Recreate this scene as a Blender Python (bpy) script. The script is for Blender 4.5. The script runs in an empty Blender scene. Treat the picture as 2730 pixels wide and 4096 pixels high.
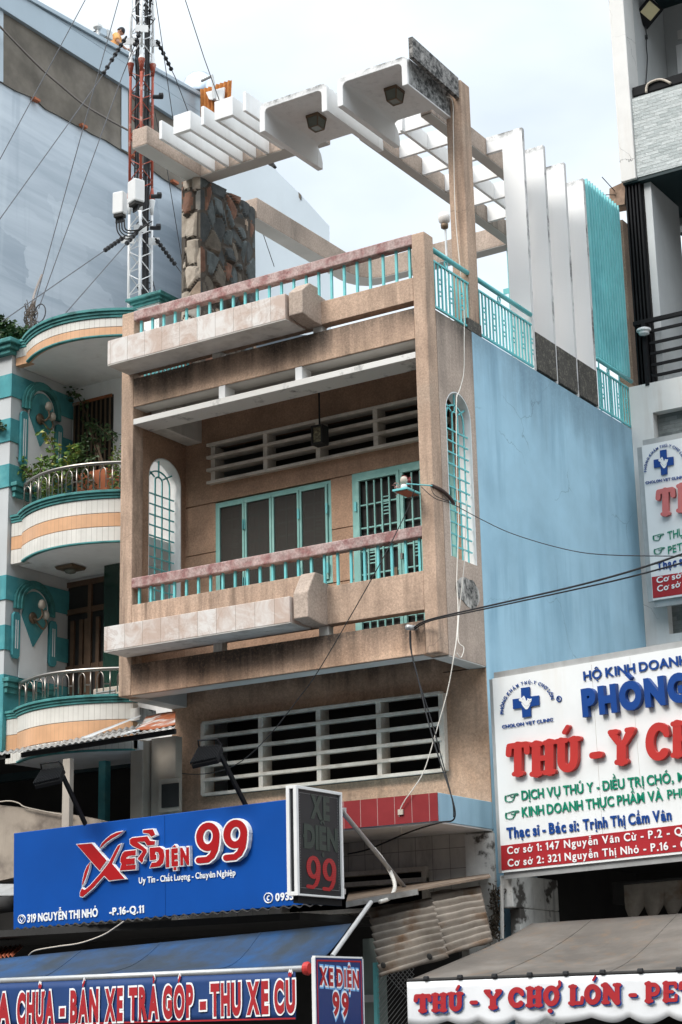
import bpy, bmesh, math, random, unicodedata
from mathutils import Vector, Matrix
random.seed(7)
SC = bpy.context.scene
COL = SC.collection
R = math.radians

# ------------------------------------------------------------------ camera
F_PX, YAW, PIT, ROL = 7346.2, -0.56258434, 0.27026974, -0.02297868
_fw = Vector((math.sin(YAW)*math.cos(PIT), math.cos(YAW)*math.cos(PIT), math.sin(PIT)))
_r0 = Vector((math.cos(YAW), -math.sin(YAW), 0)); _u0 = _r0.cross(_fw)
_rt = _r0*math.cos(ROL) + _u0*math.sin(ROL); _up = -_r0*math.sin(ROL) + _u0*math.cos(ROL)
EYE = Vector((0, 0, 1.6))
cd = bpy.data.cameras.new('camera'); cam = bpy.data.objects.new('camera', cd); COL.objects.link(cam)
cd.sensor_fit = 'VERTICAL'; cd.sensor_height = 36; cd.lens = 36*F_PX/4096
cd.clip_start = .1; cd.clip_end = 3000
m = Matrix((( _rt.x, _up.x, -_fw.x, EYE.x), (_rt.y, _up.y, -_fw.y, EYE.y), (_rt.z, _up.z, -_fw.z, EYE.z), (0, 0, 0, 1)))
cam.matrix_world = m; SC.camera = cam

# ------------------------------------------------------------------ world, sun, exposure
SUN_EL, SUN_AZ = R(43), R(200)          # azimuth clockwise from +Y: behind the camera, a little to the left
W = bpy.data.worlds.new('World'); SC.world = W; W.use_nodes = True
nt = W.node_tree; bg = nt.nodes['Background']
sky = nt.nodes.new('ShaderNodeTexSky'); sky.sky_type = 'NISHITA'; sky.sun_disc = False
sky.sun_elevation = SUN_EL; sky.sun_rotation = SUN_AZ; sky.air_density = 1.0; sky.dust_density = 2.0
tc = nt.nodes.new('ShaderNodeTexCoord'); mp = nt.nodes.new('ShaderNodeMapping'); mp.inputs['Scale'].default_value = (1.6, 1.6, 3.4)
mp.inputs['Location'].default_value = (3.1, .4, .35)
ns = nt.nodes.new('ShaderNodeTexNoise'); ns.inputs['Scale'].default_value = 2.3; ns.inputs['Detail'].default_value = 5; ns.inputs['Roughness'].default_value = .48
rp = nt.nodes.new('ShaderNodeValToRGB'); rp.color_ramp.elements[0].position = .30; rp.color_ramp.elements[1].position = .66
rp.color_ramp.elements[0].color = (.60, .60, .60, 1); rp.color_ramp.elements[1].color = (1, 1, 1, 1)
mx = nt.nodes.new('ShaderNodeMix'); mx.data_type = 'RGBA'
mx.inputs[7].default_value = (7.7, 8.35, 8.8, 1)      # lit cloud deck, in the sky texture's own units
nt.links.new(tc.outputs['Generated'], mp.inputs['Vector']); nt.links.new(mp.outputs[0], ns.inputs['Vector'])
nt.links.new(ns.outputs[0], rp.inputs[0]); nt.links.new(rp.outputs[0], mx.inputs[0])
nt.links.new(sky.outputs[0], mx.inputs[6])
# the unseen low sky behind the camera is dimmed on purpose to darken the recesses; overhead and beyond the houses it is bright
sx = nt.nodes.new('ShaderNodeSeparateXYZ'); nt.links.new(tc.outputs['Generated'], sx.inputs[0])
def rng(sock, a, b, c, d):
    o = nt.nodes.new('ShaderNodeMapRange'); o.interpolation_type = 'SMOOTHSTEP'
    for i, v in enumerate((a, b, c, d)): o.inputs[i+1].default_value = v
    nt.links.new(sock, o.inputs[0]); return o.outputs[0]
lo = rng(sx.outputs[2], .26, .74, .03, 1.0); bk = rng(sx.outputs[1], -.45, .15, 0, 1)
mm = nt.nodes.new('ShaderNodeMath'); mm.operation = 'MAXIMUM'; nt.links.new(lo, mm.inputs[0]); nt.links.new(bk, mm.inputs[1])
dm = nt.nodes.new('ShaderNodeVectorMath'); dm.operation = 'SCALE'; nt.links.new(mx.outputs[2], dm.inputs[0]); 
# the sun stands behind thin cloud: a broad bright patch round it
dt = nt.nodes.new('ShaderNodeVectorMath'); dt.operation = 'DOT_PRODUCT'; nt.links.new(tc.outputs['Generated'], dt.inputs[0])
dt.inputs[1].default_value = (math.sin(SUN_AZ)*math.cos(SUN_EL), math.cos(SUN_AZ)*math.cos(SUN_EL), math.sin(SUN_EL))
gw = rng(dt.outputs['Value'], .2, 1.0, 1.0, 2.7)
m2 = nt.nodes.new('ShaderNodeMath'); m2.operation = 'MULTIPLY'; nt.links.new(mm.outputs[0], m2.inputs[0]); nt.links.new(gw, m2.inputs[1])
rx = rng(sx.outputs[0], -.15, .65, 1.0, 1.75)      # unseen sky to the right brightened, added to light the side faces
m3 = nt.nodes.new('ShaderNodeMath'); m3.operation = 'MULTIPLY'; nt.links.new(m2.outputs[0], m3.inputs[0]); nt.links.new(rx, m3.inputs[1])
nt.links.new(m3.outputs[0], dm.inputs['Scale'])
nt.links.new(dm.outputs[0], bg.inputs['Color'])
bg.inputs['Strength'].default_value = .094
sl = bpy.data.lights.new('sun', 'SUN'); sl.energy = 1.4; sl.angle = R(20); sl.color = (1, .955, .89)
so = bpy.data.objects.new('sun', sl); COL.objects.link(so)
so.rotation_euler = (math.pi/2 - SUN_EL, 0, math.pi - SUN_AZ)
so.location = (-6, -8, 30)
SC.view_settings.view_transform = 'Standard'; SC.view_settings.look = 'None'
SC.view_settings.gamma = 1; SC.view_settings.exposure = 0.74
try:
    SC.cycles.max_bounces = 8; SC.cycles.transparent_max_bounces = 12; SC.cycles.use_denoising = True
    SC.cycles.sample_clamp_indirect = 6
except Exception: pass

# ------------------------------------------------------------------ measuring helpers: a photo pixel seen on a plane of the place
def ray(x, y): return _rt*(x-1365) + _up*(2048-y) + _fw*F_PX
def pY(p, Y): d = ray(*p); return EYE + d*(Y/d.y)
def pX(p, X): d = ray(*p); return EYE + d*(X/d.x)
def pZ(p, Z): d = ray(*p); return EYE + d*((Z-EYE.z)/d.z)
def at(p, pl): d = ray(*p); return EYE + d*((pl[0]-EYE).dot(pl[1])/d.dot(pl[1]))
def zm(ox, oy, s): return lambda x, y: (ox+x*s, oy+y*s)
ZA = zm(450,850,700/1568); ZB = zm(1100,850,900/1568); ZC = zm(380,1700,1600/1568); ZE = zm(380,900,1520/1568)
ZF = zm(0,1100,800/1568); ZG = zm(650,2600,1400/1568); ZH = zm(0,2200,800/1568); ZT = zm(900,100,1200/1568)
ZT2 = zm(950,100,1000/1568); ZU = zm(0,0,1100/1568); ZK = zm(1600,850,1000/1568); ZR = zm(1700,0,1030/1426)
ZP = zm(480,300,800/1568); ZW = zm(480,1500,700/1568); ZV = zm(1100,1500,700/1568); ZS = zm(1700,1500,300/743)
K1 = zm(0,3150,1400/1568); K2 = zm(1200,3150,1530/1568); K3 = zm(1900,2500,830/1568); K4 = zm(2450,0,280/659); K5 = zm(2450,1000,280/412)
ZM = zm(350,50,350/1568)

# ------------------------------------------------------------------ materials
class NT:
    def __init__(s, name):
        s.m = bpy.data.materials.new(name); s.m.use_nodes = True; s.t = s.m.node_tree
        s.b = s.t.nodes['Principled BSDF']; s.g = s.t.nodes.new('ShaderNodeNewGeometry')
    def n(s, typ, **k):
        o = s.t.nodes.new(typ)
        for a, b in k.items(): setattr(o, a, b)
        return o
    def l(s, a, b): s.t.links.new(a, b)
    def pos(s, sc=(1,1,1), loc=(0,0,0)):
        mp = s.n('ShaderNodeMapping'); mp.inputs['Scale'].default_value = sc; mp.inputs['Location'].default_value = loc
        s.l(s.g.outputs['Position'], mp.inputs[0]); return mp.outputs[0]
    def noise(s, scale, detail=4, rough=.55, v=None, dist=0):
        o = s.n('ShaderNodeTexNoise'); o.inputs['Scale'].default_value = scale; o.inputs['Detail'].default_value = detail
        o.inputs['Roughness'].default_value = rough; o.inputs['Distortion'].default_value = dist
        s.l(v if v else s.pos(), o.inputs['Vector']); return o.outputs[0]
    def ramp(s, f, a, b, ca=0, cb=1):
        o = s.n('ShaderNodeMapRange'); o.inputs[1].default_value = a; o.inputs[2].default_value = b
        o.inputs[3].default_value = ca; o.inputs[4].default_value = cb; s.l(f, o.inputs[0]); return o.outputs[0]
    def mix(s, f, a, b, mode='MIX'):
        o = s.n('ShaderNodeMix', data_type='RGBA', blend_type=mode)
        for i, v in ((0, f), (6, a), (7, b)):
            if isinstance(v, (int, float)): o.inputs[i].default_value = v
            elif isinstance(v, tuple): o.inputs[i].default_value = v if len(v) == 4 else v+(1,)
            else: s.l(v, o.inputs[i])
        return o.outputs[2]
    def math(s, op, a, b=None):
        o = s.n('ShaderNodeMath', operation=op)
        for i, v in ((0, a), (1, b)):
            if v is None: continue
            if isinstance(v, (int, float)): o.inputs[i].default_value = v
            else: s.l(v, o.inputs[i])
        return o.outputs[0]
    def bump(s, h, st, d=.01):
        o = s.n('ShaderNodeBump'); o.inputs['Strength'].default_value = st; o.inputs['Distance'].default_value = d
        s.l(h, o.inputs['Height']); s.l(o.outputs[0], s.b.inputs['Normal'])
    def sep(s):
        o = s.n('ShaderNodeSeparateXYZ'); s.l(s.g.outputs['Position'], o.inputs[0]); return o.outputs

def mat(name, c, rough=.75, metal=0, var=.12, vs=2.2, c2=None, c2s=1.2, c2r=(.5,.7), grain=0, gs=45, streak=0, sc_=(.06,.05,.045), ss=7, sr=(.52,.72),
        bump=0, bs=40, crack=0, crs=.9, spec=.35, drip=None):
    """base colour with blotches, a second tone, grain, vertical run-off streaks, hairline cracks and relief"""
    k = NT(name); b = k.b
    col = k.mix(1.0, c, (1,1,1))
    col = k.n('ShaderNodeRGB'); col.outputs[0].default_value = c+(1,); col = col.outputs[0]
    if c2: col = k.mix(k.ramp(k.noise(c2s, 5, .6), *c2r), col, c2)
    if var:
        f = k.ramp(k.noise(vs, 6, .62), .3, .7, 1-var, 1+var*.6)
        cc = k.n('ShaderNodeCombineColor'); [k.l(f, cc.inputs[i]) for i in range(3)]
        col = k.mix(1.0, col, cc.outputs[0], 'MULTIPLY')
    if grain:
        f = k.ramp(k.noise(gs, 3, .8), .32, .68, 1-grain, 1+grain)
        cc = k.n('ShaderNodeCombineColor'); [k.l(f, cc.inputs[i]) for i in range(3)]
        col = k.mix(1.0, col, cc.outputs[0], 'MULTIPLY')
    if streak:
        a = k.ramp(k.noise(ss, 4, .6, k.pos((1,1,.09))), *sr)
        g = k.ramp(k.noise(.9, 3, .5), .38, .62)
        col = k.mix(k.math('MULTIPLY', k.math('MULTIPLY', a, g), streak), col, sc_)
    if crack:
        v = k.n('ShaderNodeTexVoronoi', feature='DISTANCE_TO_EDGE'); v.inputs['Scale'].default_value = crs
        nz = k.n('ShaderNodeTexNoise'); nz.inputs['Scale'].default_value = 3.5; nz.inputs['Detail'].default_value = 5; k.l(k.pos(), nz.inputs['Vector'])
        k.l(k.mix(.22, k.pos(), nz.outputs['Color']), v.inputs['Vector'])
        e = k.ramp(v.outputs['Distance'], 0, .0032, 1, 0)
        g = k.ramp(k.noise(.8, 2, .5, k.pos(loc=(5,3,1))), .5, .58)
        col = k.mix(k.math('MULTIPLY', k.math('MULTIPLY', e, g), crack), col, (.03,.028,.028))
    if drip:      # dirty run-off that hangs from an upper arris at height drip[0], about drip[1] long
        d = k.math('DIVIDE', k.math('SUBTRACT', drip[0], k.sep()[2]), drip[1])
        e = k.math('ADD', k.math('MULTIPLY', k.noise(5, 5, .65, k.pos((1,1,.05))), .9), k.math('MULTIPLY', k.noise(1.1, 3), .8))
        q = k.ramp(k.math('SUBTRACT', k.math('SUBTRACT', e, .42), d), -.05, .45)
        col = k.mix(k.math('MULTIPLY', k.math('MULTIPLY', q, k.ramp(k.noise(30, 4, .8), .05, .5)), drip[2]), col, drip[3] if len(drip) > 3 else (.05,.04,.033))
    k.l(col, b.inputs['Base Color']); b.inputs['Roughness'].default_value = rough; b.inputs['Metallic'].default_value = metal
    b.inputs['Specular IOR Level'].default_value = spec
    if bump: k.bump(k.noise(bs, 5, .7), bump)
    return k.m

def mould_mat(name, base, amt=(.46,.58), scale=3.2, top=None):
    """white render overgrown with black mould; top=(z0,z1): mould only near an upper arris"""
    k = NT(name)
    f = k.ramp(k.noise(scale, 8, .68, k.pos((1,1,.55))), *amt)
    g = k.ramp(k.noise(17, 5, .7), .36, .6)
    f = k.math('MULTIPLY', f, k.math('ADD', k.math('MULTIPLY', g, .6), .4))
    if top:
        zt = k.ramp(k.math('ADD', k.sep()[2], k.math('MULTIPLY', k.noise(14, 4, .7), .06)), top[0]+.03, top[1]+.03)
        f = k.math('MULTIPLY', zt, k.ramp(k.noise(9, 6, .7), .42, .6))
    c = k.mix(f, base, (.022,.022,.021))
    k.l(c, k.b.inputs['Base Color']); k.b.inputs['Roughness'].default_value = .85
    k.bump(k.noise(60, 4, .7), .15); return k.m

def marble_mat():
    k = NT('marble_tile')
    a = k.noise(3.5, 8, .7, dist=1.6); v = k.ramp(k.math('ABSOLUTE', k.math('SUBTRACT', a, .5)), 0, .045, 1, 0)
    tn = k.n('ShaderNodeTexWhiteNoise', noise_dimensions='1D'); k.l(k.math('FLOOR', k.math('DIVIDE', k.math('ADD', k.sep()[0], 20.02), .252)), tn.inputs['W'])
    c = k.mix(k.ramp(k.math('ADD', k.noise(3.4, 7, .7, dist=1.2), k.math('MULTIPLY', tn.outputs['Value'], .3)), .52, .78), (.66,.62,.58), (.50,.385,.32))
    c = k.mix(k.math('MULTIPLY', k.math('MULTIPLY', v, k.ramp(k.noise(1.7, 3), .45, .6)), .45), c, (.36,.25,.19))
    c = k.mix(k.math('MULTIPLY', k.ramp(k.noise(1.3, 6, .7, k.pos(loc=(3.3,1,7))), .63, .74), .55), c, (.17,.14,.12))
    x = k.math('FRACT', k.math('DIVIDE', k.math('ADD', k.sep()[0], 20.02), .252))
    j = k.math('LESS_THAN', x, .022)
    c = k.mix(k.math('MULTIPLY', j, .75), c, (.22,.16,.12))
    k.l(c, k.b.inputs['Base Color']); k.b.inputs['Roughness'].default_value = .32; return k.m

def tile_mat(name, c, joint, w, axis=0, h=None, rough=.35, jw=.05, off=0, var=.08, stain=0):
    k = NT(name); s = k.sep()
    x = k.math('FRACT', k.math('DIVIDE', k.math('ADD', s[axis], 50+off), w)); j = k.math('LESS_THAN', x, jw)
    if h:
        z = k.math('FRACT', k.math('DIVIDE', k.math('ADD', s[2], 50.03), h)); j = k.math('MAXIMUM', j, k.math('LESS_THAN', z, jw*w/h))
    cc = k.mix(k.ramp(k.noise(4, 5), .35, .65), c, tuple(v*(1-2*var) for v in c))
    if stain: cc = k.mix(k.math('MULTIPLY', k.ramp(k.noise(3, 6, .7, k.pos((1,1,.3))), .5, .7), stain), cc, (.10,.08,.06))
    k.l(k.mix(j, cc, joint), k.b.inputs['Base Color']); k.b.inputs['Roughness'].default_value = rough; return k.m

def glass_mat(name, tint=(.05,.055,.055), alpha=.45):
    k = NT(name); t = k.t
    tr = k.n('ShaderNodeBsdfTransparent'); tr.inputs[0].default_value = (.62,.62,.58,1)
    mxs = k.n('ShaderNodeMixShader'); mxs.inputs[0].default_value = alpha
    k.b.inputs['Base Color'].default_value = tint+(1,); k.b.inputs['Roughness'].default_value = .12
    k.l(tr.outputs[0], mxs.inputs[1]); k.l(k.b.outputs[0], mxs.inputs[2]); k.l(mxs.outputs[0], t.nodes['Material Output'].inputs[0]); return k.m

def led_mat(name, c, dot, bgc=(.012,.013,.014), pitch=.016):
    """dark diodes set in a black board (dot pitch), unlit"""
    k = NT(name); s = k.sep()
    fy = k.math('SUBTRACT', k.math('FRACT', k.math('DIVIDE', s[1], pitch)), .5); fz = k.math('SUBTRACT', k.math('FRACT', k.math('DIVIDE', s[2], pitch)), .5)
    d = k.math('SQRT', k.math('ADD', k.math('MULTIPLY', fy, fy), k.math('MULTIPLY', fz, fz)))
    k.l(k.mix(k.math('MULTIPLY', k.math('LESS_THAN', d, .42), dot), bgc, c), k.b.inputs['Base Color']); k.b.inputs['Roughness'].default_value = .4; return k.m

def leaf_mat(name, a, b, c=None):
    k = NT(name); f = k.ramp(k.noise(6, 3), .38, .62); col = k.mix(f, a, b)
    if c: col = k.mix(k.ramp(k.noise(9, 2, .5, k.pos(loc=(4,4,4))), .56, .66), col, c)
    k.l(col, k.b.inputs['Base Color']); k.b.inputs['Roughness'].default_value = .5
    k.b.inputs['Subsurface Weight'].default_value = 0; return k.m

T = {}
T['tan']   = mat('washed_pebble_render', (.50,.35,.255), .9, var=.26, vs=2.2, c2=(.33,.25,.19), c2s=1.1, c2r=(.5,.72), grain=.24, gs=42, streak=.75, sc_=(.13,.09,.065), ss=9, sr=(.44,.66), bump=.6, bs=70, crack=.35, crs=.7)
T['tand']  = mat('weathered_pebble_render', (.44,.345,.28), .92, var=.22, vs=1.5, c2=(.32,.26,.215), c2s=.9, c2r=(.42,.66), grain=.24, gs=42, streak=.8, sc_=(.10,.08,.065), ss=8, bump=.5, bs=70)  # weathered tone; for roof beams it also carries painted side shade
T['beamu'] = mat('stained_beam_render', (.51,.35,.25), .9, var=.24, vs=2.0, c2=(.42,.29,.2), c2s=1.1, c2r=(.45,.68), grain=.24, gs=42, streak=.5, sc_=(.13,.09,.065), bump=.5, bs=70, drip=(8.95,.75,.9))
T['beaml'] = mat('stained_shaded_lower_render', (.52,.35,.245), .9, var=.24, vs=1.6, c2=(.45,.28,.18), c2s=1.1, c2r=(.42,.66), grain=.24, gs=42, streak=.5, sc_=(.13,.09,.065), bump=.5, bs=70, drip=(5.53,.8,.92))
T['tanside'] = mat('stained_side_render', (.45,.355,.29), .92, var=.2, vs=1.5, c2=(.36,.285,.235), c2s=.9, grain=.22, gs=42, streak=.5, sc_=(.10,.08,.065), ss=8, bump=.5, bs=70, drip=(8.95,1.7,.85,(.07,.06,.05)))
T['tano']  = mat('ochre_recess_shade_render', (.40,.25,.165), .9, var=.28, vs=1.8, c2=(.31,.195,.13), c2s=1.4, grain=.24, gs=44, streak=.45, sc_=(.16,.09,.06), bump=.5, bs=70)  # base darker than the front render, recess shade put into the colour
T['white'] = mat('white_render', (.80,.795,.78), .8, var=.06, vs=3, c2=(.73,.73,.715), c2s=1.6, streak=.25, sc_=(.38,.35,.31), bump=.1, bs=25)
T['offw']  = mat('grimy_white_render', (.62,.585,.535), .85, var=.16, vs=3, c2=(.45,.41,.36), c2s=2, streak=.6, sc_=(.18,.14,.11), bump=.15, bs=30)
T['louv']  = mat('louvre_concrete', (.66,.60,.52), .85, var=.18, vs=5, c2=(.48,.42,.35), c2s=4, grain=.08, bump=.15)
T['rail']  = mat('maroon_terrazzo', (.40,.29,.265), .6, var=.18, vs=4, c2=(.25,.115,.105), c2s=7, c2r=(.44,.62), grain=.38, gs=34, streak=.2, sc_=(.3,.2,.17), bump=.15)
T['teal']  = mat('teal_gloss_paint', (.15,.51,.52), .45, var=.1, vs=6, c2=(.2,.56,.56), c2s=5, streak=.25, sc_=(.12,.2,.18))
T['teall'] = mat('pale_teal_paint', (.23,.455,.41), .5, var=.12, vs=5, c2=(.29,.50,.45), c2s=5)
T['tealw'] = mat('teal_wall_paint', (.065,.28,.30), .75, var=.22, vs=4, c2=(.13,.38,.38), c2s=3, streak=.3, sc_=(.03,.09,.09))
T['tealm'] = mat('teal_moulding_paint', (.06,.24,.23), .6, var=.25, vs=5, c2=(.02,.09,.085), c2s=6, c2r=(.5,.7), streak=.5, sc_=(.012,.045,.04), ss=14)
T['blue']  = mat('sky_blue_wall_paint', (.355,.555,.67), .8, var=.12, vs=1.2, c2=(.30,.485,.595), c2s=.7, drip=(8.96,1.5,.6,(.13,.2,.25)), streak=.8, sc_=(.19,.345,.45), ss=3.2, sr=(.44,.66), crack=.4, crs=.62, bump=.08, bs=8)
T['black'] = mat('black_paint', (.011,.011,.012), .7, var=.2, spec=.15)
T['shadeblack']  = mat('shade_and_black_finish', (.03,.028,.026), .9, var=.3)  # near-black; shade of unlit interiors put into the colour, plain dark parts too
T['gran']  = mat('dark_speckled_granite', (.07,.064,.055), .75, var=.2, vs=6, c2=(.15,.135,.11), c2s=26, c2r=(.5,.64), grain=.5, gs=60, bump=.25, bs=60)
T['steel'] = mat('stainless_steel', (.34,.305,.27), .32, metal=1, var=.05)
T['galv']  = mat('galvanised_metal', (.46,.46,.45), .5, metal=.5, var=.15, vs=5, streak=.3, sc_=(.2,.15,.11))
T['rust']  = mat('rusty_iron', (.27,.095,.04), .85, var=.3, vs=5, c2=(.42,.35,.3), c2s=4, c2r=(.5,.62))
T['mastw'] = mat('white_mast_paint', (.72,.72,.71), .5, var=.08, c2=(.5,.36,.28), c2s=9, c2r=(.66,.72))
T['mastr'] = mat('red_mast_paint', (.34,.065,.035), .6, var=.2, vs=7, c2=(.52,.33,.27), c2s=8, c2r=(.54,.7))
T['grout'] = mat('greyblue_painted_wall', (.42,.475,.53), .85, var=.07, vs=.4)
T['cement'] = mat('bare_cement', (.16,.138,.112), .92, var=.4, vs=1.1, c2=(.23,.2,.17), c2s=.5, bump=.2, bs=12)
T['clad']  = mat('bluegrey_metal_cladding', (.36,.43,.48), .5, var=.07, vs=.6, streak=.2, sc_=(.25,.29,.31), ss=2)
T['lgrey'] = mat('pale_blue_grey_render', (.47,.53,.575), .85, var=.06, vs=.5, streak=.3, sc_=(.33,.37,.40), ss=2)
T['rwhite'] = mat('cracked_white_render', (.70,.685,.655), .85, var=.08, vs=2, c2=(.6,.58,.54), c2s=1, streak=.35, sc_=(.4,.3,.22), crack=.9, crs=1.3)
T['rgrey'] = mat('light_grey_render', (.50,.51,.505), .85, var=.08, vs=1.5, streak=.2, sc_=(.3,.3,.29))
T['stucco'] = mat('dim_stucco', (.40,.345,.285), .9, var=.2, streak=.5)
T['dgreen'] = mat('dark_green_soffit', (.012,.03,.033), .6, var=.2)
T['sheet'] = mat('brown_fibre_cement', (.20,.17,.14), .85, var=.35, vs=4, c2=(.13,.078,.045), c2s=3, c2r=(.52,.66), streak=.4, sc_=(.1,.07,.05), bump=.2)
T['gsheet'] = mat('grey_corrugated_metal', (.27,.26,.245), .7, var=.2, vs=5, c2=(.16,.14,.12), c2s=4)
T['cloth'] = mat('grey_awning_canvas', (.105,.09,.076), .85, var=.25, vs=2, c2=(.16,.14,.12), c2s=1.2, streak=.4, sc_=(.2,.11,.05), bump=.5, bs=5)
T['bcloth'] = mat('blue_awning_canvas', (.030,.044,.062), .65, var=.3, vs=3, c2=(.010,.05,.135), c2s=1.5, c2r=(.42,.66), bump=.3, bs=5)
T['valb']  = mat('blue_printed_valance', (.012,.045,.155), .6, var=.12, vs=3, bump=.3, bs=5)
T['valw']  = mat('white_printed_valance', (.70,.70,.70), .7, var=.05, vs=3, bump=.3, bs=5)
T['sblue'] = mat('blue_sign_sheet', (.001,.062,.30), .5, var=.12, vs=1.2, spec=.2, bump=.06, bs=1.6)
T['swhite'] = mat('white_sign_panel', (.76,.765,.75), .45, var=.06, vs=1.5, bump=.03, bs=2, streak=.3, sc_=(.6,.5,.36), ss=3)
T['red']   = mat('red_letter_plastic', (.36,.008,.010), .35, var=.05)
T['vred']  = mat('vet_red_plastic', (.46,.035,.03), .4, var=.08)
T['pink']  = mat('faded_red_plastic', (.55,.15,.14), .5, var=.1)
T['redband'] = mat('red_sign_band', (.36,.02,.025), .45, var=.1)
T['sletter'] = mat('white_letter_plastic', (.78,.78,.77), .4, var=.03)
T['navy']  = mat('blue_letter_plastic', (.008,.052,.23), .4, var=.05)
T['vgreen'] = mat('green_letter_vinyl', (.0,.21,.12), .45, var=.05)
T['navy2'] = mat('dark_blue_print', (.01,.03,.13), .5, var=.1)
T['redtile'] = tile_mat('red_glazed_tile', (.25,.035,.037), (.36,.24,.22), .2, 0, rough=.2, jw=.03, off=.05)
T['wtile'] = tile_mat('white_wall_tile', (.60,.56,.50), (.22,.19,.16), .21, 0, .21, jw=.03, stain=.6)
T['ctilew'] = tile_mat('cream_strip_tile', (.70,.665,.60), (.36,.32,.27), .062, 0, rough=.4, jw=.06)
T['ctileo'] = tile_mat('orange_strip_tile', (.66,.37,.20), (.40,.22,.12), .062, 0, rough=.4, jw=.05)
T['marble'] = marble_mat()
T['mould'] = mould_mat('mouldy_white_render', (.52,.49,.46), (.26,.42), 2.6)
T['teals'] = mat('turquoise_screen_paint', (.26,.64,.655), .4, var=.1, vs=3, c2=(.19,.52,.55), c2s=1.2)
T['soffit'] = mat('grey_beam_soffit', (.50,.475,.44), .85, var=.1, vs=2)
T['tin'] = mat('brown_tin', (.17,.125,.09), .75, var=.35, vs=5, c2=(.10,.07,.05), c2s=4)
T['finw'] = mould_mat('fin_white_render', (.80,.795,.78), top=(12.05,12.15))
T['hood'] = mould_mat('canopy_white_render', (.74,.735,.72), top=(11.90,11.99))
T['shelf'] = mould_mat('ledge_white_render', (.66,.64,.6), (.55,.66), 3.2)
T['glass'] = glass_mat('smoked_glass', (.095,.088,.08), .5); T['gglass'] = glass_mat('green_tinted_glass', (.02,.06,.045), .7)
T['room'] = mat('dim_room', (.11,.095,.08), .9, var=.2)
T['curtain'] = mat('brown_curtain', (.42,.34,.28), .9, var=.2, vs=3)
T['wood'] = mat('brown_door_wood', (.13,.075,.045), .55, var=.3, vs=6)
T['terra'] = mat('terracotta', (.34,.11,.06), .85, var=.2)
T['leaf'] = leaf_mat('green_leaves', (.07,.15,.025), (.13,.21,.03), (.32,.29,.03))
T['dleaf'] = leaf_mat('dark_leaves', (.02,.05,.012), (.045,.09,.02))
T['twig'] = mat('brown_twig', (.10,.07,.045), .9)
T['cable'] = mat('black_cable', (.012,.012,.013), .6, var=0)
T['wcable'] = mat('white_cable', (.66,.62,.55), .5, var=.05)
T['wire'] = mat('grey_guy_wire', (.05,.05,.055), .5, var=0)
T['brick'] = mat('orange_brick', (.40,.13,.06), .9, var=.2)
T['skin'] = mat('skin', (.40,.22,.15), .6, var=.05); T['hair'] = mat('black_hair', (.012,.011,.012), .6)
T['shirt'] = mat('orange_cotton', (.80,.40,.15), .85, var=.08, vs=9); T['trous'] = mat('dark_trousers', (.03,.035,.05), .9)
T['lens'] = mat('frosted_lamp_glass', (.16,.17,.14), .25, var=.15); T['bronze'] = mat('bronze_lamp_metal', (.16,.11,.07), .5, metal=.4)
T['cream'] = mat('cream_lamp_cover', (.46,.40,.33), .5, var=.08)
T['asph'] = mat('asphalt', (.05,.05,.05), .9, var=.2, bump=.3); T['pave'] = mat('paving', (.16,.15,.14), .9, var=.15, bump=.2)
T['darkfl'] = mat('brown_floor_tile', (.16,.10,.075), .5); T['ceilg'] = mat('grey_ceiling', (.33,.31,.285), .9, var=.15)
T['earth'] = mat('ground_dust', (.07,.065,.06), .95, var=.15)
T['ledg'] = led_mat('green_diodes', (.012,.042,.024), .85); T['ledr'] = led_mat('red_diodes', (.40,.010,.012), .95, bgc=(.2,.006,.008)); T['board'] = mat('black_led_board', (.011,.012,.014), .45, var=.15)
T['paint_alu'] = mat('white_aluminium', (.68,.67,.65), .4, var=.06)
T['tank'] = mat('polished_tank_steel', (.6,.66,.72), .12, metal=1, var=.03)

def slate_mat(name, c, c2, w, h, axis):
    """split-face stone courses: every stone its own grey, dark open joints, rough faces"""
    k = NT(name); s = k.sep()
    cz = k.math('FLOOR', k.math('DIVIDE', k.math('ADD', s[2], 50), h)); fz = k.math('FRACT', k.math('DIVIDE', k.math('ADD', s[2], 50), h))
    xs = k.math('ADD', k.math('DIVIDE', k.math('ADD', s[axis], 50), w), k.math('MULTIPLY', cz, .371))
    cx = k.math('FLOOR', xs); fx = k.math('FRACT', xs)
    cv = k.n('ShaderNodeCombineXYZ'); k.l(cx, cv.inputs[0]); k.l(cz, cv.inputs[1])
    wn = k.n('ShaderNodeTexWhiteNoise', noise_dimensions='3D'); k.l(cv.outputs[0], wn.inputs['Vector'])
    col = k.mix(k.ramp(k.math('ADD', k.math('MULTIPLY', wn.outputs['Value'], .6), k.math('MULTIPLY', k.noise(9, 6, .7), .6)), .3, .9), c, c2)
    j = k.math('MAXIMUM', k.math('LESS_THAN', fz, .07), k.math('LESS_THAN', fx, .015))
    k.l(k.mix(k.math('MULTIPLY', j, .6), col, (.1,.105,.1)), k.b.inputs['Base Color']); k.b.inputs['Roughness'].default_value = .85
    h_ = k.math('ADD', k.math('MULTIPLY', wn.outputs['Value'], 1.2), k.math('SUBTRACT', k.noise(16, 6, .7), k.math('MULTIPLY', j, .7)))
    k.bump(h_, .8, .03); return k.m
T['slate'] = slate_mat('split_face_stone', (.40,.43,.42), (.55,.575,.56), .19, .05, 0)
T['dslate'] = slate_mat('dark_grey_brick', (.15,.165,.16), (.24,.255,.245), .17, .055, 0)

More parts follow.
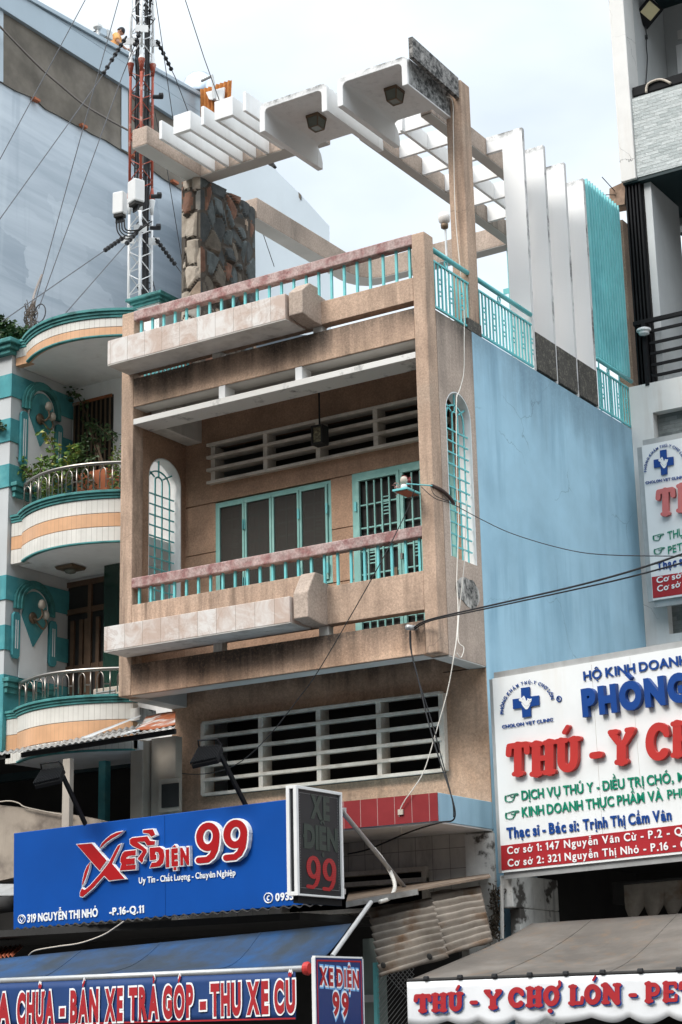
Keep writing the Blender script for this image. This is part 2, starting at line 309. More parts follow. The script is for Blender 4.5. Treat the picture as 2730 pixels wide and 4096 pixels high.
def painted_band_mat():
    """painter's roller passes: pale level bands over the grey-blue wall, a whiter margin, drips"""
    k = NT('roller_painted_wall'); s = k.sep()
    nz = k.noise(.5, 4, .6); n2 = k.noise(1.6, 4, .6)
    row = k.math('FLOOR', k.math('ADD', k.math('MULTIPLY', k.math('ADD', s[2], k.math('MULTIPLY', s[1], .06)), 1.05), k.math('MULTIPLY', nz, 1.3)))
    seg = k.math('FLOOR', k.math('ADD', k.math('ADD', k.math('DIVIDE', s[1], 3.4), k.math('MULTIPLY', row, .37)), k.math('MULTIPLY', n2, .35)))
    cv = k.n('ShaderNodeCombineXYZ'); k.l(row, cv.inputs[0]); k.l(seg, cv.inputs[1])
    wn = k.n('ShaderNodeTexWhiteNoise', noise_dimensions='3D'); k.l(cv.outputs[0], wn.inputs['Vector'])
    f = k.math('ADD', k.math('MULTIPLY', wn.outputs['Value'], .5), k.math('MULTIPLY', k.ramp(k.noise(1.0, 6, .65, k.pos((.5,.12,1.6)), .5), .36, .64), .5))
    c = k.mix(f, (.30,.35,.40), (.58,.625,.665))
    v = k.ramp(k.noise(.5, 5, .6, k.pos((.6,.6,.05))), .52, .6)
    c = k.mix(k.math('MULTIPLY', v, .65), c, (.64,.69,.72))
    d = k.ramp(k.noise(2.4, 5, .6, k.pos((1,1,.04), (3,7,1))), .6, .7)
    c = k.mix(k.math('MULTIPLY', d, .35), c, (.30,.35,.40))
    k.l(c, k.b.inputs['Base Color']); k.b.inputs['Roughness'].default_value = .85; return k.m
T['grout'] = painted_band_mat()

# ------------------------------------------------------------------ mesh builder
class MB:
    def __init__(s): s.v = []; s.f = []; s.mi = []; s.cur = 0
    def add(s, vs, fs):
        n = len(s.v); s.v += [tuple(v) for v in vs]; s.f += [tuple(i+n for i in f) for f in fs]; s.mi += [s.cur]*len(fs); return s
    def box(s, x0, x1, y0, y1, z0, z1):
        return s.hexa([(x0,y0,z0),(x1,y0,z0),(x1,y1,z0),(x0,y1,z0),(x0,y0,z1),(x1,y0,z1),(x1,y1,z1),(x0,y1,z1)])
    def hexa(s, p): return s.add(p, [(3,2,1,0),(4,5,6,7),(0,1,5,4),(1,2,6,5),(2,3,7,6),(3,0,4,7)])
    def slab(s, q, t):
        """quad q (4 points) given thickness vector t"""
        q = [Vector(a) for a in q]; t = Vector(t); return s.hexa(q+[a+t for a in q])
    def prism(s, poly, a, b):
        """poly: list of 3-D points, extruded by vector from +a to +b"""
        n = len(poly); P = [Vector(p) for p in poly]; a = Vector(a); b = Vector(b)
        vs = [p+a for p in P]+[p+b for p in P]
        fs = [tuple(range(n-1,-1,-1)), tuple(range(n,2*n))]+[(i,(i+1)%n,n+(i+1)%n,n+i) for i in range(n)]
        return s.add(vs, fs)
    def tube(s, pts, r, n=8, cap=True):
        P = [Vector(p) for p in pts]; k = len(P); rr = r if isinstance(r, (list,tuple)) else [r]*k
        vs = []; u = None
        for i in range(k):
            t = (P[min(i+1,k-1)]-P[max(i-1,0)]).normalized()
            if u is None: u = t.orthogonal().normalized()
            u = (u-t*u.dot(t)); u = u.normalized() if u.length > 1e-6 else t.orthogonal().normalized(); w = t.cross(u)
            vs += [P[i]+(u*math.cos(2*math.pi*j/n)+w*math.sin(2*math.pi*j/n))*rr[i] for j in range(n)]
        fs = [(i*n+j, i*n+(j+1)%n, (i+1)*n+(j+1)%n, (i+1)*n+j) for i in range(k-1) for j in range(n)]
        if cap: fs += [tuple(range(n-1,-1,-1)), tuple(range((k-1)*n, k*n))]
        return s.add(vs, fs)
    def bar(s, a, b, w, h=None, side=(1,0,0)):
        a = Vector(a); b = Vector(b); d = (b-a).normalized(); h = h or w
        u = Vector(side); u = (u-d*u.dot(d)).normalized() if (u-d*u.dot(d)).length > 1e-5 else d.orthogonal().normalized(); v = d.cross(u)
        q = [u*w/2*i+v*h/2*j for i, j in ((-1,-1),(1,-1),(1,1),(-1,1))]
        return s.hexa([a+c for c in q]+[b+c for c in q])
    def lathe(s, prof, c, n=20, ax=(0,0,1)):
        ax = Vector(ax).normalized(); u = ax.orthogonal().normalized(); w = ax.cross(u); c = Vector(c); k = len(prof)
        vs = [c+ax*z+(u*math.cos(2*math.pi*j/n)+w*math.sin(2*math.pi*j/n))*r for r, z in prof for j in range(n)]
        fs = [(i*n+j, i*n+(j+1)%n, (i+1)*n+(j+1)%n, (i+1)*n+j) for i in range(k-1) for j in range(n)]
        fs += [tuple(range(n-1,-1,-1)), tuple(range((k-1)*n,k*n))]
        return s.add(vs, fs)
    def grid(s, fn, nu, nv):
        vs = [fn(i/nu, j/nv) for j in range(nv+1) for i in range(nu+1)]
        return s.add(vs, [(j*(nu+1)+i, j*(nu+1)+i+1, (j+1)*(nu+1)+i+1, (j+1)*(nu+1)+i) for j in range(nv) for i in range(nu)])
    def build(s, name, mats, parent=None, bevel=0, smooth=False, solid=0, fix=True):
        me = bpy.data.meshes.new(name); me.from_pydata([tuple(v) for v in s.v], [], s.f)
        for mm in (mats if isinstance(mats, list) else [mats]): me.materials.append(T[mm] if isinstance(mm, str) else mm)
        for p, i in zip(me.polygons, s.mi): p.material_index = i; p.use_smooth = smooth
        if fix:
            bm = bmesh.new(); bm.from_mesh(me); bmesh.ops.recalc_face_normals(bm, faces=bm.faces); bm.to_mesh(me); bm.free()
        o = bpy.data.objects.new(name, me); COL.objects.link(o)
        if parent: put(o, parent)
        if solid: md = o.modifiers.new('t', 'SOLIDIFY'); md.thickness = solid; md.offset = 0
        if bevel: md = o.modifiers.new('b', 'BEVEL'); md.width = bevel; md.segments = 2; md.limit_method = 'ANGLE'; md.harden_normals = False
        return o
def put(o, parent):
    o.parent = parent
    if parent.type == 'EMPTY': o.matrix_parent_inverse = Matrix.Translation(-parent.location)
    return o
def tag(o, label=None, cat=None, group=None, kind=None):
    for k, v in (('label',label),('category',cat),('group',group),('kind',kind)):
        if v: o[k] = v
    return o
def thing(name, label, cat, loc=(0,0,0), group=None):
    o = bpy.data.objects.new(name, None); o.empty_display_size = .2; o.location = loc; COL.objects.link(o); return tag(o, label, cat, group)
def smooth_path(pts, n=6):
    P = [Vector(p) for p in pts]; out = []
    for i in range(len(P)-1):
        a, b, c, d = P[max(i-1,0)], P[i], P[i+1], P[min(i+2,len(P)-1)]
        for j in range(n):
            t = j/n; out.append(.5*((2*b)+(c-a)*t+(2*a-5*b+4*c-d)*t*t+(3*b-a-3*c+d)*t**3))
    return out+[P[-1]]
def wire(name, pts, r, mt, label, cat='cable', group=None, smooth=True, parent=None, n=6):
    """pts: (x, y, Y) photo pixel and distance plane of each knot"""
    P = [pY((x,y), Y) for x, y, Y in pts]
    o = MB().tube(smooth_path(P) if smooth and len(P) > 2 else P, r, n).build(name, mt, parent, smooth=True)
    return tag(o, label, cat, group)
def corrugated(q, n, amp, nu=None, nv=3, along='u', wob=0):
    """sheet through corners q = (p00,p10,p11,p01); n waves across u"""
    p00, p10, p11, p01 = [Vector(a) for a in q]; nrm = (p10-p00).cross(p01-p00).normalized(); nu = nu or n*8
    def fn(u, v):
        b = (p00*(1-u)+p10*u)*(1-v)+(p01*(1-u)+p11*u)*v
        a, o = (u, v) if along == 'u' else (v, u)
        return b+nrm*(amp*math.sin(a*n*2*math.pi+wob*(math.sin(o*5+1)+.6*math.sin(o*13+a*4)))*(1+wob*.35*math.sin(o*7+a*5))+wob*.03*math.sin(o*3.2+a*2))
    return MB().grid(fn, nu if along == 'u' else nv, nv if along == 'u' else n*8)

# ------------------------------------------------------------------ setting
GZ = -.6
MB().box(-400, 400, -300, 500, GZ-1, GZ-.16).build('ground', 'earth')['kind'] = 'structure'
MB().box(-120, 120, -8, 13.2, GZ-.155, GZ-.15).build('road', 'asph')['kind'] = 'structure'
MB().box(-120, 120, 13.2, 17.0, GZ-.155, GZ).build('pavement', 'pave')['kind'] = 'structure'

# ------------------------------------------------------------------ the tan shop house
XL, XR, YF, YB, YE = -13.12, -8.95, 16.0, 17.0, 21.46
house = thing('shop_house', 'tan pebble-rendered house with white roof canopies, recessed balcony and blue side wall', 'house', (XL, YF, GZ))
def H(name, mb, mt, bevel=.006, **k): return mb.build(name, mt, house, bevel=bevel, **k)

for x0, x1 in ((XL, XL+.18), (XR-.16, XR)):
    H('corner_post', MB().box(x0, x1, YF, YF+.2, 5.18, 9.8), 'tan', .012)
H('beam', MB().box(XL+.18, XR-.16, YF+.003, YF+.25, 8.60, 8.95), 'beamu')
H('beam', MB().box(XL+.18, XR-.16, YF+.003, YF+.25, 5.18, 5.53), 'beaml')
H('roof_slab', MB().box(XL+.14, XR-.15, YF+.25, YE-.16, 8.74, 8.93), 'ceilg')
H('bounce_cut_deck', MB().box(XL+.15, XR-.16, YF+.26, YE-.17, 8.931, 8.94), 'darkfl', 0)  # unseen dark layer added to cut light bounced up into the canopies
H('balcony_slab', MB().box(XL+.14, XR-.15, YF+.25, YB+.05, 5.36, 5.5), 'darkfl')
# beams below the lower balcony
H('edge_beam', MB().box(XL, XL+.22, YF+.2, YB-.012, 5.165, 5.178), 'soffit', 0); H('edge_beam', MB().box(XL+.151, XL+.22, YF+.25, YB-.012, 5.18, 5.36), 'soffit', 0)
H('edge_beam', MB().box(XR-.2, XR, YF+.2, YB-.012, 5.165, 5.178), 'soffit')
H('beam_soffit', MB().box(XL+.18, XR-.2, YF+.02, YF+.25, 5.172, 5.177), 'soffit', 0); H('beam_soffit', MB().box(XL+.18, XR-.16, YF+.02, YF+.25, 8.592, 8.597), 'soffit', 0)

def arch_wall(x0, x1, y0, y1, z0, z1, ha, hb, hz, hs, n=16):
    """wall in a plane X, with a round-headed opening ha..hb, sill hz, springing hs (semi-ellipse to the crown)"""
    m = MB(); r = (hb-ha)/2; c = (ha+hb)/2; rz = HCROWN-hs
    m.box(x0, x1, y0, ha, z0, z1); m.box(x0, x1, hb, y1, z0, z1); m.box(x0, x1, ha, hb, z0, hz)
    for i in range(n):
        t0, t1 = math.pi*(1-i/n), math.pi*(1-(i+1)/n)
        a = (c+r*math.cos(t0), hs+rz*math.sin(t0)); d = (c+r*math.cos(t1), hs+rz*math.sin(t1))
        m.hexa([(x0,a[0],a[1]),(x1,a[0],a[1]),(x1,d[0],d[1]),(x0,d[0],d[1]),(x0,a[0],z1),(x1,a[0],z1),(x1,d[0],z1),(x0,d[0],z1)])
    return m
def arch_reveal(x0, x1, ha, hb, hz, hs, t=.012, n=18):
    r = (hb-ha)/2-.002; c = (ha+hb)/2; rz = HCROWN-hs-.002
    path = [(c-r, hz+.002)]+[(c+r*math.cos(math.pi*(1-i/n)), hs+rz*math.sin(math.pi*(1-i/n))) for i in range(n+1)]+[(c+r, hz+.002)]
    inn = [(c+(y-c)*(1-t/r), hs+(z-hs)*(1-t/rz) if z > hs else z) for y, z in path]
    m = MB()
    for i in range(len(path)-1):
        a, b_, d, e = path[i], path[i+1], inn[i+1], inn[i]
        m.hexa([(x,)+p for x in (x0,) for p in (a,b_,d,e)]+[(x1,)+p for p in (a,b_,d,e)])
    return m
def arch_grille(parent, x, ha, hb, hz, hs, mt='teal'):
    c = (ha+hb)/2; r = (hb-ha)/2; rz = HCROWN-hs; g = MB(); w = .018
    y4 = [ha+.15*2*r, ha+.39*2*r, ha+.61*2*r, ha+.85*2*r]
    for i, y in enumerate(y4):
        top = hs-.02 if i in (0,3) else hs+.02
        g.box(x-.006, x+.006, y-w/2, y+w/2, hz, top)
    def arc(r1, z0, rr):
        p = [(x, c+r1*math.cos(math.pi*(1-i/14)), z0+rr*math.sin(math.pi*(1-i/14))) for i in range(15)]
        for a, b_ in zip(p, p[1:]): g.bar(a, b_, .012, .018, (1,0,0))
    arc((y4[3]-y4[0])/2, hs-.02, rz*.56); arc((y4[2]-y4[1])/2, hs+.02, rz*.16)
    g.bar((x,c,hs+.02+rz*.16), (x,c,HCROWN-.01), .012, .018)
    for sgn in (-1,1): g.bar((x, c+sgn*.08, hs+.02+rz*.12), (x, c+sgn*r*.86, hs+rz*.52), .012, .018)
    for i in range(14):
        z = hs-.17-.129*i
        if z > hz+.03: g.box(x+.007, x+.019, ha+.005, hb-.02, z-.008, z+.008)
    return g.build('window_grille', mt, parent)
HCROWN = 8.13
HA, HB, HZ, HS = 16.33, 16.90, 6.25, 7.85
H('side_wall', arch_wall(XR-.16, XR, YF+.2, YB, 5.18, 8.95, HA, HB, HZ, HS), 'tanside', 0)
H('window_reveal', arch_reveal(XR-.158, XR-.002, HA, HB, HZ, HS), 'white', 0)
arch_grille(house, XR-.05, HA+.012, HB-.012, HZ, HS)
LA, LB = 16.34, 16.97
H('side_wall', arch_wall(XL, XL+.15, YF+.2, 17.2, 5.18, 8.95, LA, LB, HZ-.1, HS), 'tano', 0)
H('window_reveal', arch_reveal(XL+.002, XL+.148, LA, LB, HZ-.1, HS), 'white', 0)
arch_grille(house, XL+.05, LA+.012, LB-.012, HZ-.1, HS)
# a patch of mouldy bare render under the right side window
k = random.Random(3); ym, zmn = 16.66, 5.92
H('mould_patch', MB().prism([(XR+.001, ym+(.24+.05*k.random())*math.cos(t*.349), zmn+(.13+.05*k.random())*math.sin(t*.349)) for t in range(18)], (0,0,0), (.004,0,0)), mould_mat('peeling_mould', (.5,.47,.43), (.42,.55), 7), 0)

# recessed wall of the balcony, openings framed by separate wall pieces
WX0, WX1, WZ0, WZ1 = -12.52, -10.88, 6.38, 7.585
DX0, DX1, DZ0, DZ1 = -10.59, -9.27, 5.5, 7.60
VX0, VX1, VZ0, VZ1 = -12.56, -9.3, 7.83, 8.31
w = MB(); y0, y1 = 17.05, 17.2
w.box(XL+.15, XR-.16, y0, y1, VZ1, 8.74); w.box(XL+.15, VX0, y0, y1, VZ0, VZ1); w.box(VX1, XR-.16, y0, y1, VZ0, VZ1)
w.box(XL+.15, XR-.16, y0, y1, 7.607, VZ0)
for za, zb in ((7.0, 7.595), (6.38, 6.988), (5.5, 6.368)):
    w.box(XL+.15, WX0, y0, y1, za, zb); w.box(WX1, DX0, y0, y1, za, zb); w.box(DX1, XR-.16, y0, y1, za, zb)
w.box(WX0, WX1, y0, y1, 5.5, 6.368)
for z in (7.595, 6.988, 6.368): 
    w.box(XL+.15, WX0, y0+.025, y1, z, z+.012); w.box(WX1, DX0, y0+.025, y1, z, z+.012)
H('recess_wall', w, 'tano', 0)
def louvre(x0, x1, z0, z1, n, posts, y, over=.03, skip=None):
    m = MB(); hgt = .038
    for i in range(n):
        z = z0+(z1-z0-hgt)*i/(n-1); m.hexa([(x0-over,y-.10,z),(x1+over,y-.10,z),(x1+over,y+.1,z+.02),(x0-over,y+.1,z+.02),(x0-over,y-.10,z+hgt),(x1+over,y-.10,z+hgt),(x1+over,y+.1,z+hgt+.02),(x0-over,y+.1,z+hgt+.02)])
    for x in posts: m.box(x-.03, x+.03, y-.085, y+.1, z0+hgt*.5, z1-hgt*.5)
    return m
H('vent_louvre', louvre(VX0, VX1, VZ0-.015, VZ1+.015, 4, (-11.74, -11.0, -10.22), 17.06), 'louv', .004)
H('vent_louvre', louvre(VX0+.01, VX0+.03, VZ0, VZ1, 2, (VX0+.03,), 17.10, 0), 'louv', 0)

# window of four smoked panes in teal steel frames
win = H('window', MB().box(WX0, WX1, 17.05, 17.10, WZ1-.04, WZ1).box(WX0, WX1, 17.05, 17.10, WZ0, WZ0+.04).box(WX0, WX0+.04, 17.05, 17.10, WZ0+.04, WZ1-.04).box(WX1-.04, WX1, 17.05, 17.10, WZ0+.04, WZ1-.04), 'teall', .003)
cx = [WX0+.042+(WX1-WX0-.084)*i/4 for i in range(5)]
for i in range(4):
    a, b_ = cx[i]+.004, cx[i+1]-.004; z0_, z1_ = WZ0+.042, WZ1-.042; f = .028
    fr = MB().box(a, b_, 17.03, 17.07, z1_-f, z1_).box(a, b_, 17.03, 17.07, z0_, z0_+f).box(a, a+f, 17.03, 17.07, z0_+f, z1_-f).box(b_-f, b_, 17.03, 17.07, z0_+f, z1_-f)
    put(fr.build('casement', 'teall', bevel=.003), win)
    put(MB().box(a+f-.004, b_-f+.004, 17.048, 17.054, z0_+f-.004, z1_-f+.004).build('pane', 'glass'), win)
    for z in (7.25, 6.55): put(MB().box((b_ if i != 1 else a)-.012, (b_ if i != 1 else a)+.012, 17.01, 17.03, z-.06, z+.06).build('hinge', 'teal'), win)
    gb = MB()
    for q in range(1, 3): x = a+f+(b_-a-2*f)*q/3; gb.box(x-.008, x+.008, 17.13, 17.145, z0_, z1_)
    for q in range(1, 7): z = z0_+(z1_-z0_)*q/7; gb.box(a, b_, 17.146, 17.158, z-.008, z+.008)
    if i in (0, 3):
        for q in range(7): gb.box(a+.13, a+.24, 17.146, 17.158, 6.98+q*.045, 6.995+q*.045); gb.box(a+.13, a+.24, 17.146, 17.158, 6.42+q*.045, 6.435+q*.045)
    put(gb.build('security_bar', 'teall'), win)
H('curtain', corrugated([(-12.1,17.175,6.36),(-11.69,17.175,6.36),(-11.69,17.175,7.6),(-12.1,17.175,7.6)], 6, .015), 'curtain', 0)

# double door with barred leaves
door = H('door', MB().box(DX0, DX1, 17.04, 17.12, DZ1-.06, DZ1).box(DX0, DX0+.055, 17.04, 17.12, DZ0, DZ1-.06).box(DX1-.055, DX1, 17.04, 17.12, DZ0, DZ1-.06), 'teall', .003)
mid = -9.955
for a, b_, s in ((DX0+.06, mid-.004, 1), (mid+.004, DX1-.06, -1)):
    f = .04; lf = MB(); y0_, y1_ = 17.02, 17.06
    lf.box(a, b_, y0_, y1_, DZ1-.065-f, DZ1-.065).box(a, b_, y0_, y1_, 5.52, 5.6).box(a, a+f, y0_, y1_, 5.6, DZ1-.065-f).box(b_-f, b_, y0_, y1_, 5.6, DZ1-.065-f)
    lf.build('door_leaf', 'teall', door, bevel=.003)
    g = MB(); xs = [a+f+(b_-a-2*f)*q/5 for q in range(1,5)]; zs = [5.6+(DZ1-.12-5.6)*q/7 for q in range(1,7)]
    for x in xs: g.box(x-.008, x+.008, 17.03, 17.045, 5.6, DZ1-.12)
    for z in zs: g.box(a+f, b_-f, 17.046, 17.058, z-.008, z+.008)
    for q in range(6):
        g.box(xs[2], xs[3], 17.046, 17.058, 7.06+q*.04, 7.072+q*.04); g.box(xs[2], xs[3], 17.046, 17.058, 6.06+q*.04, 6.072+q*.04); g.box(xs[0], xs[1], 17.046, 17.058, 6.52+q*.04, 6.532+q*.04)
    g.build('door_grille', 'teall', door)
    for zz in (6.76, 6.06):      # S-shaped scrolls between the bars
        xx = (xs[1]+xs[2])/2-.02; MB().tube(smooth_path([(xx+.05,17.035,zz+.13),(xx+.045,17.035,zz+.17),(xx-.03,17.035,zz+.16),(xx-.03,17.035,zz+.09),(xx+.05,17.035,zz+.07),(xx+.045,17.035,zz-.01),(xx-.03,17.035,zz-.02),(xx-.035,17.035,zz+.03)], 4), .007, 5).build('scroll', 'teall', door)
    MB().box(a+f, b_-f, 17.085, 17.095, 5.6, DZ1-.12).build('mosquito_screen', 'shadeblack', door)
    for z in (7.2, 6.25): MB().box((a if s > 0 else b_)-.014, (a if s > 0 else b_)+.014, 17.0, 17.02, z-.055, z+.055).build('hinge', 'teal', door)
MB().box(mid-.12, mid-.05, 17.0, 17.02, 6.0, 6.42).tube([(mid-.08,17.0,6.25),(mid-.08,16.95,6.25),(mid-.24,16.95,6.25)], .013).build('door_handle', 'bronze', door)
MB().tube([(mid+.03,17.02,6.55),(mid+.03,16.98,6.55),(mid+.03,16.98,6.49)], .018).build('padlock', 'steel', door)
H('dark_interior', MB().box(XL+.15, XR-.16, 19.0, 19.1, 5.5, 8.74).box(XL+.15, XR-.16, 17.2, 19.0, 5.4, 5.5), 'room', 0)
# hanging ledge under the upper beam: front strip, side arm, little white posts
b = MB().box(XL+.18, XR-.16, YF+.004, YF+.34, 8.38, 8.45)
H('ledge', b, 'shelf', .004)
H('ledge_arm', MB().box(XL+.181, XL+.40, YF+.34, 17.05, 8.381, 8.74), 'offw', .005)
for x in (-11.66, -10.61): H('ledge_post', MB().box(x-.045, x+.045, YF+.01, YF+.2, 8.45, 8.60), 'white', .004)

# parapets, planters, brackets, railings of both levels
def terrace(zb, left_top, right_top, rail_bot, rail_top, pz0, pz1):
    m = MB().box(XL+.18, -10.47, YF+.004, YF+.14, zb, left_top); H('parapet', m, 'tan')
    H('parapet', MB().box(-10.30, XR-.16, YF+.004, YF+.14, zb, right_top), 'tan')
    pl = H('planter', MB().box(XL+.115, -10.50, 15.60, YF, pz0, pz1), 'marble', .004)
    pl2 = MB().box(XL+.115, -10.50, 15.605, YF-.003, pz0-.012, pz0-.001); H('planter_underside', pl2, 'offw', 0)
    zt = zb+.53 if left_top > right_top else zb+.42
    prof = [(15.63, zb+.02), (15.63, zb+.29), (15.78, zt), (15.95, zt), (15.95, zt-.08), (YF+.14, zt-.10), (YF+.14, zb-.01), (15.85, zb-.012)]
    H('bracket', MB().prism([(-10.475, y, z) for y, z in prof], (0,0,0), (.185,0,0)), 'tand', .012)
    for x in (-11.75, -10.36): H('support_stub', MB().box(x-.06, x+.06, YF+.03, YF+.13, zb-.11, zb), 'offw', .004)
    rl = H('railing', MB().box(XL+.17, XR-.155, YF+.0, YF+.12, rail_bot, rail_top), 'rail', .012)
    n = 23
    for i in range(n):
        x = -12.87+(-9.17+12.87)*i/(n-1); bot = left_top if x < -10.47 else right_top
        if -10.475 < x < -10.29: bot = zt-.1
        MB().box(x-.013, x+.013, YF+.045, YF+.071, bot, rail_bot).build('baluster', 'teal', rl)
terrace(9.03, 9.30, 9.30, 9.68, 9.805, 9.02, 9.315)
terrace(5.64, 6.22, 6.05, 6.415, 6.535, 5.63, 5.905)

# lower front: vented wall, tiled canopy, shop front
w = MB(); y0, y1 = 16.99, 17.15; vx0, vx1, vz0, vz1 = -12.62, -9.47, 4.10, 4.96
w.box(XL, vx0, y0, y1, 3.5, 5.178); w.box(vx1, XR-.003, y0, y1, 3.5, 5.164); w.box(vx0, vx1, y0, y1, vz1, 5.178); w.box(vx0, vx1, y0, y1, 3.5, vz0)
w.box(XL+.22, XR-.2, y0, y1, 5.178, 5.36)
H('street_wall', w, 'beaml', 0)  # beam stain reused: darker wall top stands for painted shade under the overhang
fr = louvre(vx0, vx1, vz0, vz1, 6, (vx0+.0, -11.81, -11.03, -10.25, vx1-.0), 17.0, .0)
H('vent_louvre', fr, 'louv', .004)
H('dark_interior', MB().box(XL+.05, XR-.16, 17.9, 18, 3.5, 5.3), 'shadeblack', 0)
H('canopy', MB().box(XL, XR, 15.87, 16.999, 3.47, 3.75), 'blue', .005)
H('canopy_tile', MB().box(XL+.01, XR-.004, 15.855, 15.869, 3.473, 3.748), 'redtile', 0)
H('canopy_soffit', MB().box(XL+.01, XR-.01, 15.88, 16.99, 3.455, 3.469), 'white', 0)
w = MB(); w.box(XL, -11.6, 16.99, 17.15, GZ, 3.454); w.box(-11.6, -9.75, 17.0, 17.15, 3.12, 3.454); w.box(-9.75, XR-.003, 16.99, 17.15, GZ, 3.454); w.box(-11.6, -9.75, 17.0, 17.15, GZ, 2.72)
H('shop_wall', w, 'wtile', 0)
H('vent_louvre', MB().box(-11.62, -9.73, 16.93, 17.05, 2.98, 3.03).box(-11.62, -9.73, 16.93, 17.05, 2.70, 2.75).box(-11.62, -9.73, 16.93, 17.05, 3.09, 3.14).box(-9.79, -9.73, 16.935, 17.045, 2.75, 3.09), 'louv', .004)
H('dark_interior', MB().box(XL+.1, XR-.16, 17.4, 17.5, GZ, 3.4), 'shadeblack', 0)

# blue party wall and house shell
H('party_wall', MB().box(XR-.15, XR, YB+.004, YE, GZ, 8.955), 'blue', 0)
H('shell', MB().box(XL, XL+.14, 17.2, YE, GZ, 8.94).box(XL+.14, XR-.15, YE-.15, YE, GZ, 8.94), 'rgrey', 0)

# roof: side railings
def side_rail(x, y0, y1, z0=8.99, z1=9.66, ring=None, left=False):
    r = MB().tube([(x,y0,z1),(x,y1,z1)], .028, 10).build('side_railing', 'teal', house, smooth=True)
    MB().box(x-.012, x+.012, y0, y1, z0, z0+.022).build('rail_bar', 'teal', r); MB().box(x-.012, x+.012, y0, y1, z1-.14, z1-.12).build('rail_bar', 'teal', r)
    n = max(2, int((y1-y0)/.075)); k = 0
    for i in range(n):
        y = y0+.03+(y1-y0-.06)*i/(n-1); 
        MB().box(x-.008, x+.008, y-.009, y+.009, z0+.02, z1-.13).build('baluster', 'teal', r)
        if i % 3 == 1:
            for zz in (9.16, 9.21, 9.30, 9.35): MB().box(x-.006, x+.006, y, y+.055, zz, zz+.012).build('cross_tick', 'teal', r)
    if ring:
        MB().tube([(x, ring+.03*math.cos(a*.524), z1-.075+.042*math.sin(a*.524)) for a in range(13)], .009, 6).build('ring', 'teal', r, smooth=True)
side_rail(XR-.02, 16.2, 17.0, ring=16.5); side_rail(XR-.02, 17.22, 18.56, ring=17.75); side_rail(XR-.02, 20.4, 21.5, ring=20.75)
side_rail(XL+.05, 16.2, 17.25)

# tall front column, side beams, rear beams
H('column_base', MB().box(-9.18, XR+.004, 16.92, 17.24, 8.956, 9.10), 'gran', .006)
H('column', MB().box(-9.16, XR-.002, 17.0, 17.22, 9.10, 12.07), 'tan', .012)
H('weathered_board', MB().slab([(-9.03,15.95,11.88),(-8.975,15.95,11.88),(-8.975,17.0,11.84),(-9.03,17.0,11.84)], (0,0,.255)), 'mould', .004)
BZ0, BZ1 = 12.05, 12.30
def rbeam(x0, x1, y0, y1, z0, z1):
    H('roof_beam', MB().box(x0, x1, y0, y1, z0, z1), 'tand', .01); H('beam_soffit', MB().box(x0+.004, x1-.004, y0+.006, y1-.004, z0-.006, z0-.0005), 'soffit', 0)
rbeam(XL, XL+.23, 16.16, 17.50, BZ0, BZ1); rbeam(XL+.231, -11.05, 17.25, 17.48, BZ0-.002, BZ1-.002)
rbeam(-10.53, -10.39, 17.3, 21.2, 11.89, 12.13); rbeam(-9.62, -9.47, 17.22, 21.2, 11.89, 12.135)
pts = [(-12.9-.22, 18.5), (-12.9-.22, 20.9)]+[(-13.12+.35-.35*math.cos(a), 20.9+.5*math.sin(a)) for a in (0.4,.8,1.2,1.57)]+[(-9.1,21.4),(-9.1,21.2)]+[(-12.55-.33*math.sin(a), 21.2-.4+.4*math.cos(a)) for a in (0,.5,1.0,1.57)]+[(-12.88, 18.5)]
H('rear_beam', MB().prism([(x,y,11.93) for x, y in pts], (0,0,0), (0,0,.30)), 'tand', .01); H('beam_soffit', MB().prism([(x,y,11.922) for x, y in pts], (0,0,0), (0,0,.006)), 'soffit', 0)
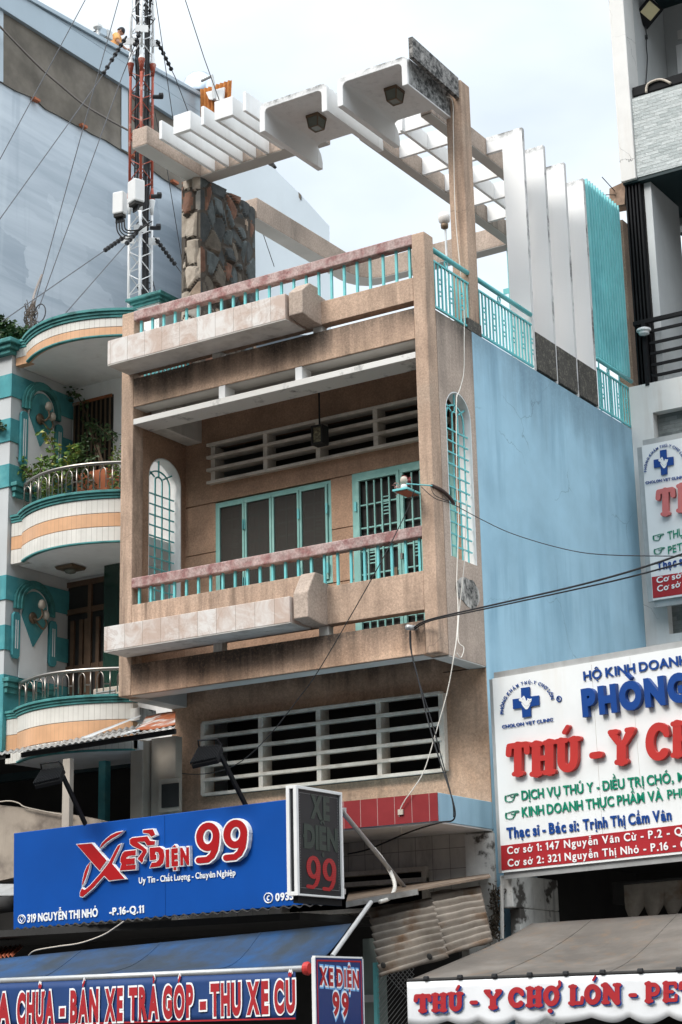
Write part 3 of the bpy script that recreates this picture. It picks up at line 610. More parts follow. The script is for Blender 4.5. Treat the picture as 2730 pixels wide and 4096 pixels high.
# rubble-stone pillar
def rubble(x0, x1, y0, y1, z0, z1):
    rnd = random.Random(11)
    bm = bmesh.new(); s = .024
    seeds = []
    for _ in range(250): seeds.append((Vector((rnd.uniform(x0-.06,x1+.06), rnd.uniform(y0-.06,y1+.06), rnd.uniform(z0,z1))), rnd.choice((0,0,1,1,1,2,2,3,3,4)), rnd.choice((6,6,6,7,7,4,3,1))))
    def col(p, n):
        d = sorted(((q.x-p.x)**2+(q.y-p.y)**2+((q.z-p.z)*.62)**2, i) for i, (q, _, _2) in enumerate(seeds))[:2]
        a, b_ = math.sqrt(d[0][0]), math.sqrt(d[1][0]); e = b_-a
        return e, d[0][1]
    faces = []
    def face_grid(fn, nu, nv, nrm):
        vs = []; info = []
        for j in range(nv+1):
            for i in range(nu+1):
                p = fn(i/nu, j/nv); e, si = col(p, nrm)
                lift = min(1, e/.032); rr = random.Random(si)
                tilt = rr.uniform(.016,.048)+ (p-seeds[si][0]).dot(Vector((rr.uniform(-.2,.2), rr.uniform(-.2,.2), rr.uniform(-.2,.2))))
                edge = min(1, 5*min(i/nu, 1-i/nu)); lift = lift if min(i, nu-i) else 0
                vs.append(bm.verts.new(p+nrm*max(-.02, tilt*lift)*edge)); info.append((e, si))
        for j in range(nv):
            for i in range(nu):
                q = [j*(nu+1)+i, j*(nu+1)+i+1, (j+1)*(nu+1)+i+1, (j+1)*(nu+1)+i]
                f = bm.faces.new([vs[t] for t in q]); e = sum(info[t][0] for t in q)/4
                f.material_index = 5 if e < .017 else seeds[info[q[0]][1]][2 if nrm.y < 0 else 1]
                f.smooth = False
    for fn, L, n in ((lambda u, v: Vector((x0+(x1-x0)*u, y0, z0+(z1-z0)*v)), x1-x0, Vector((0,-1,0))), (lambda u, v: Vector((x1, y0+(y1-y0)*u, z0+(z1-z0)*v)), y1-y0, Vector((1,0,0))),
                     (lambda u, v: Vector((x1-(x1-x0)*u, y1, z0+(z1-z0)*v)), x1-x0, Vector((0,1,0))), (lambda u, v: Vector((x0, y1-(y1-y0)*u, z0+(z1-z0)*v)), y1-y0, Vector((-1,0,0)))):
        face_grid(fn, max(3, int(L/s)), int((z1-z0)/s), n)
    me = bpy.data.meshes.new('stone_pillar'); bm.to_mesh(me); bm.free()
    for n_, c in (('slate_stone', (.055,.06,.06)), ('grey_brown_stone', (.125,.105,.082)), ('blue_grey_stone', (.085,.098,.098)), ('red_brown_stone', (.17,.085,.055)), ('ochre_stone', (.27,.20,.145))):
        me.materials.append(mat(n_, c, .85, var=.35, vs=9, c2=tuple(v*1.5 for v in c), c2s=6, bump=.4, bs=30))
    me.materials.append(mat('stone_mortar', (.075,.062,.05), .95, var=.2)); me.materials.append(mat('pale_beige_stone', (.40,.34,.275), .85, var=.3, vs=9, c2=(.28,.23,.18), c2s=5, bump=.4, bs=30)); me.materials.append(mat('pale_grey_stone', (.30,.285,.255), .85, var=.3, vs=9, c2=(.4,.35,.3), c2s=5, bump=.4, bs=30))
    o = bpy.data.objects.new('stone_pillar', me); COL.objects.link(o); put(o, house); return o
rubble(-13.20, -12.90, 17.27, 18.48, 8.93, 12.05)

# white pergola slats over the front terrace
SY0, SY1 = 16.16, 17.26
def slat(x0, x1): H('pergola_slat', MB().box(x0, x1, SY0, SY1, BZ0+.0, BZ1), 'white', .006)
slat(-12.70, -12.655); slat(-12.06, -12.015); slat(-11.44, -11.395)
for x0, x1 in ((-12.48, -12.22), (-11.86, -11.59)):
    H('pergola_slat', MB().prism([(x0,SY1,BZ0+.001),(x0,SY0,BZ0+.001),(x1,SY0,BZ0+.001),(x1,SY1,BZ0+.001),(x1-.045,SY1,BZ0+.001),(x1-.045,SY0+.06,BZ0+.001),(x0+.045,SY0+.06,BZ0+.001),(x0+.045,SY1,BZ0+.001)], (0,0,0), (0,0,BZ1-BZ0)), 'white', .006)
# two inverted-U canopies
def canopy_shell(x0, x1, zb, zt, y0, y1, ta=.075, tt=.075, r=.06):
    out = [(x0, zb)]+[(x0+.07-.07*math.cos(a), zt-.07+.07*math.sin(a)) for a in (0,.5,1.05,1.57)]+[(x1-.07+.07*math.sin(a), zt-.07+.07*math.cos(a)) for a in (0,.5,1.05,1.57)]+[(x1, zb)]
    xi0, xi1, zi = x0+ta, x1-ta, zt-tt
    inn = [(xi1, zb)]+[(xi1-r+r*math.cos(a), zi-r+r*math.sin(a)) for a in (0,.4,.8,1.2,1.57)]+[(xi0+r-r*math.sin(a), zi-r+r*math.cos(a)) for a in (0,.4,.8,1.2,1.57)]+[(xi0, zb)]
    m = MB().prism([(x,y0,z) for x, z in out+inn], (0,0,0), (0,y1-y0-.12,0))
    # cheeks run on past the top plate with a small fillet
    for xa, xb in ((x0, xi0), (xi1, x1)): m.prism([(xa, y1-.12, zb), (xa, y1, zb), (xa, y1, zb+.10), (xa, y1-.03, zb+.19), (xa, y1-.12, zi)], (0,0,0), (xb-xa,0,0))
    return m
for i, (x0, x1) in enumerate(((-11.11, -10.17), (-10.03, -9.10))):
    H('roof_canopy', canopy_shell(x0, x1, 11.62, 11.98, 16.03, 17.27 if i == 0 else 17.3), 'hood', .006)
H('mould_film', MB().box(-9.099, -9.096, 16.06, 17.0, 11.64, 11.95), mould_mat('black_mould_film', (.5,.49,.47), (.28,.46), 2.2), 0)
T['finedge'] = mould_mat('worn_fin_edge', (.60,.585,.57), (.5,.62), 3.0)
# fins with their overhead arms, granite boxes between, ribbed screen
for y in (18.59, 19.17, 19.76, 20.33):
    H('edge_wear', MB().box(-8.9698, -8.9662, y+.002, y+.053, 8.98, 12.13), 'finedge', 0); H('fin', MB().prism([(-8.97,y,8.93),(-9.25,y,8.93),(-9.25,y,11.92),(-9.468,y,11.92),(-9.468,y,12.14),(-8.97,y,12.14)], (0,0,0), (0,.055,0)), 'finw', .005)
for y in (17.45, 18.02, 18.59, 19.17, 19.76, 20.33): H('pergola_slat', MB().box(-10.389, -9.622, y, y+.045, 11.892, 12.12), 'white', .004)
H('pergola_slat', MB().box(-10.02, -9.98, 17.4, 21.2, 11.894, 12.115), 'white', .004)
for y in (18.645, 19.225, 19.815): H('granite_box', MB().prism([(-9.2,y,8.99),(XR+.005,y,8.99),(XR+.005,y,9.46),(-9.05,y,9.52),(-9.2,y,9.52)], (0,0,0), (0,.515,0)), 'gran', .008)
q = [(XR-.03,20.42,9.70),(XR-.03,21.52,9.70),(XR-.03,21.52,12.17),(XR-.03,20.42,12.17)]
sm = MB(); n = 13
for i in range(n):
    y = 20.42+(21.5-20.42)*i/n; d = (21.5-20.42)/n
    sm.box(XR-.05, XR-.045, y, y+d, 9.72, 12.15); sm.box(XR-.044, XR-.004, y+d*.1, y+d*.36, 9.70, 12.17)
H('ribbed_screen', sm, 'teals', 0)
H('rear_post', MB().box(XR-.2, XR-.003, 21.53, 21.70, 8.93, 12.0), 'tan', .008)
g = MB()
for i in range(12): x = -10.6+i*.14; g.box(x-.008, x+.008, 21.30, 21.316, 8.93, 11.93)
for i in range(4):
    for zz in (11.55, 11.4, 11.2, 11.05): x = -10.6+i*.42; g.box(x, x+.1, 21.318, 21.33, zz, zz+.015)
g.box(-10.7, -9.1, 21.318, 21.33, 11.25, 11.33)
H('rear_grille', g, 'teal', 0)

# ------------------------------------------------------------------ the teal-and-white house on the left
NX, NY0, NY1, PX1 = -15.1, 16.25, 17.42, -13.16       # niche wall plane, pier front, recess back, party line
teal = thing('balcony_house', 'white and teal house with curved tiled balconies left of the tan house', 'house', (NX, NY0, GZ))
def L(name, mb, mt, bevel=0, **k): return mb.build(name, mt, teal, bevel=bevel, **k)
def zr(y, f=ZF, Y=16.2, x=950): return pY(f(x, y), Y).z
ztop = zr(262, x=975)
zlow = pX(ZH(40,1600), NX).z
L('pier', MB().box(NX-2.2, NX, NY0, NY1+3, zlow, ztop-.12), 'rgrey')
L('back_wall', MB().box(NX, PX1, NY1, NY1+.2, zlow, ztop-.3), 'white')
L('house_body', MB().box(NX-2.1, PX1, NY1+.2, 24, zlow, ztop-.35), 'rgrey')
# striped corner: teal painted courses
def zc(y, f=ZF): return pX(f(75 if f is ZF else 40, y), NX).z
zs = [(zc(765), zc(945)), (zc(1118), zc(1300)), (zc(1480), zc(1662)), (zc(192, ZH), zc(385, ZH)), (zc(585, ZH), zc(780, ZH)), (zc(975, ZH), zlow+.02)]
for z1, z0 in zs:
    m = MB().box(NX+.001, NX+.016, NY0-.016, NY1-.002, z0, z1).box(NX-2.2, NX+.001, NY0-.016, NY0-.001, z0, z1)
    L('painted_course', m, 'tealw', .003)
# niches with arch mouldings, flanking pilasters, plaque
def niche(f, pts):
    y = lambda px: pX(f(*px), NX).y; z = lambda px: pX(f(*px), NX).z
    ya, yb, zbot, zspr, zcr = pts
    c = (ya+yb)/2; r = (yb-ya)/2; rz = zcr-zspr
    def arcp(k, x, kz=None): return [(x, c+r*k*math.cos(math.pi*(1-i/16)), zspr+rz*(kz or k)*math.sin(math.pi*(1-i/16))) for i in range(17)]
    a = arcp(1, NX+.017); L('niche_panel', MB().prism([(NX+.017, ya, zbot)]+a+[(NX+.017, yb, zbot)], (0,0,0), (.012,0,0)), 'white')
    for k0, k1, d in ((1.0, 1.16, .075), (1.16, 1.34, .055), (1.34, 1.46, .035)):
        m = MB(); p0, p1 = arcp(k0, NX+.016), arcp(k1, NX+.016)
        for i in range(16): m.hexa([p0[i], p0[i+1], p1[i+1], p1[i]]+[tuple(Vector(q)+Vector((d,0,0))) for q in (p0[i], p0[i+1], p1[i+1], p1[i])])
        for s, p_ in ((-1, ya), (1, yb)): m.box(NX+.016, NX+.016+d, *sorted((p_+s*r*(k0-1), p_+s*r*(k1-1))), zspr-.07, zspr)
        L('arch_moulding', m, 'tealm')
    for s, p_ in ((-1, ya), (1, yb)):
        q = [p_+s*.02, p_+s*.15]; q.sort(); zt = zspr-.12; zb_ = zbot+.22
        st = L('pilaster_strip', MB().prism([(NX+.016,q[0],zb_+.04),(NX+.016,q[0]+.03,zb_),(NX+.016,q[1]-.03,zb_),(NX+.016,q[1],zb_+.04),(NX+.016,q[1],zt-.04),(NX+.016,q[1]-.03,zt),(NX+.016,q[0]+.03,zt),(NX+.016,q[0],zt-.04)], (0,0,0), (.04,0,0)), 'tealw', .004)
        for t in (.36, .64): MB().box(NX+.056, NX+.060, q[0]+(q[1]-q[0])*t-.007, q[0]+(q[1]-q[0])*t+.007, zb_+.12, zt-.1).build('flute', 'white', st)
    L('ledge_moulding', MB().box(NX+.016, NX+.12, ya-.28, yb+.1, zbot-.09, zbot-.04).box(NX+.016, NX+.09, ya-.26, yb+.08, zbot-.15, zbot-.09).box(NX+.016, NX+.06, ya-.24, yb+.06, zbot-.22, zbot-.15), 'tealm', .006)
    zk = zspr-rz*.1
    L('plaque', MB().prism([(NX+.029, c+r*.83*math.cos(t), zspr+rz*.86*math.sin(t)) for t in (math.pi-i*math.pi/12 for i in range(13))]+[(NX+.029, c+r*.93, zspr-.16), (NX+.029, c-.02, zspr-.50), (NX+.029, c-r*.93, zspr-.14)], (0,0,0), (.02,0,0)), 'tealw')
    return c, zspr
y_ = lambda f, px: pX(f(*px), NX).y
z_ = lambda f, px: pX(f(*px), NX).z
n1 = niche(ZF, (y_(ZF,(212,1010)), y_(ZF,(415,1080)), z_(ZF,(190,1640)), z_(ZF,(212,1020)), z_(ZF,(305,912))))
n2 = niche(ZH, (y_(ZH,(150,420)), y_(ZH,(365,480)), z_(ZH,(130,1000)), z_(ZH,(150,425)), z_(ZH,(235,305))))
def sconce(c, zc_, label):
    s = thing('wall_lamp', label, 'wall lamp', (NX+.05, c, zc_-.25), 'double sconces in the arched niches')
    MB().lathe([(.0,0),(.07,.005),(.075,.02),(.03,.035)], (NX+.05, c-.06, zc_-.17), 14, (1,0,0)).build('back_plate', 'bronze', s, smooth=True)
    MB().tube(smooth_path([(NX+.07,c-.06,zc_-.17),(NX+.14,c-.05,zc_-.2),(NX+.16,c+.0,zc_-.14),(NX+.15,c,zc_-.06)]), .013).tube(smooth_path([(NX+.07,c-.06,zc_-.17),(NX+.14,c+.03,zc_-.30),(NX+.16,c+.08,zc_-.24),(NX+.15,c+.07,zc_-.18)]), .013).build('arm', 'bronze', s, smooth=True)
    for dy, dz in ((0, -.06), (.07, -.18)):
        MB().lathe([(.018,0),(.045,.025),(.048,.065),(.034,.105),(.01,.122)], (NX+.15, c+dy, zc_+dz), 14).build('lamp_shade', 'cream', s, smooth=True)
sconce(n1[0], n1[1]+.02, 'cream double sconce on a teal plaque above the leafy balcony')
sconce(n2[0], n2[1]+.02, 'cream double sconce on a teal plaque beside the brown wooden door')
# curved fronts
AX0, AX1 = -14.86, PX1
def arc(x, bulge=.30, y=16.22):
    t = (x-(AX0+AX1)/2+.05)/((AX1-AX0)/2); return y+.06-bulge*(1-t*t)
def arc_strip(z0, z1, off, mt, name, par, x0=AX0, x1=AX1, n=26, th=.09, bev=.003):
    P = [(x0+(x1-x0)*i/n) for i in range(n+1)]; m = MB()
    vs = []; 
    for x in P:
        y = arc(x)-off; vs += [(x,y,z0),(x,y,z1),(x,y+th+off,z1),(x,y+th+off,z0)]
    fs = [(i*4+j, i*4+(j+1)%4, (i+1)*4+(j+1)%4, (i+1)*4+j) for i in range(n) for j in range(4)]+[(3,2,1,0),(n*4,n*4+1,n*4+2,n*4+3)]
    m.add(vs, fs); return m.build(name, mt, par, bevel=bev)
def slab_poly(z0, z1, par, hole=None, mt='white', name='balcony_soffit'):
    n = 22; front = [(AX0+(AX1-AX0)*i/n) for i in range(n+1)]
    poly = [(x, arc(x)+.02) for x in front]
    if hole:
        hx, ya, yb = hole
        poly += [(AX1, ya)]+[(hx+.18-.18*math.sin(a), (ya+yb)/2-(yb-ya)/2*math.cos(a)) for a in (0,.3,.6,.9,1.2,1.57,1.94,2.24,2.54,2.84,3.14)]+[(AX1, yb)]
    poly += [(AX1, NY1-.002), (NX+.02, NY1-.002), (NX+.02, 16.45), (AX0, 16.45)]
    return MB().prism([(x,y,z0) for x, y in poly], (0,0,0), (0,0,z1-z0)).build(name, mt, par)
def side_return(z0, z1, mt):
    return MB().box(NX+.02, AX0-.002, 16.30, 16.40, z0, z1).build('front_return', mt, teal)
def curved_front(bands, cap, rail_top, hole=None):
    """bands: (z1, z0, material) from the top; cap (z1, z0)"""
    for z1, z0, mt in bands:
        arc_strip(z0+.003, z1-.003, 0, mt, 'tiled_band', teal); side_return(z0+.003, z1-.003, mt)
    c1, c0 = cap; h = (c1-c0)/3
    for i, o in enumerate((.018, .036, .06)):
        arc_strip(c0+h*i+.001, c0+h*(i+1)-.001, o, 'tealm', 'cap_moulding', teal, AX0-.02-.02*i)
        MB().box(NX+.02, AX0-.025-.02*i, 16.30-o*.6, 16.40, c0+h*i+.001, c0+h*(i+1)-.001).build('cap_moulding', 'tealm', teal)
    slab_poly(bands[-1][1]+.012, bands[-1][1]+.11, teal, hole)
    arc_strip(bands[-1][1]-.012, bands[-1][1]+.008, .004, 'tealm', 'soffit_edge', teal, th=.05)
    if rail_top:
        xs = [AX0+.02+(AX1-AX0-.04)*i/30 for i in range(31)]; zt = rail_top; zb = c1
        rl = MB().tube([(NX+.07,16.75,zt),(NX+.09,16.45,zt)]+[(x, arc(x)+.03, zt) for x in xs], .022, 10).build('steel_railing', 'steel', teal, smooth=True)
        MB().tube([(NX+.03,16.75,zt),(NX+.08,16.75,zt)], .035, 12).build('rail_flange', 'steel', rl, smooth=True)
        n = 8; hh = zt-zb
        for i in range(n+1):
            x = AX0+.0+(AX1-AX0-.03)*i/n; y = arc(x)+.03
            MB().tube([(x,y,zb-.02),(x,y,zt)], .0085, 8).build('baluster', 'steel', rl, smooth=True)
            if i < n:
                xa = x+.5*(AX1-AX0)/n; w = .048; ya = arc(xa)+.03
                MB().tube([(xa-w,ya,zb+.13*hh)]+[(xa-w*math.cos(a), ya, zb+.63*hh+w*1.6*math.sin(a)) for a in (0,.4,.8,1.2,1.57,1.94,2.34,2.74,3.14)]+[(xa+w,ya,zb+.13*hh)], .0075, 6).tube([(xa,ya,zb+.63*hh+w*1.6),(xa,ya,zt)], .009, 6).build('hoop', 'steel', rl, smooth=True)
                MB().tube([(xa+w,ya,zb+.42*hh),(x+(AX1-AX0)/n, arc(x+(AX1-AX0)/n)+.03, zb+.42*hh)], .008, 6).build('rail_link', 'steel', rl)
curved_front([(zr(320,x=975), zr(392,x=975), 'ctilew'), (zr(392,x=975), zr(456,x=975), 'ctileo')], (zr(255,x=975), zr(320,x=975)), None, (-14.02, 16.72, 17.12))
curved_front([(zr(1742), zr(1855), 'ctilew'), (zr(1855), zr(1962), 'ctileo'), (zr(1962), zr(2078), 'ctilew')], (zr(1680), zr(1742)), zr(1458))
q = lambda y: zr(y, ZH, 16.2, 925)
curved_front([(q(1192), q(1325), 'ctilew'), (q(1325), q(1470), 'ctileo'), (q(1470), q(1560), 'ctilew')], (q(1128), q(1192)), q(922))
# roof parapet cap over the pier and a square pedestal
zt = zr(255, x=975)
for i, o in enumerate((.03,.07,.11)): L('pier_cap', MB().box(NX-2.3, NX+o, NY0-o-.05, NY0+1.2, zt-.19+.06*i, zt-.13+.06*i), 'tealm', .01)
pp = pY(ZF(1110, 290), 17.1); p2 = pY(ZF(1245, 240), 17.1)
x0, x1 = -14.05, -13.55; yy = 17.35; zz = pY(ZF(1230, 135), 17.3).z
L('roof_pedestal', MB().box(-14.0, -13.62, yy, yy+.6, ztop-.3, zz-.12), 'rwhite')
for i, o in enumerate((.03,.06,.10)): L('pedestal_cap', MB().box(-14.0-o, -13.62+o, yy-o, yy+.6+o, zz-.12+.04*i, zz-.08+.04*i), 'tealm', .006)
# openings in the back wall
gz0, gz1 = zr(1700), pY(ZF(700, 985), NY1).z
gx0, gx1 = pY(ZF(585, 1300), NY1).x, pY(ZF(890, 1300), NY1).x
L('dark_opening', MB().box(gx0, gx1, NY1-.012, NY1-.002, gz0, gz1), 'shadeblack')
gm = L('window_grille', MB().box(gx0, gx1, NY1-.05, NY1-.03, gz1-.04, gz1), 'rust')
for i in range(9):
    x = gx0+.03+(gx1-gx0-.06)*i/8; MB().box(x-.01, x+.01, NY1-.048, NY1-.03, gz0, gz1-.04).build('grille_bar', 'bronze', gm)
dx0, dx1 = pY(ZH(510, 600), NY1).x, pY(ZH(940, 600), NY1).x; dz0, dz1 = q(1100), pY(ZH(620, 255), NY1).z
wd = L('wooden_door', MB().box(dx0, dx1, NY1-.02, NY1-.002, dz0, dz1), 'shadeblack')
for a in (0, .17, .34, .44, .50, .66, .83, .985):
    x = dx0+(dx1-dx0-.05)*a; MB().box(x, x+.055, NY1-.06, NY1-.021, dz0, dz1-(0 if a in (0,.5,.985) else .5)).build('door_stile', 'wood', wd, bevel=.004)
for b_ in (.0, .34, .76, .965): MB().box(dx0+.056, dx1-.06, NY1-.05, NY1-.021, dz0+(dz1-dz0)*b_, dz0+(dz1-dz0)*b_+.07).build('door_rail', 'wood', wd, bevel=.004)
gx = pY(ZH(825, 300), 17.1).x
L('glass_screen', MB().box(gx, pY(ZH(958,300),17.1).x, 17.08, 17.095, q(1100), pY(ZH(830, 50), 17.1).z), 'gglass')
def ceil_lamp(p, Z, label, r, shape, gp=None):
    c = pZ(p, Z); t = thing('ceiling_lamp', label, 'ceiling lamp', c, gp)
    if shape == 'round':
        MB().lathe([(r,0),(r,-.03),(r*.86,-.045)], c, 24).build('rim', 'bronze', t); MB().lathe([(r*.82,-.046),(r*.6,-.075),(r*.2,-.09)], c, 24).build('diffuser', 'lens', t, smooth=True)
    else:
        a = r
        MB().hexa([c+Vector((sx*a*k_, sy*a*k_, z)) for z, k_ in ((-.035,.86),(0,1)) for sx, sy in ((-1,-1),(1,-1),(1,1),(-1,1))]).build('rim', 'bronze', t)
        MB().lathe([(r*.6,-.036),(r*.45,-.07),(r*.1,-.085)], c, 20).build('diffuser', 'lens', t, smooth=True)
    return t
ceil_lamp(ZF(820, 985), zr(456, x=975)-.0, 'round dark ceiling lamp above the leafy upper balcony', .13, 'round')
ceil_lamp(ZH(555, 135), zr(2078)-.0, 'square bronze ceiling lamp under the tiled middle balcony', .14, 'square')
# air conditioner behind the lower railing
ac = thing('air_conditioner', 'white outdoor air conditioner behind the lower steel railing', 'air conditioner', (-13.55, 16.95, q(1185)))
a = pY(ZH(738, 1092), 17.0); b_ = pY(ZH(928, 1080), 17.0)
MB().box(a.x, b_.x+.1, 16.98, 17.2, a.z-.5, a.z).build('case', 'cream', ac, bevel=.015)
gl = MB()
for i in range(8): gl.box(a.x+.05, b_.x-.02, 16.965, 16.978, a.z-.06-.03*i, a.z-.045-.03*i)
gl.build('fan_grille', 'galv', ac)

# greenery
def leaves(m, c, rad, n, size, rnd, squash=(1,1,1)):
    for _ in range(n):
        d = Vector((rnd.gauss(0,1), rnd.gauss(0,1), rnd.gauss(0,1))).normalized()*rad*(rnd.random()**.45); d = Vector((d.x*squash[0], d.y*squash[1], d.z*squash[2]))
        p = Vector(c)+d; u = Vector((rnd.gauss(0,1), rnd.gauss(0,1), rnd.gauss(0,.5)-.3)).normalized(); w = u.orthogonal().normalized(); w.rotate(Matrix.Rotation(rnd.random()*6.28, 3, u)); L_ = size*rnd.uniform(.7,1.35)
        q = u.cross(w)*L_*.10
        m.add([p, p+u*L_*.45+w*L_*.26+q, p+u*L_, p+u*L_*.45-w*L_*.26+q], [(0,1,2),(0,2,3)])
def shrub(name, label, cat, branches, base, mt, size, n, group=None, rr=.11, seed=1, pot=None):
    rnd = random.Random(seed); t = thing(name, label, cat, base, group); st = MB(); lf = MB()
    for br in branches:
        P = [Vector(base)]+[Vector(b) for b in br]; st.tube(smooth_path(P, 4), [.014-.010*i/(len(P)*4-4) for i in range((len(P)-1)*4+1)], 5)
        S = smooth_path(P, 5)
        for i in range(len(S)//3, len(S)): leaves(lf, S[i], rr, n, size, rnd)
    st.build('stem', 'twig', t); lf.build('foliage', mt, t, fix=False)
    if pot: MB().lathe([(.10,0),(.13,.02),(.16,.24),(.18,.25),(.18,.29),(.15,.29)], Vector(base)-Vector((0,0,.0)), 18).build('pot', 'terra', t, smooth=False)
    return t
zb1 = zr(1700)-.05; by = 16.55
g = lambda x, y, Y=16.45: pY(ZF(x, y), Y)
shrub('balcony_shrub', 'tall yellow-green shrub growing through the steel balcony railing', 'shrub', [[g(400,1560),g(430,1400),g(360,1230)], [g(330,1560),g(350,1440)], [g(470,1560),g(560,1400,16.5),g(590,1370,16.5)], [g(380,1650,16.3),g(400,1560,16.3),g(520,1500,16.4)], [g(300,1600),g(220,1560),g(150,1470)], [g(470,1700),g(480,1600),g(540,1480)], [g(350,1720,16.25),g(370,1680,16.2)]], (-14.3, by, zb1), 'leaf', .07, 11, rr=.10, seed=4)
shrub('balcony_shrub', 'dark trailing shrub in front of the barred upper window', 'shrub', [[g(640,1500,17),g(650,1380,17),g(690,1260,17.1)], [g(610,1620,16.8),g(600,1480,16.9),g(660,1420,17)], [g(700,1600,16.8),g(720,1450,16.9)], [g(750,1250,17.2),g(830,1240,17.2)], [g(640,1000,17.3),g(530,960,17.3)], [g(700,1180,17.2),g(900,1290,17.0)]], (-13.9, 16.95, zb1), 'dleaf', .065, 11, rr=.10, seed=5)
shrub('balcony_shrub', 'thin feathery plant beside the tan corner post', 'shrub', [[g(900,1600,16.5),g(920,1480,16.6),g(930,1370,16.6)], [g(940,1620,16.4),g(900,1660,16.4)], [g(930,1560,16.6),g(880,1400,16.7)]], (-13.35, 16.6, zb1), 'leaf', .045, 10, rr=.10, seed=6)
tp = thing('brick_planter', 'red brick planter standing behind the upper balcony railing', 'planter', (-13.75, 16.9, zb1-.4))
a = g(610,1640,16.9); b_ = g(850,1520,16.9)
MB().box(a.x, b_.x, 16.88, 17.15, zb1-.4, g(700,1545,16.9).z).build('planter_box', 'brick', tp, bevel=.01)
zr0 = ztop
h = lambda x, y: pY(ZF(x, y), 16.7)
shrub('roof_plant', 'fern-like plant on the left end of the teal roof parapet', 'plant', [[h(30,430),h(20,400)], [h(60,450),h(90,410)], [h(100,480),h(140,450)], [h(20,400),h(-5,340)], [h(130,480),h(210,445)]], h(60,520), 'dleaf', .085, 16, rr=.10, seed=8)
shrub('wall_weed', 'small weed growing from the far left wall edge', 'plant', [[pY(ZF(-30,1170),16.2), pY(ZF(2,1190),16.15)]], pY(ZF(-40,1230),16.25), 'dleaf', .06, 12, rr=.06, seed=9)

# ------------------------------------------------------------------ big grey building behind, pale building behind
BX = -29.0
big = thing('grey_building', 'large grey-blue building with bare cement strip and metal parapet behind the mast', 'building', (BX, 30, GZ))
def bx(x, y, X=BX): return pX(ZU(x, y), X)
ts, te = bx(160, 0), bx(1225, 590)
ya, yb = bx(-250,-10).y-1.0, bx(1330, 700).y
zcl = bx(350, 288).z
MB().box(BX-6, BX, ya, yb, GZ, zcl+.05).build('side_wall', 'grout', big)
cpt = [(0,55),(0,470),(90,520),(190,560),(260,625),(330,660),(430,715),(480,740),(530,770),(600,800),(690,858),(760,900),(850,960),(930,1020),(1040,1088),(1100,1120),(1100,745),(960,662),(690,480)]
pts = [bx(x, y, BX+.02) for x, y in cpt]; pts[0].y = ya; pts[0].z = zcl; pts[1].y = ya
for i in (-3,-2,-1): pts[i].z = zcl
MB().prism(pts, (0,0,0), (.03,0,0)).build('cement_strip', 'cement', big)
for xa, xb, yt, yl in ((-30, 17, 60, 470), (692, 728, 500, 868)):
    a = [bx(xa, yt, BX+.06), bx(xb, yt+20, BX+.06), bx(xb, yl, BX+.06), bx(xa, yl-20, BX+.06)]; a[0].z = a[1].z = zcl
    MB().prism(a, (0,0,0), (.02,0,0)).build('painted_pier', 'lgrey', big)
for x, y in ((185,555),(455,705),(750,880),(975,1025)):
    a, b_ = bx(x, y, BX+.07), bx(x+32, y+32, BX+.07); MB().box(BX+.03, BX+.16, a.y, b_.y, b_.z, a.z).build('brick_hole', 'brick', big)
zt1 = te.z; zmd = (zt1+zcl)/2
pcl = big
MB().box(BX-.3, BX+.16, ya, yb, zcl, zmd-.02).build('cladding_panel', 'clad', big, bevel=.01)
zta = ts.z; ytb = te.y
MB().prism([(BX-.3, ya, zmd), (BX-.3, yb, zmd), (BX-.3, yb, zt1-.12), (BX-.3, ts.y, zta-.12), (BX-.3, ya, zta-.12+(ts.y-ya)*(zta-zt1)/(te.y-ts.y))], (0,0,0), (.44,0,0)).build('cladding_panel', 'clad', big, bevel=.01)
kk = (zta-zt1)/(te.y-ts.y)
MB().prism([(BX-.4, ya, zta-.12+(ts.y-ya)*kk), (BX-.4, yb, zt1-.12), (BX-.4, yb, zt1), (BX-.4, ya, zta+(ts.y-ya)*kk)], (0,0,0), (.62,0,0)).build('parapet_cap', 'clad', big, bevel=.01)
# rope-like cable sagging over the cement
P = [bx(x, y, BX+.3) for x, y in ((-40,110),(0,150),(110,265),(240,395),(350,490),(470,590),(600,670),(730,742))]
tag(MB().tube(smooth_path(P), .028, 6).build('rope_cable', mat('old_rope', (.2,.17,.15), .9), smooth=True), 'thick twisted cable sagging across the bare cement wall', 'cable')

pale = thing('pale_building', 'plain pale grey building with a stepped gable behind the roof terrace', 'building', (-20, 36, GZ))
pk = [(-160,690),(235,735),(262,752),(300,792),(390,880),(410,900),(547,1052),(556,1620),(-160,1620)]
pp = [pY(ZT(x, y), 36) for x, y in pk]
MB().prism(pp, (0,0,0), (-5.6,7.0,0)).build('gable_block', 'lgrey', pale)
MB().prism([pY(ZT(x,y), 35.99) for x, y in ((388,875),(400,888),(400,915),(391,905))], (0,-.03,0), (0,0,0)).build('stain_patch', 'cement', pale)
MB().bar(pY(ZT(240,722),36.2), pY(ZT(258,748),36.2), .12).build('roof_bracket', 'shadeblack', pale)

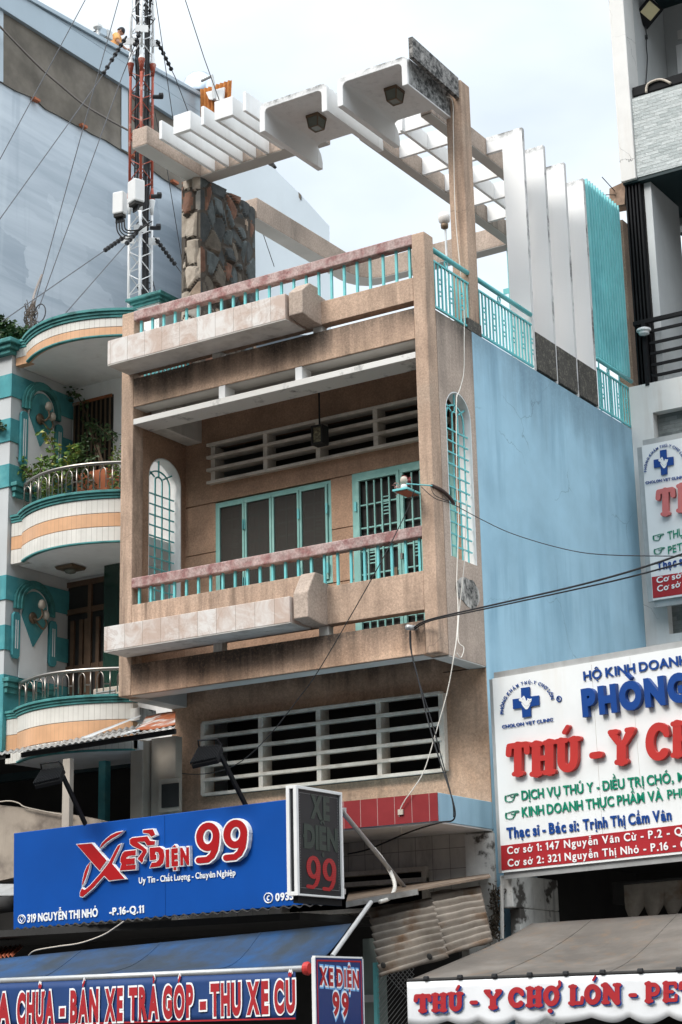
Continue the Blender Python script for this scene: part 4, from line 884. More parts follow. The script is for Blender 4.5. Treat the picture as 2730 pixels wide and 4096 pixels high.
# person behind the parapet of the grey building
def at46(x, y, X=BX-.55): return pX(ZM(x, y), X)
hd = at46(635, 345); foot = Vector((hd.x-.17, hd.y-.13, hd.z-1.60))
yv = Vector((0,1,0)); rightv = Vector((0.80,.6,0))      # he faces along the parapet, towards the right of the photo
per = thing('person', 'man in an orange t-shirt looking down over the grey parapet', 'person', foot)
def skin(name, pts, edges, mt, parent, sub=2):
    me = bpy.data.meshes.new(name); me.from_pydata([tuple(p[0]) for p in pts], edges, []); o = bpy.data.objects.new(name, me); COL.objects.link(o); put(o, parent)
    md = o.modifiers.new('s', 'SKIN'); sv = me.skin_vertices[0].data if me.skin_vertices else None
    if sv is None:
        bm = bmesh.new(); bm.from_mesh(me); bm.verts.layers.skin.verify(); bm.to_mesh(me); bm.free(); sv = me.skin_vertices[0].data
    for i, p in enumerate(pts): r = p[1]; sv[i].radius = (r, r) if not isinstance(r, tuple) else r
    sv[0].use_root = True; md.use_smooth_shade = True; o.modifiers.new('d', 'SUBSURF').levels = sub; o.modifiers['d'].render_levels = sub; me.materials.append(T[mt]); return o
cx = lambda f, s, z: foot+rightv*f+Vector((.6,-.8,0))*s+Vector((0,0,z))   # f forward, s towards the camera side
pts = [(cx(0,0,.92),.15),(cx(.0,0,1.10),.15),(cx(.02,0,1.30),.17),(cx(.04,0,1.42),.11),(cx(.10,0,1.49),.062),(cx(.14,0,1.55),.06),
       (cx(.04,.17,1.38),.07),(cx(.10,.24,1.14),.05),(cx(.30,.16,.98),.036),(cx(.36,.15,.965),.028),
       (cx(.04,-.17,1.38),.07),(cx(.12,-.24,1.14),.05),(cx(.34,-.14,1.0),.036),(cx(.40,-.13,.985),.028),
       (cx(0,.09,.82),.10),(cx(.02,.10,.46),.065),(cx(0,.10,.08),.045),(cx(.14,.10,.03),.035),
       (cx(0,-.09,.82),.10),(cx(.02,-.10,.46),.065),(cx(0,-.10,.08),.045),(cx(.14,-.10,.03),.035)]
ed = [(0,1),(1,2),(2,3),(3,4),(4,5),(3,6),(6,7),(7,8),(8,9),(3,10),(10,11),(11,12),(12,13),(0,14),(14,15),(15,16),(16,17),(0,18),(18,19),(19,20),(20,21)]
body = skin('body', pts, ed, 'skin', per)
hc = cx(.17,0,1.60); fwd = (rightv*.82+Vector((0,0,-.57))).normalized(); upv = (rightv*.57+Vector((0,0,.82))).normalized(); sdv = fwd.cross(upv)
hm = MB()
def headp(u, v):
    th, ph = u*2*math.pi, v*math.pi; d = Vector((math.cos(th)*math.sin(ph), math.sin(th)*math.sin(ph), math.cos(ph)))
    r = Vector((.098, .076, .118)); x, y, z = d.x*r.x, d.y*r.y, d.z*r.z
    if d.x > .5 and d.z < 0: x += .012
    if z < -.03: y *= .82
    return hc+fwd*x+sdv*y+upv*z
hm.grid(headp, 20, 14)
hm.prism([hc+fwd*.09+upv*.03, hc+fwd*.125+upv*-.025, hc+fwd*.09+upv*-.03], sdv*-.014, sdv*.014)
for s in (-1,1):
    hm.lathe([(.001,0),(.024,.004),(.028,.012),(.01,.02)], hc+sdv*s*.072+fwd*-.005+upv*-.005, 10, sdv*s+fwd*-.4)
head = hm.build('head', 'skin', body, smooth=True)
fm = MB()
for s in (-1,1): fm.lathe([(.001,-.004),(.012,0),(.008,.006)], hc+fwd*.092+sdv*s*.032+upv*.012, 8, fwd); fm.bar(hc+fwd*.096+sdv*(s*.015)+upv*.035, hc+fwd*.09+sdv*(s*.05)+upv*.036, .008)
fm.bar(hc+fwd*.102+sdv*-.022+upv*-.055, hc+fwd*.102+sdv*.022+upv*-.055, .007)
fm.build('face_features', 'hair', body)
def hair(u, v):
    p = headp(u, v*.56)-hc; return hc+p*1.09+fwd*(-.012)+upv*.008
MB().grid(hair, 20, 9).build('hair', 'hair', per, smooth=True, solid=.012)
def hand(w, d, s):
    # palm, four unequal curled fingers and a thumb at the side of the palm
    dn = Vector((0,0,-1)); lat = d.cross(dn).normalized()*s; h = MB()
    h.tube([w, w+d*.045, w+d*.095], [.026,.040,.036], 10)
    for i, L_ in enumerate((.062,.074,.068,.052)):
        o = w+d*.09+lat*(-.028+.0187*i); h.tube([o, o+d*L_*.5+dn*.004, o+d*L_*.85+dn*.022, o+d*L_+dn*.045], [.0095,.009,.008,.006], 7)
    o = w+d*.035+lat*-.034; h.tube([o, o+d*.035+lat*-.022+dn*.012, o+d*.07+lat*-.018+dn*.03], [.012,.010,.008], 7)
    return h.build('hand', 'skin', body, smooth=True)
hand(cx(.36,.15,.965), (rightv*.9+Vector((0,0,-.2))).normalized(), 1); hand(cx(.40,-.13,.985), (rightv*.9+Vector((0,0,-.1))).normalized(), -1)
sp = [(cx(0,0,.88),.185),(cx(.0,0,1.08),.18),(cx(.02,0,1.30),.195),(cx(.04,0,1.43),.12),(cx(.075,0,1.475),.078),(cx(.04,.18,1.39),.09),(cx(.09,.235,1.19),.082),(cx(.04,-.18,1.39),.09),(cx(.10,-.235,1.19),.082)]
skin('t_shirt', sp, [(0,1),(1,2),(2,3),(3,4),(3,5),(5,6),(3,7),(7,8)], 'shirt', per)
tr = [(cx(0,0,.90),.165),(cx(0,.09,.80),.115),(cx(.02,.10,.46),.085),(cx(0,.10,.10),.07),(cx(0,-.09,.80),.115),(cx(.02,-.10,.46),.085),(cx(0,-.10,.10),.07)]
skin('trousers', tr, [(0,1),(1,2),(2,3),(0,4),(4,5),(5,6)], 'trous', per)
MB().box(BX-6, BX-.35, ya, yb, foot.z-.3, foot.z-.012).build('flat_roof', 'cement', big)

# camera on the parapet, water tank, rusty sheets
t = thing('security_camera', 'white security camera with spiked mast on the grey parapet', 'security camera', at46(190, 410))
MB().tube([at46(190,430), at46(190,150)], [.05,.02]).build('pole', 'paint_alu', t)
MB().bar(at46(190,330), at46(330,395), .20, .22).build('camera_body', 'lgrey', t, bevel=.02); MB().bar(at46(300,385), at46(400,445), .24, .26).build('camera_hood', 'galv', t, bevel=.02)
MB().bar(at46(215,290), at46(330,350), .07).build('sun_shield', 'shadeblack', t)
m = MB(); 
for dx, dy in ((-45,-25),(50,-25),(-30,-10),(30,-10),(0,-70)): m.tube([at46(190,255), at46(190+dx,250+dy)], [.04,.008], 6)
m.lathe([(.04,-.08),(.13,-.02),(.13,.03),(.03,.06)], at46(190,265), 12); m.build('spikes', 'paint_alu', t)
wire('signal_cable', [(ZM(170,330)[0], ZM(170,330)[1], at46(190,410).y), (ZM(110,350)[0], ZM(110,350)[1], at46(190,410).y-.1), (ZM(75,410)[0], ZM(75,410)[1], at46(190,410).y-.1)], .018, 'cable', 'short dark cable hanging beside the parapet security camera')
tk = pX(ZP(625, 100), BX-1.2); r_ = (pX(ZP(715,100), BX-1.2)-pX(ZP(540,100), BX-1.2)).length/2
t = thing('water_tank', 'polished steel water tank on the roof behind the rusty sheets', 'water tank', tk+Vector((0,0,-1.2)))
MB().lathe([(r_*.75,-.9),(r_*.80,-.5),(r_*.80,-.2),(r_*.74,.0),(r_*.55,.16),(r_*.25,.26),(.05,.29)], tk+Vector((0,0,.22)), 24).build('tank_shell', 'tank', t, smooth=True)
MB().box(tk.x-.5, tk.x+.4, tk.y-.8, tk.y+.8, tk.z-1.3, tk.z-.6).build('tank_stand', 'galv', t)
e = [(ZP(632,115)), (ZP(878,38)), (ZP(860,180)), (ZP(635,165))]
yy = pX(ZP(740,120), BX+.0).y-1
q = [pY(p, yy) for p in e]
rs = thing('rusty_sheet', 'orange rusty corrugated sheet standing on the grey parapet', 'metal sheet', q[3])
corrugated([q[3]+Vector((0,0,-.9)), q[2]+Vector((0,0,-.9)), q[1], q[0]], 8, .03).build('corrugated_panel', mat('orange_rust', (.5,.19,.045), .85, var=.35, vs=2.5, c2=(.28,.09,.03), c2s=2), rs, solid=.01)
MB().slab([pY(p, yy-.15) for p in (ZP(675,135), ZP(818,95), ZP(808,200), ZP(700,190))], (0,.06,-.0)).build('white_board', 'white', rs)
t = thing('antenna_pole', 'bent grey pipe rising above the rusty sheet', 'pipe', pY(ZP(740,190), yy-.5))
MB().tube([pY(ZP(640,45), yy-.5), pY(ZP(725,8), yy-.5), pY(ZP(735,95), yy-.5), pY(ZP(742,190), yy-.5)], .05).build('pipe', 'galv', t)

# ------------------------------------------------------------------ lettering
_gl = {}
def glyph(ch, bold):
    if (ch, bold) in _gl: return _gl[(ch, bold)]
    c = bpy.data.curves.new('g', 'FONT'); c.body = ch; c.extrude = .5; c.offset = bold; c.resolution_u = 5
    o = bpy.data.objects.new('g', c); me = bpy.data.meshes.new_from_object(o)
    vs = [v.co.copy() for v in me.vertices]; fs = [tuple(p.vertices) for p in me.polygons]
    bpy.data.objects.remove(o); bpy.data.curves.remove(c); bpy.data.meshes.remove(me)
    x0 = min(v.x for v in vs); x1 = max(v.x for v in vs)
    _gl[(ch, bold)] = ([Vector((v.x-x0, v.y, v.z+.5)) for v in vs], fs, x1-x0); return _gl[(ch, bold)]
def cap_h():
    return max(v.y for v in glyph('H', 0.0)[0])
CAP = cap_h(); XH = max(v.y for v in glyph('x', 0.0)[0])
def ribbon(pts, w):
    """flat outline of a stroke through pts, width w"""
    P = [Vector((p[0], p[1])) for p in pts]; L_, R_ = [], []
    for i in range(len(P)):
        t = (P[min(i+1,len(P)-1)]-P[max(i-1,0)]).normalized(); n = Vector((-t.y, t.x))
        L_.append(P[i]+n*w/2); R_.append(P[i]-n*w/2)
    return L_+R_[::-1]
MARKS = {'\u0301': [(-.10,.0),(.14,.22)], '\u0300': [(-.14,.22),(.10,.0)], '\u0302': [(-.2,.0),(0,.19),(.2,.0)], '\u0306': [(-.15,.14),(-.08,.03),(.08,.03),(.15,.14)],
         '\u0303': [(-.18,.03),(-.08,.12),(.06,.05),(.17,.14)], '\u0309': [(-.05,.16),(.05,.19),(.09,.12),(0,.06),(0,.0)]}
def layout(text, bold, gap=.10, space=.30):
    """flat list of (verts(x,y,z01), faces), total width; units: cap height = 1"""
    out = []; x = 0; k = 1/CAP
    for ch in unicodedata.normalize('NFC', text):
        if ch == ' ': x += space; continue
        d = unicodedata.normalize('NFD', ch); base, mk = d[0], d[1:]
        bar = False
        if base in 'Đđ': bar = True; base = {'Đ':'D','đ':'d'}[base]
        top = 1.0 if base.isupper() or base in 'dhkltbf' else XH*k
        if base == 'i' and any(m_ in MARKS for m_ in mk): base = 'ı'
        one = base == '1'
        vs, fs, w = glyph('I' if one else base, bold*CAP)
        if base == 'A' and x > 0: x -= .09
        w *= k; out.append(([Vector((x+v.x*k, v.y*k, v.z)) for v in vs], fs)); cx_ = x+w/2; yo = top+.10+bold
        sw = .09+bold*.7
        def stroke(pl, ww, dz): 
            r = ribbon(pl, ww); n = len(r); z1 = 1+dz
            v = [Vector((p.x,p.y,0)) for p in r]+[Vector((p.x,p.y,z1)) for p in r]; h_ = n//2
            f = [(i, i+1, n-2-i, n-1-i) for i in range(h_-1)]+[(n+i, n+n-1-i, n+n-2-i, n+i+1) for i in range(h_-1)]+[(i,(i+1)%n,n+(i+1)%n,n+i) for i in range(n)]
            out.append((v, f))
        if one: x += .16; out[-1] = ([v+Vector((.16,0,0)) for v in out[-1][0]], out[-1][1]); stroke([(x+w*.3, .99-sw*.4),(x-.02, .84),(x-.17, .80)], sw*1.25, .05)
        for m_ in mk:
            if m_ in MARKS: stroke([(cx_+a*(.8 if top < 1 else 1), yo+b_) for a, b_ in MARKS[m_]], sw, 0); yo += .27; 
            elif m_ == '\u0323':
                r_ = .075+bold*.6; pl = [(cx_+r_*math.cos(a*.785), -.20-bold+r_*math.sin(a*.785)) for a in range(8)]; v = [Vector((p[0],p[1],z)) for z in (0,1) for p in pl]
                out.append((v, [tuple(range(7,-1,-1)), tuple(range(8,16))]+[(i,(i+1)%8,8+(i+1)%8,8+i) for i in range(8)]))
            elif m_ == '\u031b': stroke([(x+w-.03, top-.10),(x+w+.07, top-.04),(x+w+.10, top+.10)], sw*.9, .04); x += .06
        if bar: stroke([(x-.10, .5),(x+.24, .5)], sw*.9, .05)
        x += w+gap-(.07 if base == 'A' else 0)
    return out, x-gap
def lettering(name, text, pl, p0, p1, cap, mt, parent, f=None, bold=.03, depth=.004, lift=.001, gap=.12, space=.34, outline=None):
    """text from pixel p0 to pixel p1 along its baseline, cap = cap height in the same pixels, standing on plane pl"""
    f = f or (lambda x, y: (x, y)); items, w = layout(text, bold, gap, space)
    P0, P1, Pu = at(f(*p0), pl), at(f(*p1), pl), at(f(p0[0], p0[1]-cap), pl)
    U = (P1-P0)/w; N = pl[1].normalized(); N = -N if N.dot(P0-EYE) > 0 else N
    h_ = (Pu-P0).length; V = pl[2]*h_
    m = MB()
    for vs, fs in items: m.add([P0+U*v.x+V*v.y+N*(lift+depth*v.z) for v in vs], fs)
    return m.build(name, mt, parent)
def shape(name, pts, pl, mt, parent, f, depth=.004, lift=.001, grow=0, bevel=0):
    """outline traced in pixels, cut from sheet of the given thickness and fixed on plane pl"""
    P = [at(f(*p), pl) for p in pts]; N = pl[1].normalized(); N = -N if N.dot(P[0]-EYE) > 0 else N
    if grow:
        n = len(P); ar = sum((P[i].cross(P[(i+1)%n])).dot(N) for i in range(n)); s = 1 if ar > 0 else -1; Q = []
        for i in range(n):
            a = (P[i]-P[i-1]).normalized(); b_ = (P[(i+1)%n]-P[i]).normalized(); na = a.cross(N)*s; nb = b_.cross(N)*s; mm = na+nb
            mm = mm.normalized() if mm.length > .3 else na; Q.append(P[i]+mm*grow/max(.55, mm.dot(na)))
        P = Q
    return MB().prism([p+N*lift for p in P], (0,0,0), N*depth).build(name, mt, parent, bevel=bevel)
def plane(P0, P1, lean=0):
    """standing plane through two points; lean: top comes forward (towards the viewer)"""
    u = (P1-P0).normalized(); v = (Vector((0,0,1))+Vector((u.y,-u.x,0)).normalized()*lean); v = (v-u*v.dot(u)).normalized(); n = u.cross(v)
    return (P0, n, v)
# fat round-ended serif capitals, as strokes in a unit box
def _arc(cx_, cy, rx, ry, a0, a1, n=14): return [(cx_+rx*math.cos(math.radians(a0+(a1-a0)*i/n)), cy+ry*math.sin(math.radians(a0+(a1-a0)*i/n))) for i in range(n+1)]
FAT = {
 'T': [([(.12,.88),(.88,.88)],.2), ([(.5,.88),(.5,.1)],.27), ([(.34,.09),(.66,.09)],.17), ([(.11,.84),(.09,.66)],.2), ([(.89,.84),(.91,.66)],.2)],
 'H': [([(.25,.9),(.25,.1)],.26), ([(.75,.9),(.75,.1)],.26), ([(.25,.5),(.75,.5)],.16), ([(.1,.91),(.4,.91)],.16), ([(.6,.91),(.9,.91)],.16), ([(.1,.09),(.4,.09)],.16), ([(.6,.09),(.9,.09)],.16)],
 'U': [([(.25,.9)]+_arc(.5,.36,.25,.26,180,360)+[(.75,.9)],.24), ([(.08,.91),(.42,.91)],.16), ([(.62,.91),(.92,.91)],.16)],
 'Y': [([(.16,.86),(.5,.46),(.84,.86)],.24), ([(.5,.5),(.5,.1)],.28), ([(.34,.09),(.66,.09)],.17), ([(.08,.9),(.3,.9)],.16), ([(.72,.9),(.92,.9)],.16)],
 'C': [(_arc(.54,.5,.36,.39,48,312,20),.26), ([(.8,.84),(.86,.66)],.2)],
 'O': [(_arc(.5,.5,.36,.38,0,360,26),.27)],
 'L': [([(.3,.9),(.3,.1)],.28), ([(.12,.1),(.84,.1)],.19), ([(.86,.12),(.9,.36)],.18), ([(.12,.91),(.48,.91)],.16)],
 'N': [([(.2,.9),(.2,.1)],.2), ([(.8,.9),(.8,.1)],.2), ([(.2,.9),(.8,.1)],.27), ([(.08,.09),(.34,.09)],.15), ([(.66,.91),(.93,.91)],.15), ([(.06,.91),(.24,.91)],.16)],
 '9': [(_arc(.5,.67,.33,.26,0,360,26),.27), ([(.83,.68),(.83,.52),(.78,.34),(.66,.2),(.48,.12),(.14,.12)],.24)],
 'P': [([(.27,.9),(.27,.1)],.28), ([(.27,.86)]+_arc(.55,.63,.26,.23,90,-90,12)+[(.27,.40)],.2), ([(.12,.09),(.46,.09)],.16), ([(.12,.91),(.3,.91)],.16)],
 'E': [([(.27,.9),(.27,.1)],.27), ([(.16,.9),(.82,.9)],.18), ([(.16,.1),(.86,.1)],.18), ([(.27,.5),(.66,.5)],.16), ([(.84,.88),(.86,.7)],.16), ([(.87,.12),(.89,.32)],.16)],
 '-': [([(.22,.5),(.78,.5)],.5)], '.': [([(.3,.08),(.4,.08)],.2)],
 "'": [([(.3,.1),(.62,.7)],.34)], '?': [([(.35,.55),(.55,.75),(.62,.5),(.48,.3),(.46,.05)],.24)], 'o': [([(.42,.5),(.58,.5)],.8)], ',': [([(.3,.2),(.6,.5),(.55,.95)],.36)],
}
def fat_letter(m, ch, box, slope, pl, f, depth, lift, dx=0, dy=0, cur=0, wk=1.27, ww=0):
    """box: x0, x1, base y, top y in pixels at the letter; slope dy/dx of the baseline"""
    x0, x1, yb, yt = box; N = pl[1].normalized(); m.cur = cur
    if N.dot(at(f(x0, yb), pl)-EYE) > 0: N = -N
    for k_, (pts, w) in enumerate(FAT[ch]):
        W_ = w*min(x1-x0, (yb-yt)*1.0)*wk+ww
        px = [(x0+(x1-x0)*a+dx, yb-(yb-yt)*b_+slope*((x1-x0)*(a-.5))+dy) for a, b_ in pts]
        if len(px) == 2:
            d = Vector((px[1][0]-px[0][0], px[1][1]-px[0][1])); 
        r = ribbon([(a, -b_) for a, b_ in px], W_); n = len(r)//2
        def cap_(c, d0):   # round end
            a0 = math.atan2(d0[1], d0[0]); return [(c[0]+W_/2*math.cos(a0+t), c[1]+W_/2*math.sin(a0+t)) for t in (math.pi/2*.66, math.pi/2*.33, 0, -math.pi/2*.33, -math.pi/2*.66)]
        e1 = cap_((px[-1][0], -px[-1][1]), (px[-1][0]-px[-2][0], -(px[-1][1]-px[-2][1]))); e0 = cap_((px[0][0], -px[0][1]), (px[0][0]-px[1][0], -(px[0][1]-px[1][1])))
        Lf = [(p.x, p.y) for p in r[:n]]; Rt = [(p.x, p.y) for p in r[n:]]
        closed = abs(px[0][0]-px[-1][0])+abs(px[0][1]-px[-1][1]) < .5
        P = lambda q: at(f(q[0], -q[1]), pl)+N*(lift+.0004*k_)
        D = N*depth
        for i in range(n-1):
            a, b_, c, d_ = P(Lf[i]), P(Lf[i+1]), P(Rt[n-2-i]), P(Rt[n-1-i])
            m.hexa([a,b_,c,d_,a+D,b_+D,c+D,d_+D])
        if not closed:
            for tip, s0, s1 in ((e1, Lf[-1], Rt[0]), (e0, Rt[-1], Lf[0])):
                m.prism([P(q) for q in [s0]+tip+[s1]], (0,0,0), D)

# ------------------------------------------------------------------ vet clinic sign (large)
a, b_ = pY(K3(203,1872), 16.75), pY(K3(1568,1728), 16.75*.972); PV = plane(a, b_, .02)
vet = thing('clinic_sign', 'large white veterinary clinic sign with raised red letters and red address band', 'sign', a)
def ext(p, q, k): return (p[0]+(q[0]-p[0])*k, p[1]+(q[1]-p[1])*k)
TLp, BLp = (130,405), (203,1872); TRp, BRp = ext(TLp,(1568,165),1.95), ext(BLp,(1568,1728),1.95)
def quad(pl, ps, f, off=0):
    N = pl[1].normalized(); N = -N if N.dot(pl[0]-EYE) > 0 else N; return [at(f(*p), pl)+N*off for p in ps], N
Q, N = quad(PV, [BLp, BRp, TRp, TLp], K3)
MB().slab([q-N*.12 for q in Q], N*.115).build('panel', 'swhite', vet)
fr = MB(); w_ = .035
for i in range(4): fr.bar(Q[i]-N*.05, Q[(i+1)%4]-N*.05, w_, .13, N)
fr.build('frame', 'galv', vet)
Q2, _ = quad(PV, [ext(BLp,TLp,.012), ext(BRp,TRp,.012), ext((195,1668),(1568,1508),1.94), (196,1668)], K3)
MB().slab([q-N*.004 for q in Q2], N*.003).build('red_band', 'redband', vet)
for x0_, y0_, x1_, y1_ in ((880,300,965,1580), (1170,240,1260,1300)):
    MB().bar(at(K3(x0_,y0_),PV)-N*.0048, at(K3(x1_,y1_),PV)-N*.0048, .006, .002, N).build('panel_seam', 'offw', vet)
LT = lambda name, s, p0, p1, cap, mt, **k_: lettering(name, s, PV, p0, p1, cap, mt, vet, K3, **k_)
LT('lettering', 'HỘ KINH DOANH', (826,420), (1612,294), 66, 'navy', bold=.035, depth=.008)
LT('raised_letter', 'PHÒNG', (838,684), (1640,560), 180, 'navy', bold=.10, depth=.05, gap=.16)
LT('raised_letter', 'KHÁM', (1720,548), (2330,458), 180, 'navy', bold=.10, depth=.05, gap=.16)
LT('lettering', 'DỊCH VỤ THÚ Y - ĐIỀU TRỊ CHÓ,', (357,1322), (1505,1188), 68, 'vgreen', bold=.03, depth=.006)
LT('lettering', 'MÈO', (1538,1184), (1730,1160), 68, 'vgreen', bold=.012, depth=.006)
LT('lettering', 'KINH DOANH THỰC PHẨM VÀ', (360,1450), (1420,1322), 70, 'vgreen', bold=.03, depth=.006)
LT('lettering', 'PHỤ KIỆN', (1460,1317), (1820,1272), 70, 'vgreen', bold=.012, depth=.006)
LT('lettering', 'Thạc sĩ - Bác sĩ:', (246,1612), (790,1552), 76, 'navy', bold=.05, depth=.006, gap=.13)
LT('lettering', 'Trịnh Thị Cẩm Vân', (822,1548), (1490,1472), 76, 'navy', bold=.05, depth=.006, gap=.13)
LT('lettering', 'Cơ sở 1: 147 Nguyễn Văn Cừ - P.2 - Q.5', (248,1732), (1640,1578), 54, 'sletter', bold=.03, depth=.004, gap=.2, space=.5)
LT('lettering', 'Cơ sở 2: 321 Nguyễn Thị Nhỏ - P.16 - Q.11', (252,1826), (1700,1672), 54, 'sletter', bold=.03, depth=.004, gap=.2, space=.5)
for ch, box, mark in (('T',(262,432,1150,878),None), ('H',(436,634,1144,872),None), ('U',(626,820,1112,848),((672,752,822,750),"'")), ('-',(890,985,1025,945),None), ('Y',(1030,1228,1062,775),None),
                      ('C',(1308,1495,1030,738),None), ('H',(1500,1700,1002,715),None), ('O',(1715,1900,975,690),((1880,1960,720,640),',')), ('L',(2010,2180,930,650),None), ('O',(2190,2380,905,625),((2230,2310,600,530),"'")), ('N',(2400,2600,880,600),None)):
    m = MB(); fat_letter(m, ch, box, -.136, PV, K3, .045, .002)
    if mark: fat_letter(m, mark[1], mark[0], 0, PV, K3, .045, .002)
    m.build('raised_letter', 'vred', vet, bevel=0)
ZL = zm(1980,2680,300/1568)
def logo(pl, f, sx, dep, lift, parent):
    """blue cross with the two white animal heads, arched and straight lettering; f maps the big sign's logo pixels"""
    shape('cross', [(562,380),(742,354),(752,557),(936,534),(946,735),(766,768),(770,972),(595,998),(580,795),(400,820),(388,614),(570,590)], pl, 'navy', parent, f, dep, lift)
    shape('animal_heads', [(525,612),(545,598),(580,585),(612,562),(618,540),(628,556),(640,542),(650,575),(666,612),(678,655),(690,640),(705,618),(706,588),(728,604),(758,608),(793,598),(788,640),(778,672),(752,690),(736,722),(704,752),(670,752),(628,722),(596,684),(578,662),(548,658),(530,640)], pl, 'swhite', parent, f, .003, lift+dep+.0005)
    shape('smile_mark', [(574,684),(592,690),(630,732),(672,758),(712,754),(742,724),(760,694),(762,718),(742,768),(714,812),(690,826),(664,824),(626,780),(592,730)], pl, 'swhite', parent, f, .003, lift+dep+.0005)
    for x, y, r in ((613,610,8),(735,640,6),(770,645,6)): shape('eye_mark', [(x+r*math.cos(t*.785), y+r*math.sin(t*.785)) for t in range(8)], pl, 'black', parent, f, .001, lift+dep+.004)
    # arched words
    s = 'PHÒNG KHÁM THÚ-Y CHỢ LỚN'; cx_, cy, rx, ry = 690, 790, 560, 555
    a0, a1 = 187, 12; n = len(s); N_ = pl[1].normalized(); N_ = -N_ if N_.dot(pl[0]-EYE) > 0 else N_
    ws = [(.25 if c == ' ' else layout(c, .03)[1]) + .12 for c in s]; tot = sum(ws); acc = 0; m = MB()
    for c, w in zip(s, ws):
        t = (acc+w/2)/tot; acc += w
        if c == ' ': continue
        th = math.radians(a0+(a1-a0)*t); sk = -.13
        def pt(r): return (cx_+rx*r*math.cos(th)+0, cy-ry*r*math.sin(th)+sk*rx*r*math.cos(th))
        b0, b1 = pt(.90), pt(1.015); P0 = at(f(*b0), pl); Vv = at(f(*b1), pl)-P0
        e = .02; th0 = th; th = th0-e; q1 = pt(.90); th = th0; Ud = (at(f(*q1), pl)-P0).normalized()*Vv.length*.95
        items, ww = layout(c, .03)
        for vs, fs in items: m.add([P0+Ud*(v.x-ww/2)+Vv*v.y+N_*(lift+.005*v.z) for v in vs], fs)
    m.build('arched_lettering', 'navy', parent)
    lettering('lettering', 'CHOLON VET CLINIC', pl, (160,1224), (1224,1068), 66, 'navy', parent, f, .04, .005, lift, .13)
    ring = [(1346+48*math.cos(t*.314), 604+56*math.sin(t*.314)) for t in range(21)]
    m = MB(); m.tube([at(f(*p), pl)+N_*lift for p in ring], .006*sx, 5); m.build('mark_ring', 'navy', parent)
    lettering('lettering', 'R', pl, (1326,632), (1366,628), 56, 'navy', parent, f, .03, .003, lift)
logo(PV, ZL, 1, .012, .002, vet)
def pointing_hand(pl, f, mt, parent, x0, y0, s, sk=-.10):
    N_ = pl[1].normalized(); N_ = -N_ if N_.dot(pl[0]-EYE) > 0 else N_
    g = lambda a, b__: at(f(x0+a*s, y0+b__*s+sk*a*s), pl)+N_*.003
    m = MB()
    for ln in ([(4,14),(0,30),(2,50),(8,62)], [(10,16),(7,32),(9,48),(16,60)], [(14,18),(34,14),(48,10),(60,8),(100,8),(103,13),(99,18),(66,19)], [(66,19),(76,21),(76,28),(66,30)], [(66,30),(74,32),(73,40),(62,41)], [(62,41),(69,43),(67,51),(57,52)], [(57,52),(61,55),(57,62),(44,63),(28,64),(16,60)], [(48,22),(42,28),(50,30),(66,30)]):
        m.tube([g(*p) for p in ln], .0045, 5)
    m.build('pointing_hand_mark', mt, parent)
pointing_hand(PV, K3, 'vgreen', vet, 228, 1275, 1.0); pointing_hand(PV, K3, 'vgreen', vet, 232, 1405, 1.0)

# ------------------------------------------------------------------ vet clinic sign (small, upper)
a = pY(K5(238,2062), 21.05); PS = plane(a, a+Vector((1,0,0)))
sv = thing('clinic_sign', 'smaller faded veterinary clinic sign fixed high on the white building', 'sign', a)
c5 = [(238,2062), (700,1915), (700,1050), (172,1152)]; Q, N = quad(PS, c5, K5)
Q[1].z = Q[0].z; Q[2].z = Q[3].z
MB().slab([q-N*.16 for q in Q], N*.155).build('panel', 'swhite', sv)
fr = MB()
for i in range(4): fr.bar(Q[i]-N*.07, Q[(i+1)%4]-N*.07, .04, .17, N)
fr.build('frame', 'galv', sv)
Q2, _ = quad(PS, [(240,2050),(690,1900),(690,1760),(232,1925)], K5, -.004); Q2[1].z = Q2[0].z; Q2[2].z = Q2[3].z
MB().slab(Q2, N*.003).build('red_band', 'redband', sv)
LS = lambda s, p0, p1, cap, mt, nm='lettering', **k_: lettering(nm, s, PS, p0, p1, cap, mt, sv, K5, **k_)
LS('THỰC PHẨM', (328,1707), (600,1632), 48, 'vgreen', bold=.012); LS('PET SHOP', (330,1790), (560,1726), 44, 'vgreen', bold=.012)
LS('Thạc sĩ', (264,1888), (428,1848), 48, 'navy', bold=.05); LS('Cơ sở 1', (262,1962), (440,1922), 34, 'sletter', bold=.03); LS('Cơ sở 2', (266,2012), (444,1972), 34, 'sletter', bold=.03)
for ch, box in (('T',(268,375,1572,1400)), ('H',(385,510,1545,1370))):
    m = MB(); fat_letter(m, ch, box, -.2, PS, K5, .05, .002); m.build('raised_letter', 'pink', sv)
logo(PS, lambda x, y: K5(163+(x-0)*.212, 1092+y*.235), 1.2, .012, .002, sv)
pointing_hand(PS, K5, 'vgreen', sv, 240, 1672, .62); pointing_hand(PS, K5, 'vgreen', sv, 246, 1752, .62)

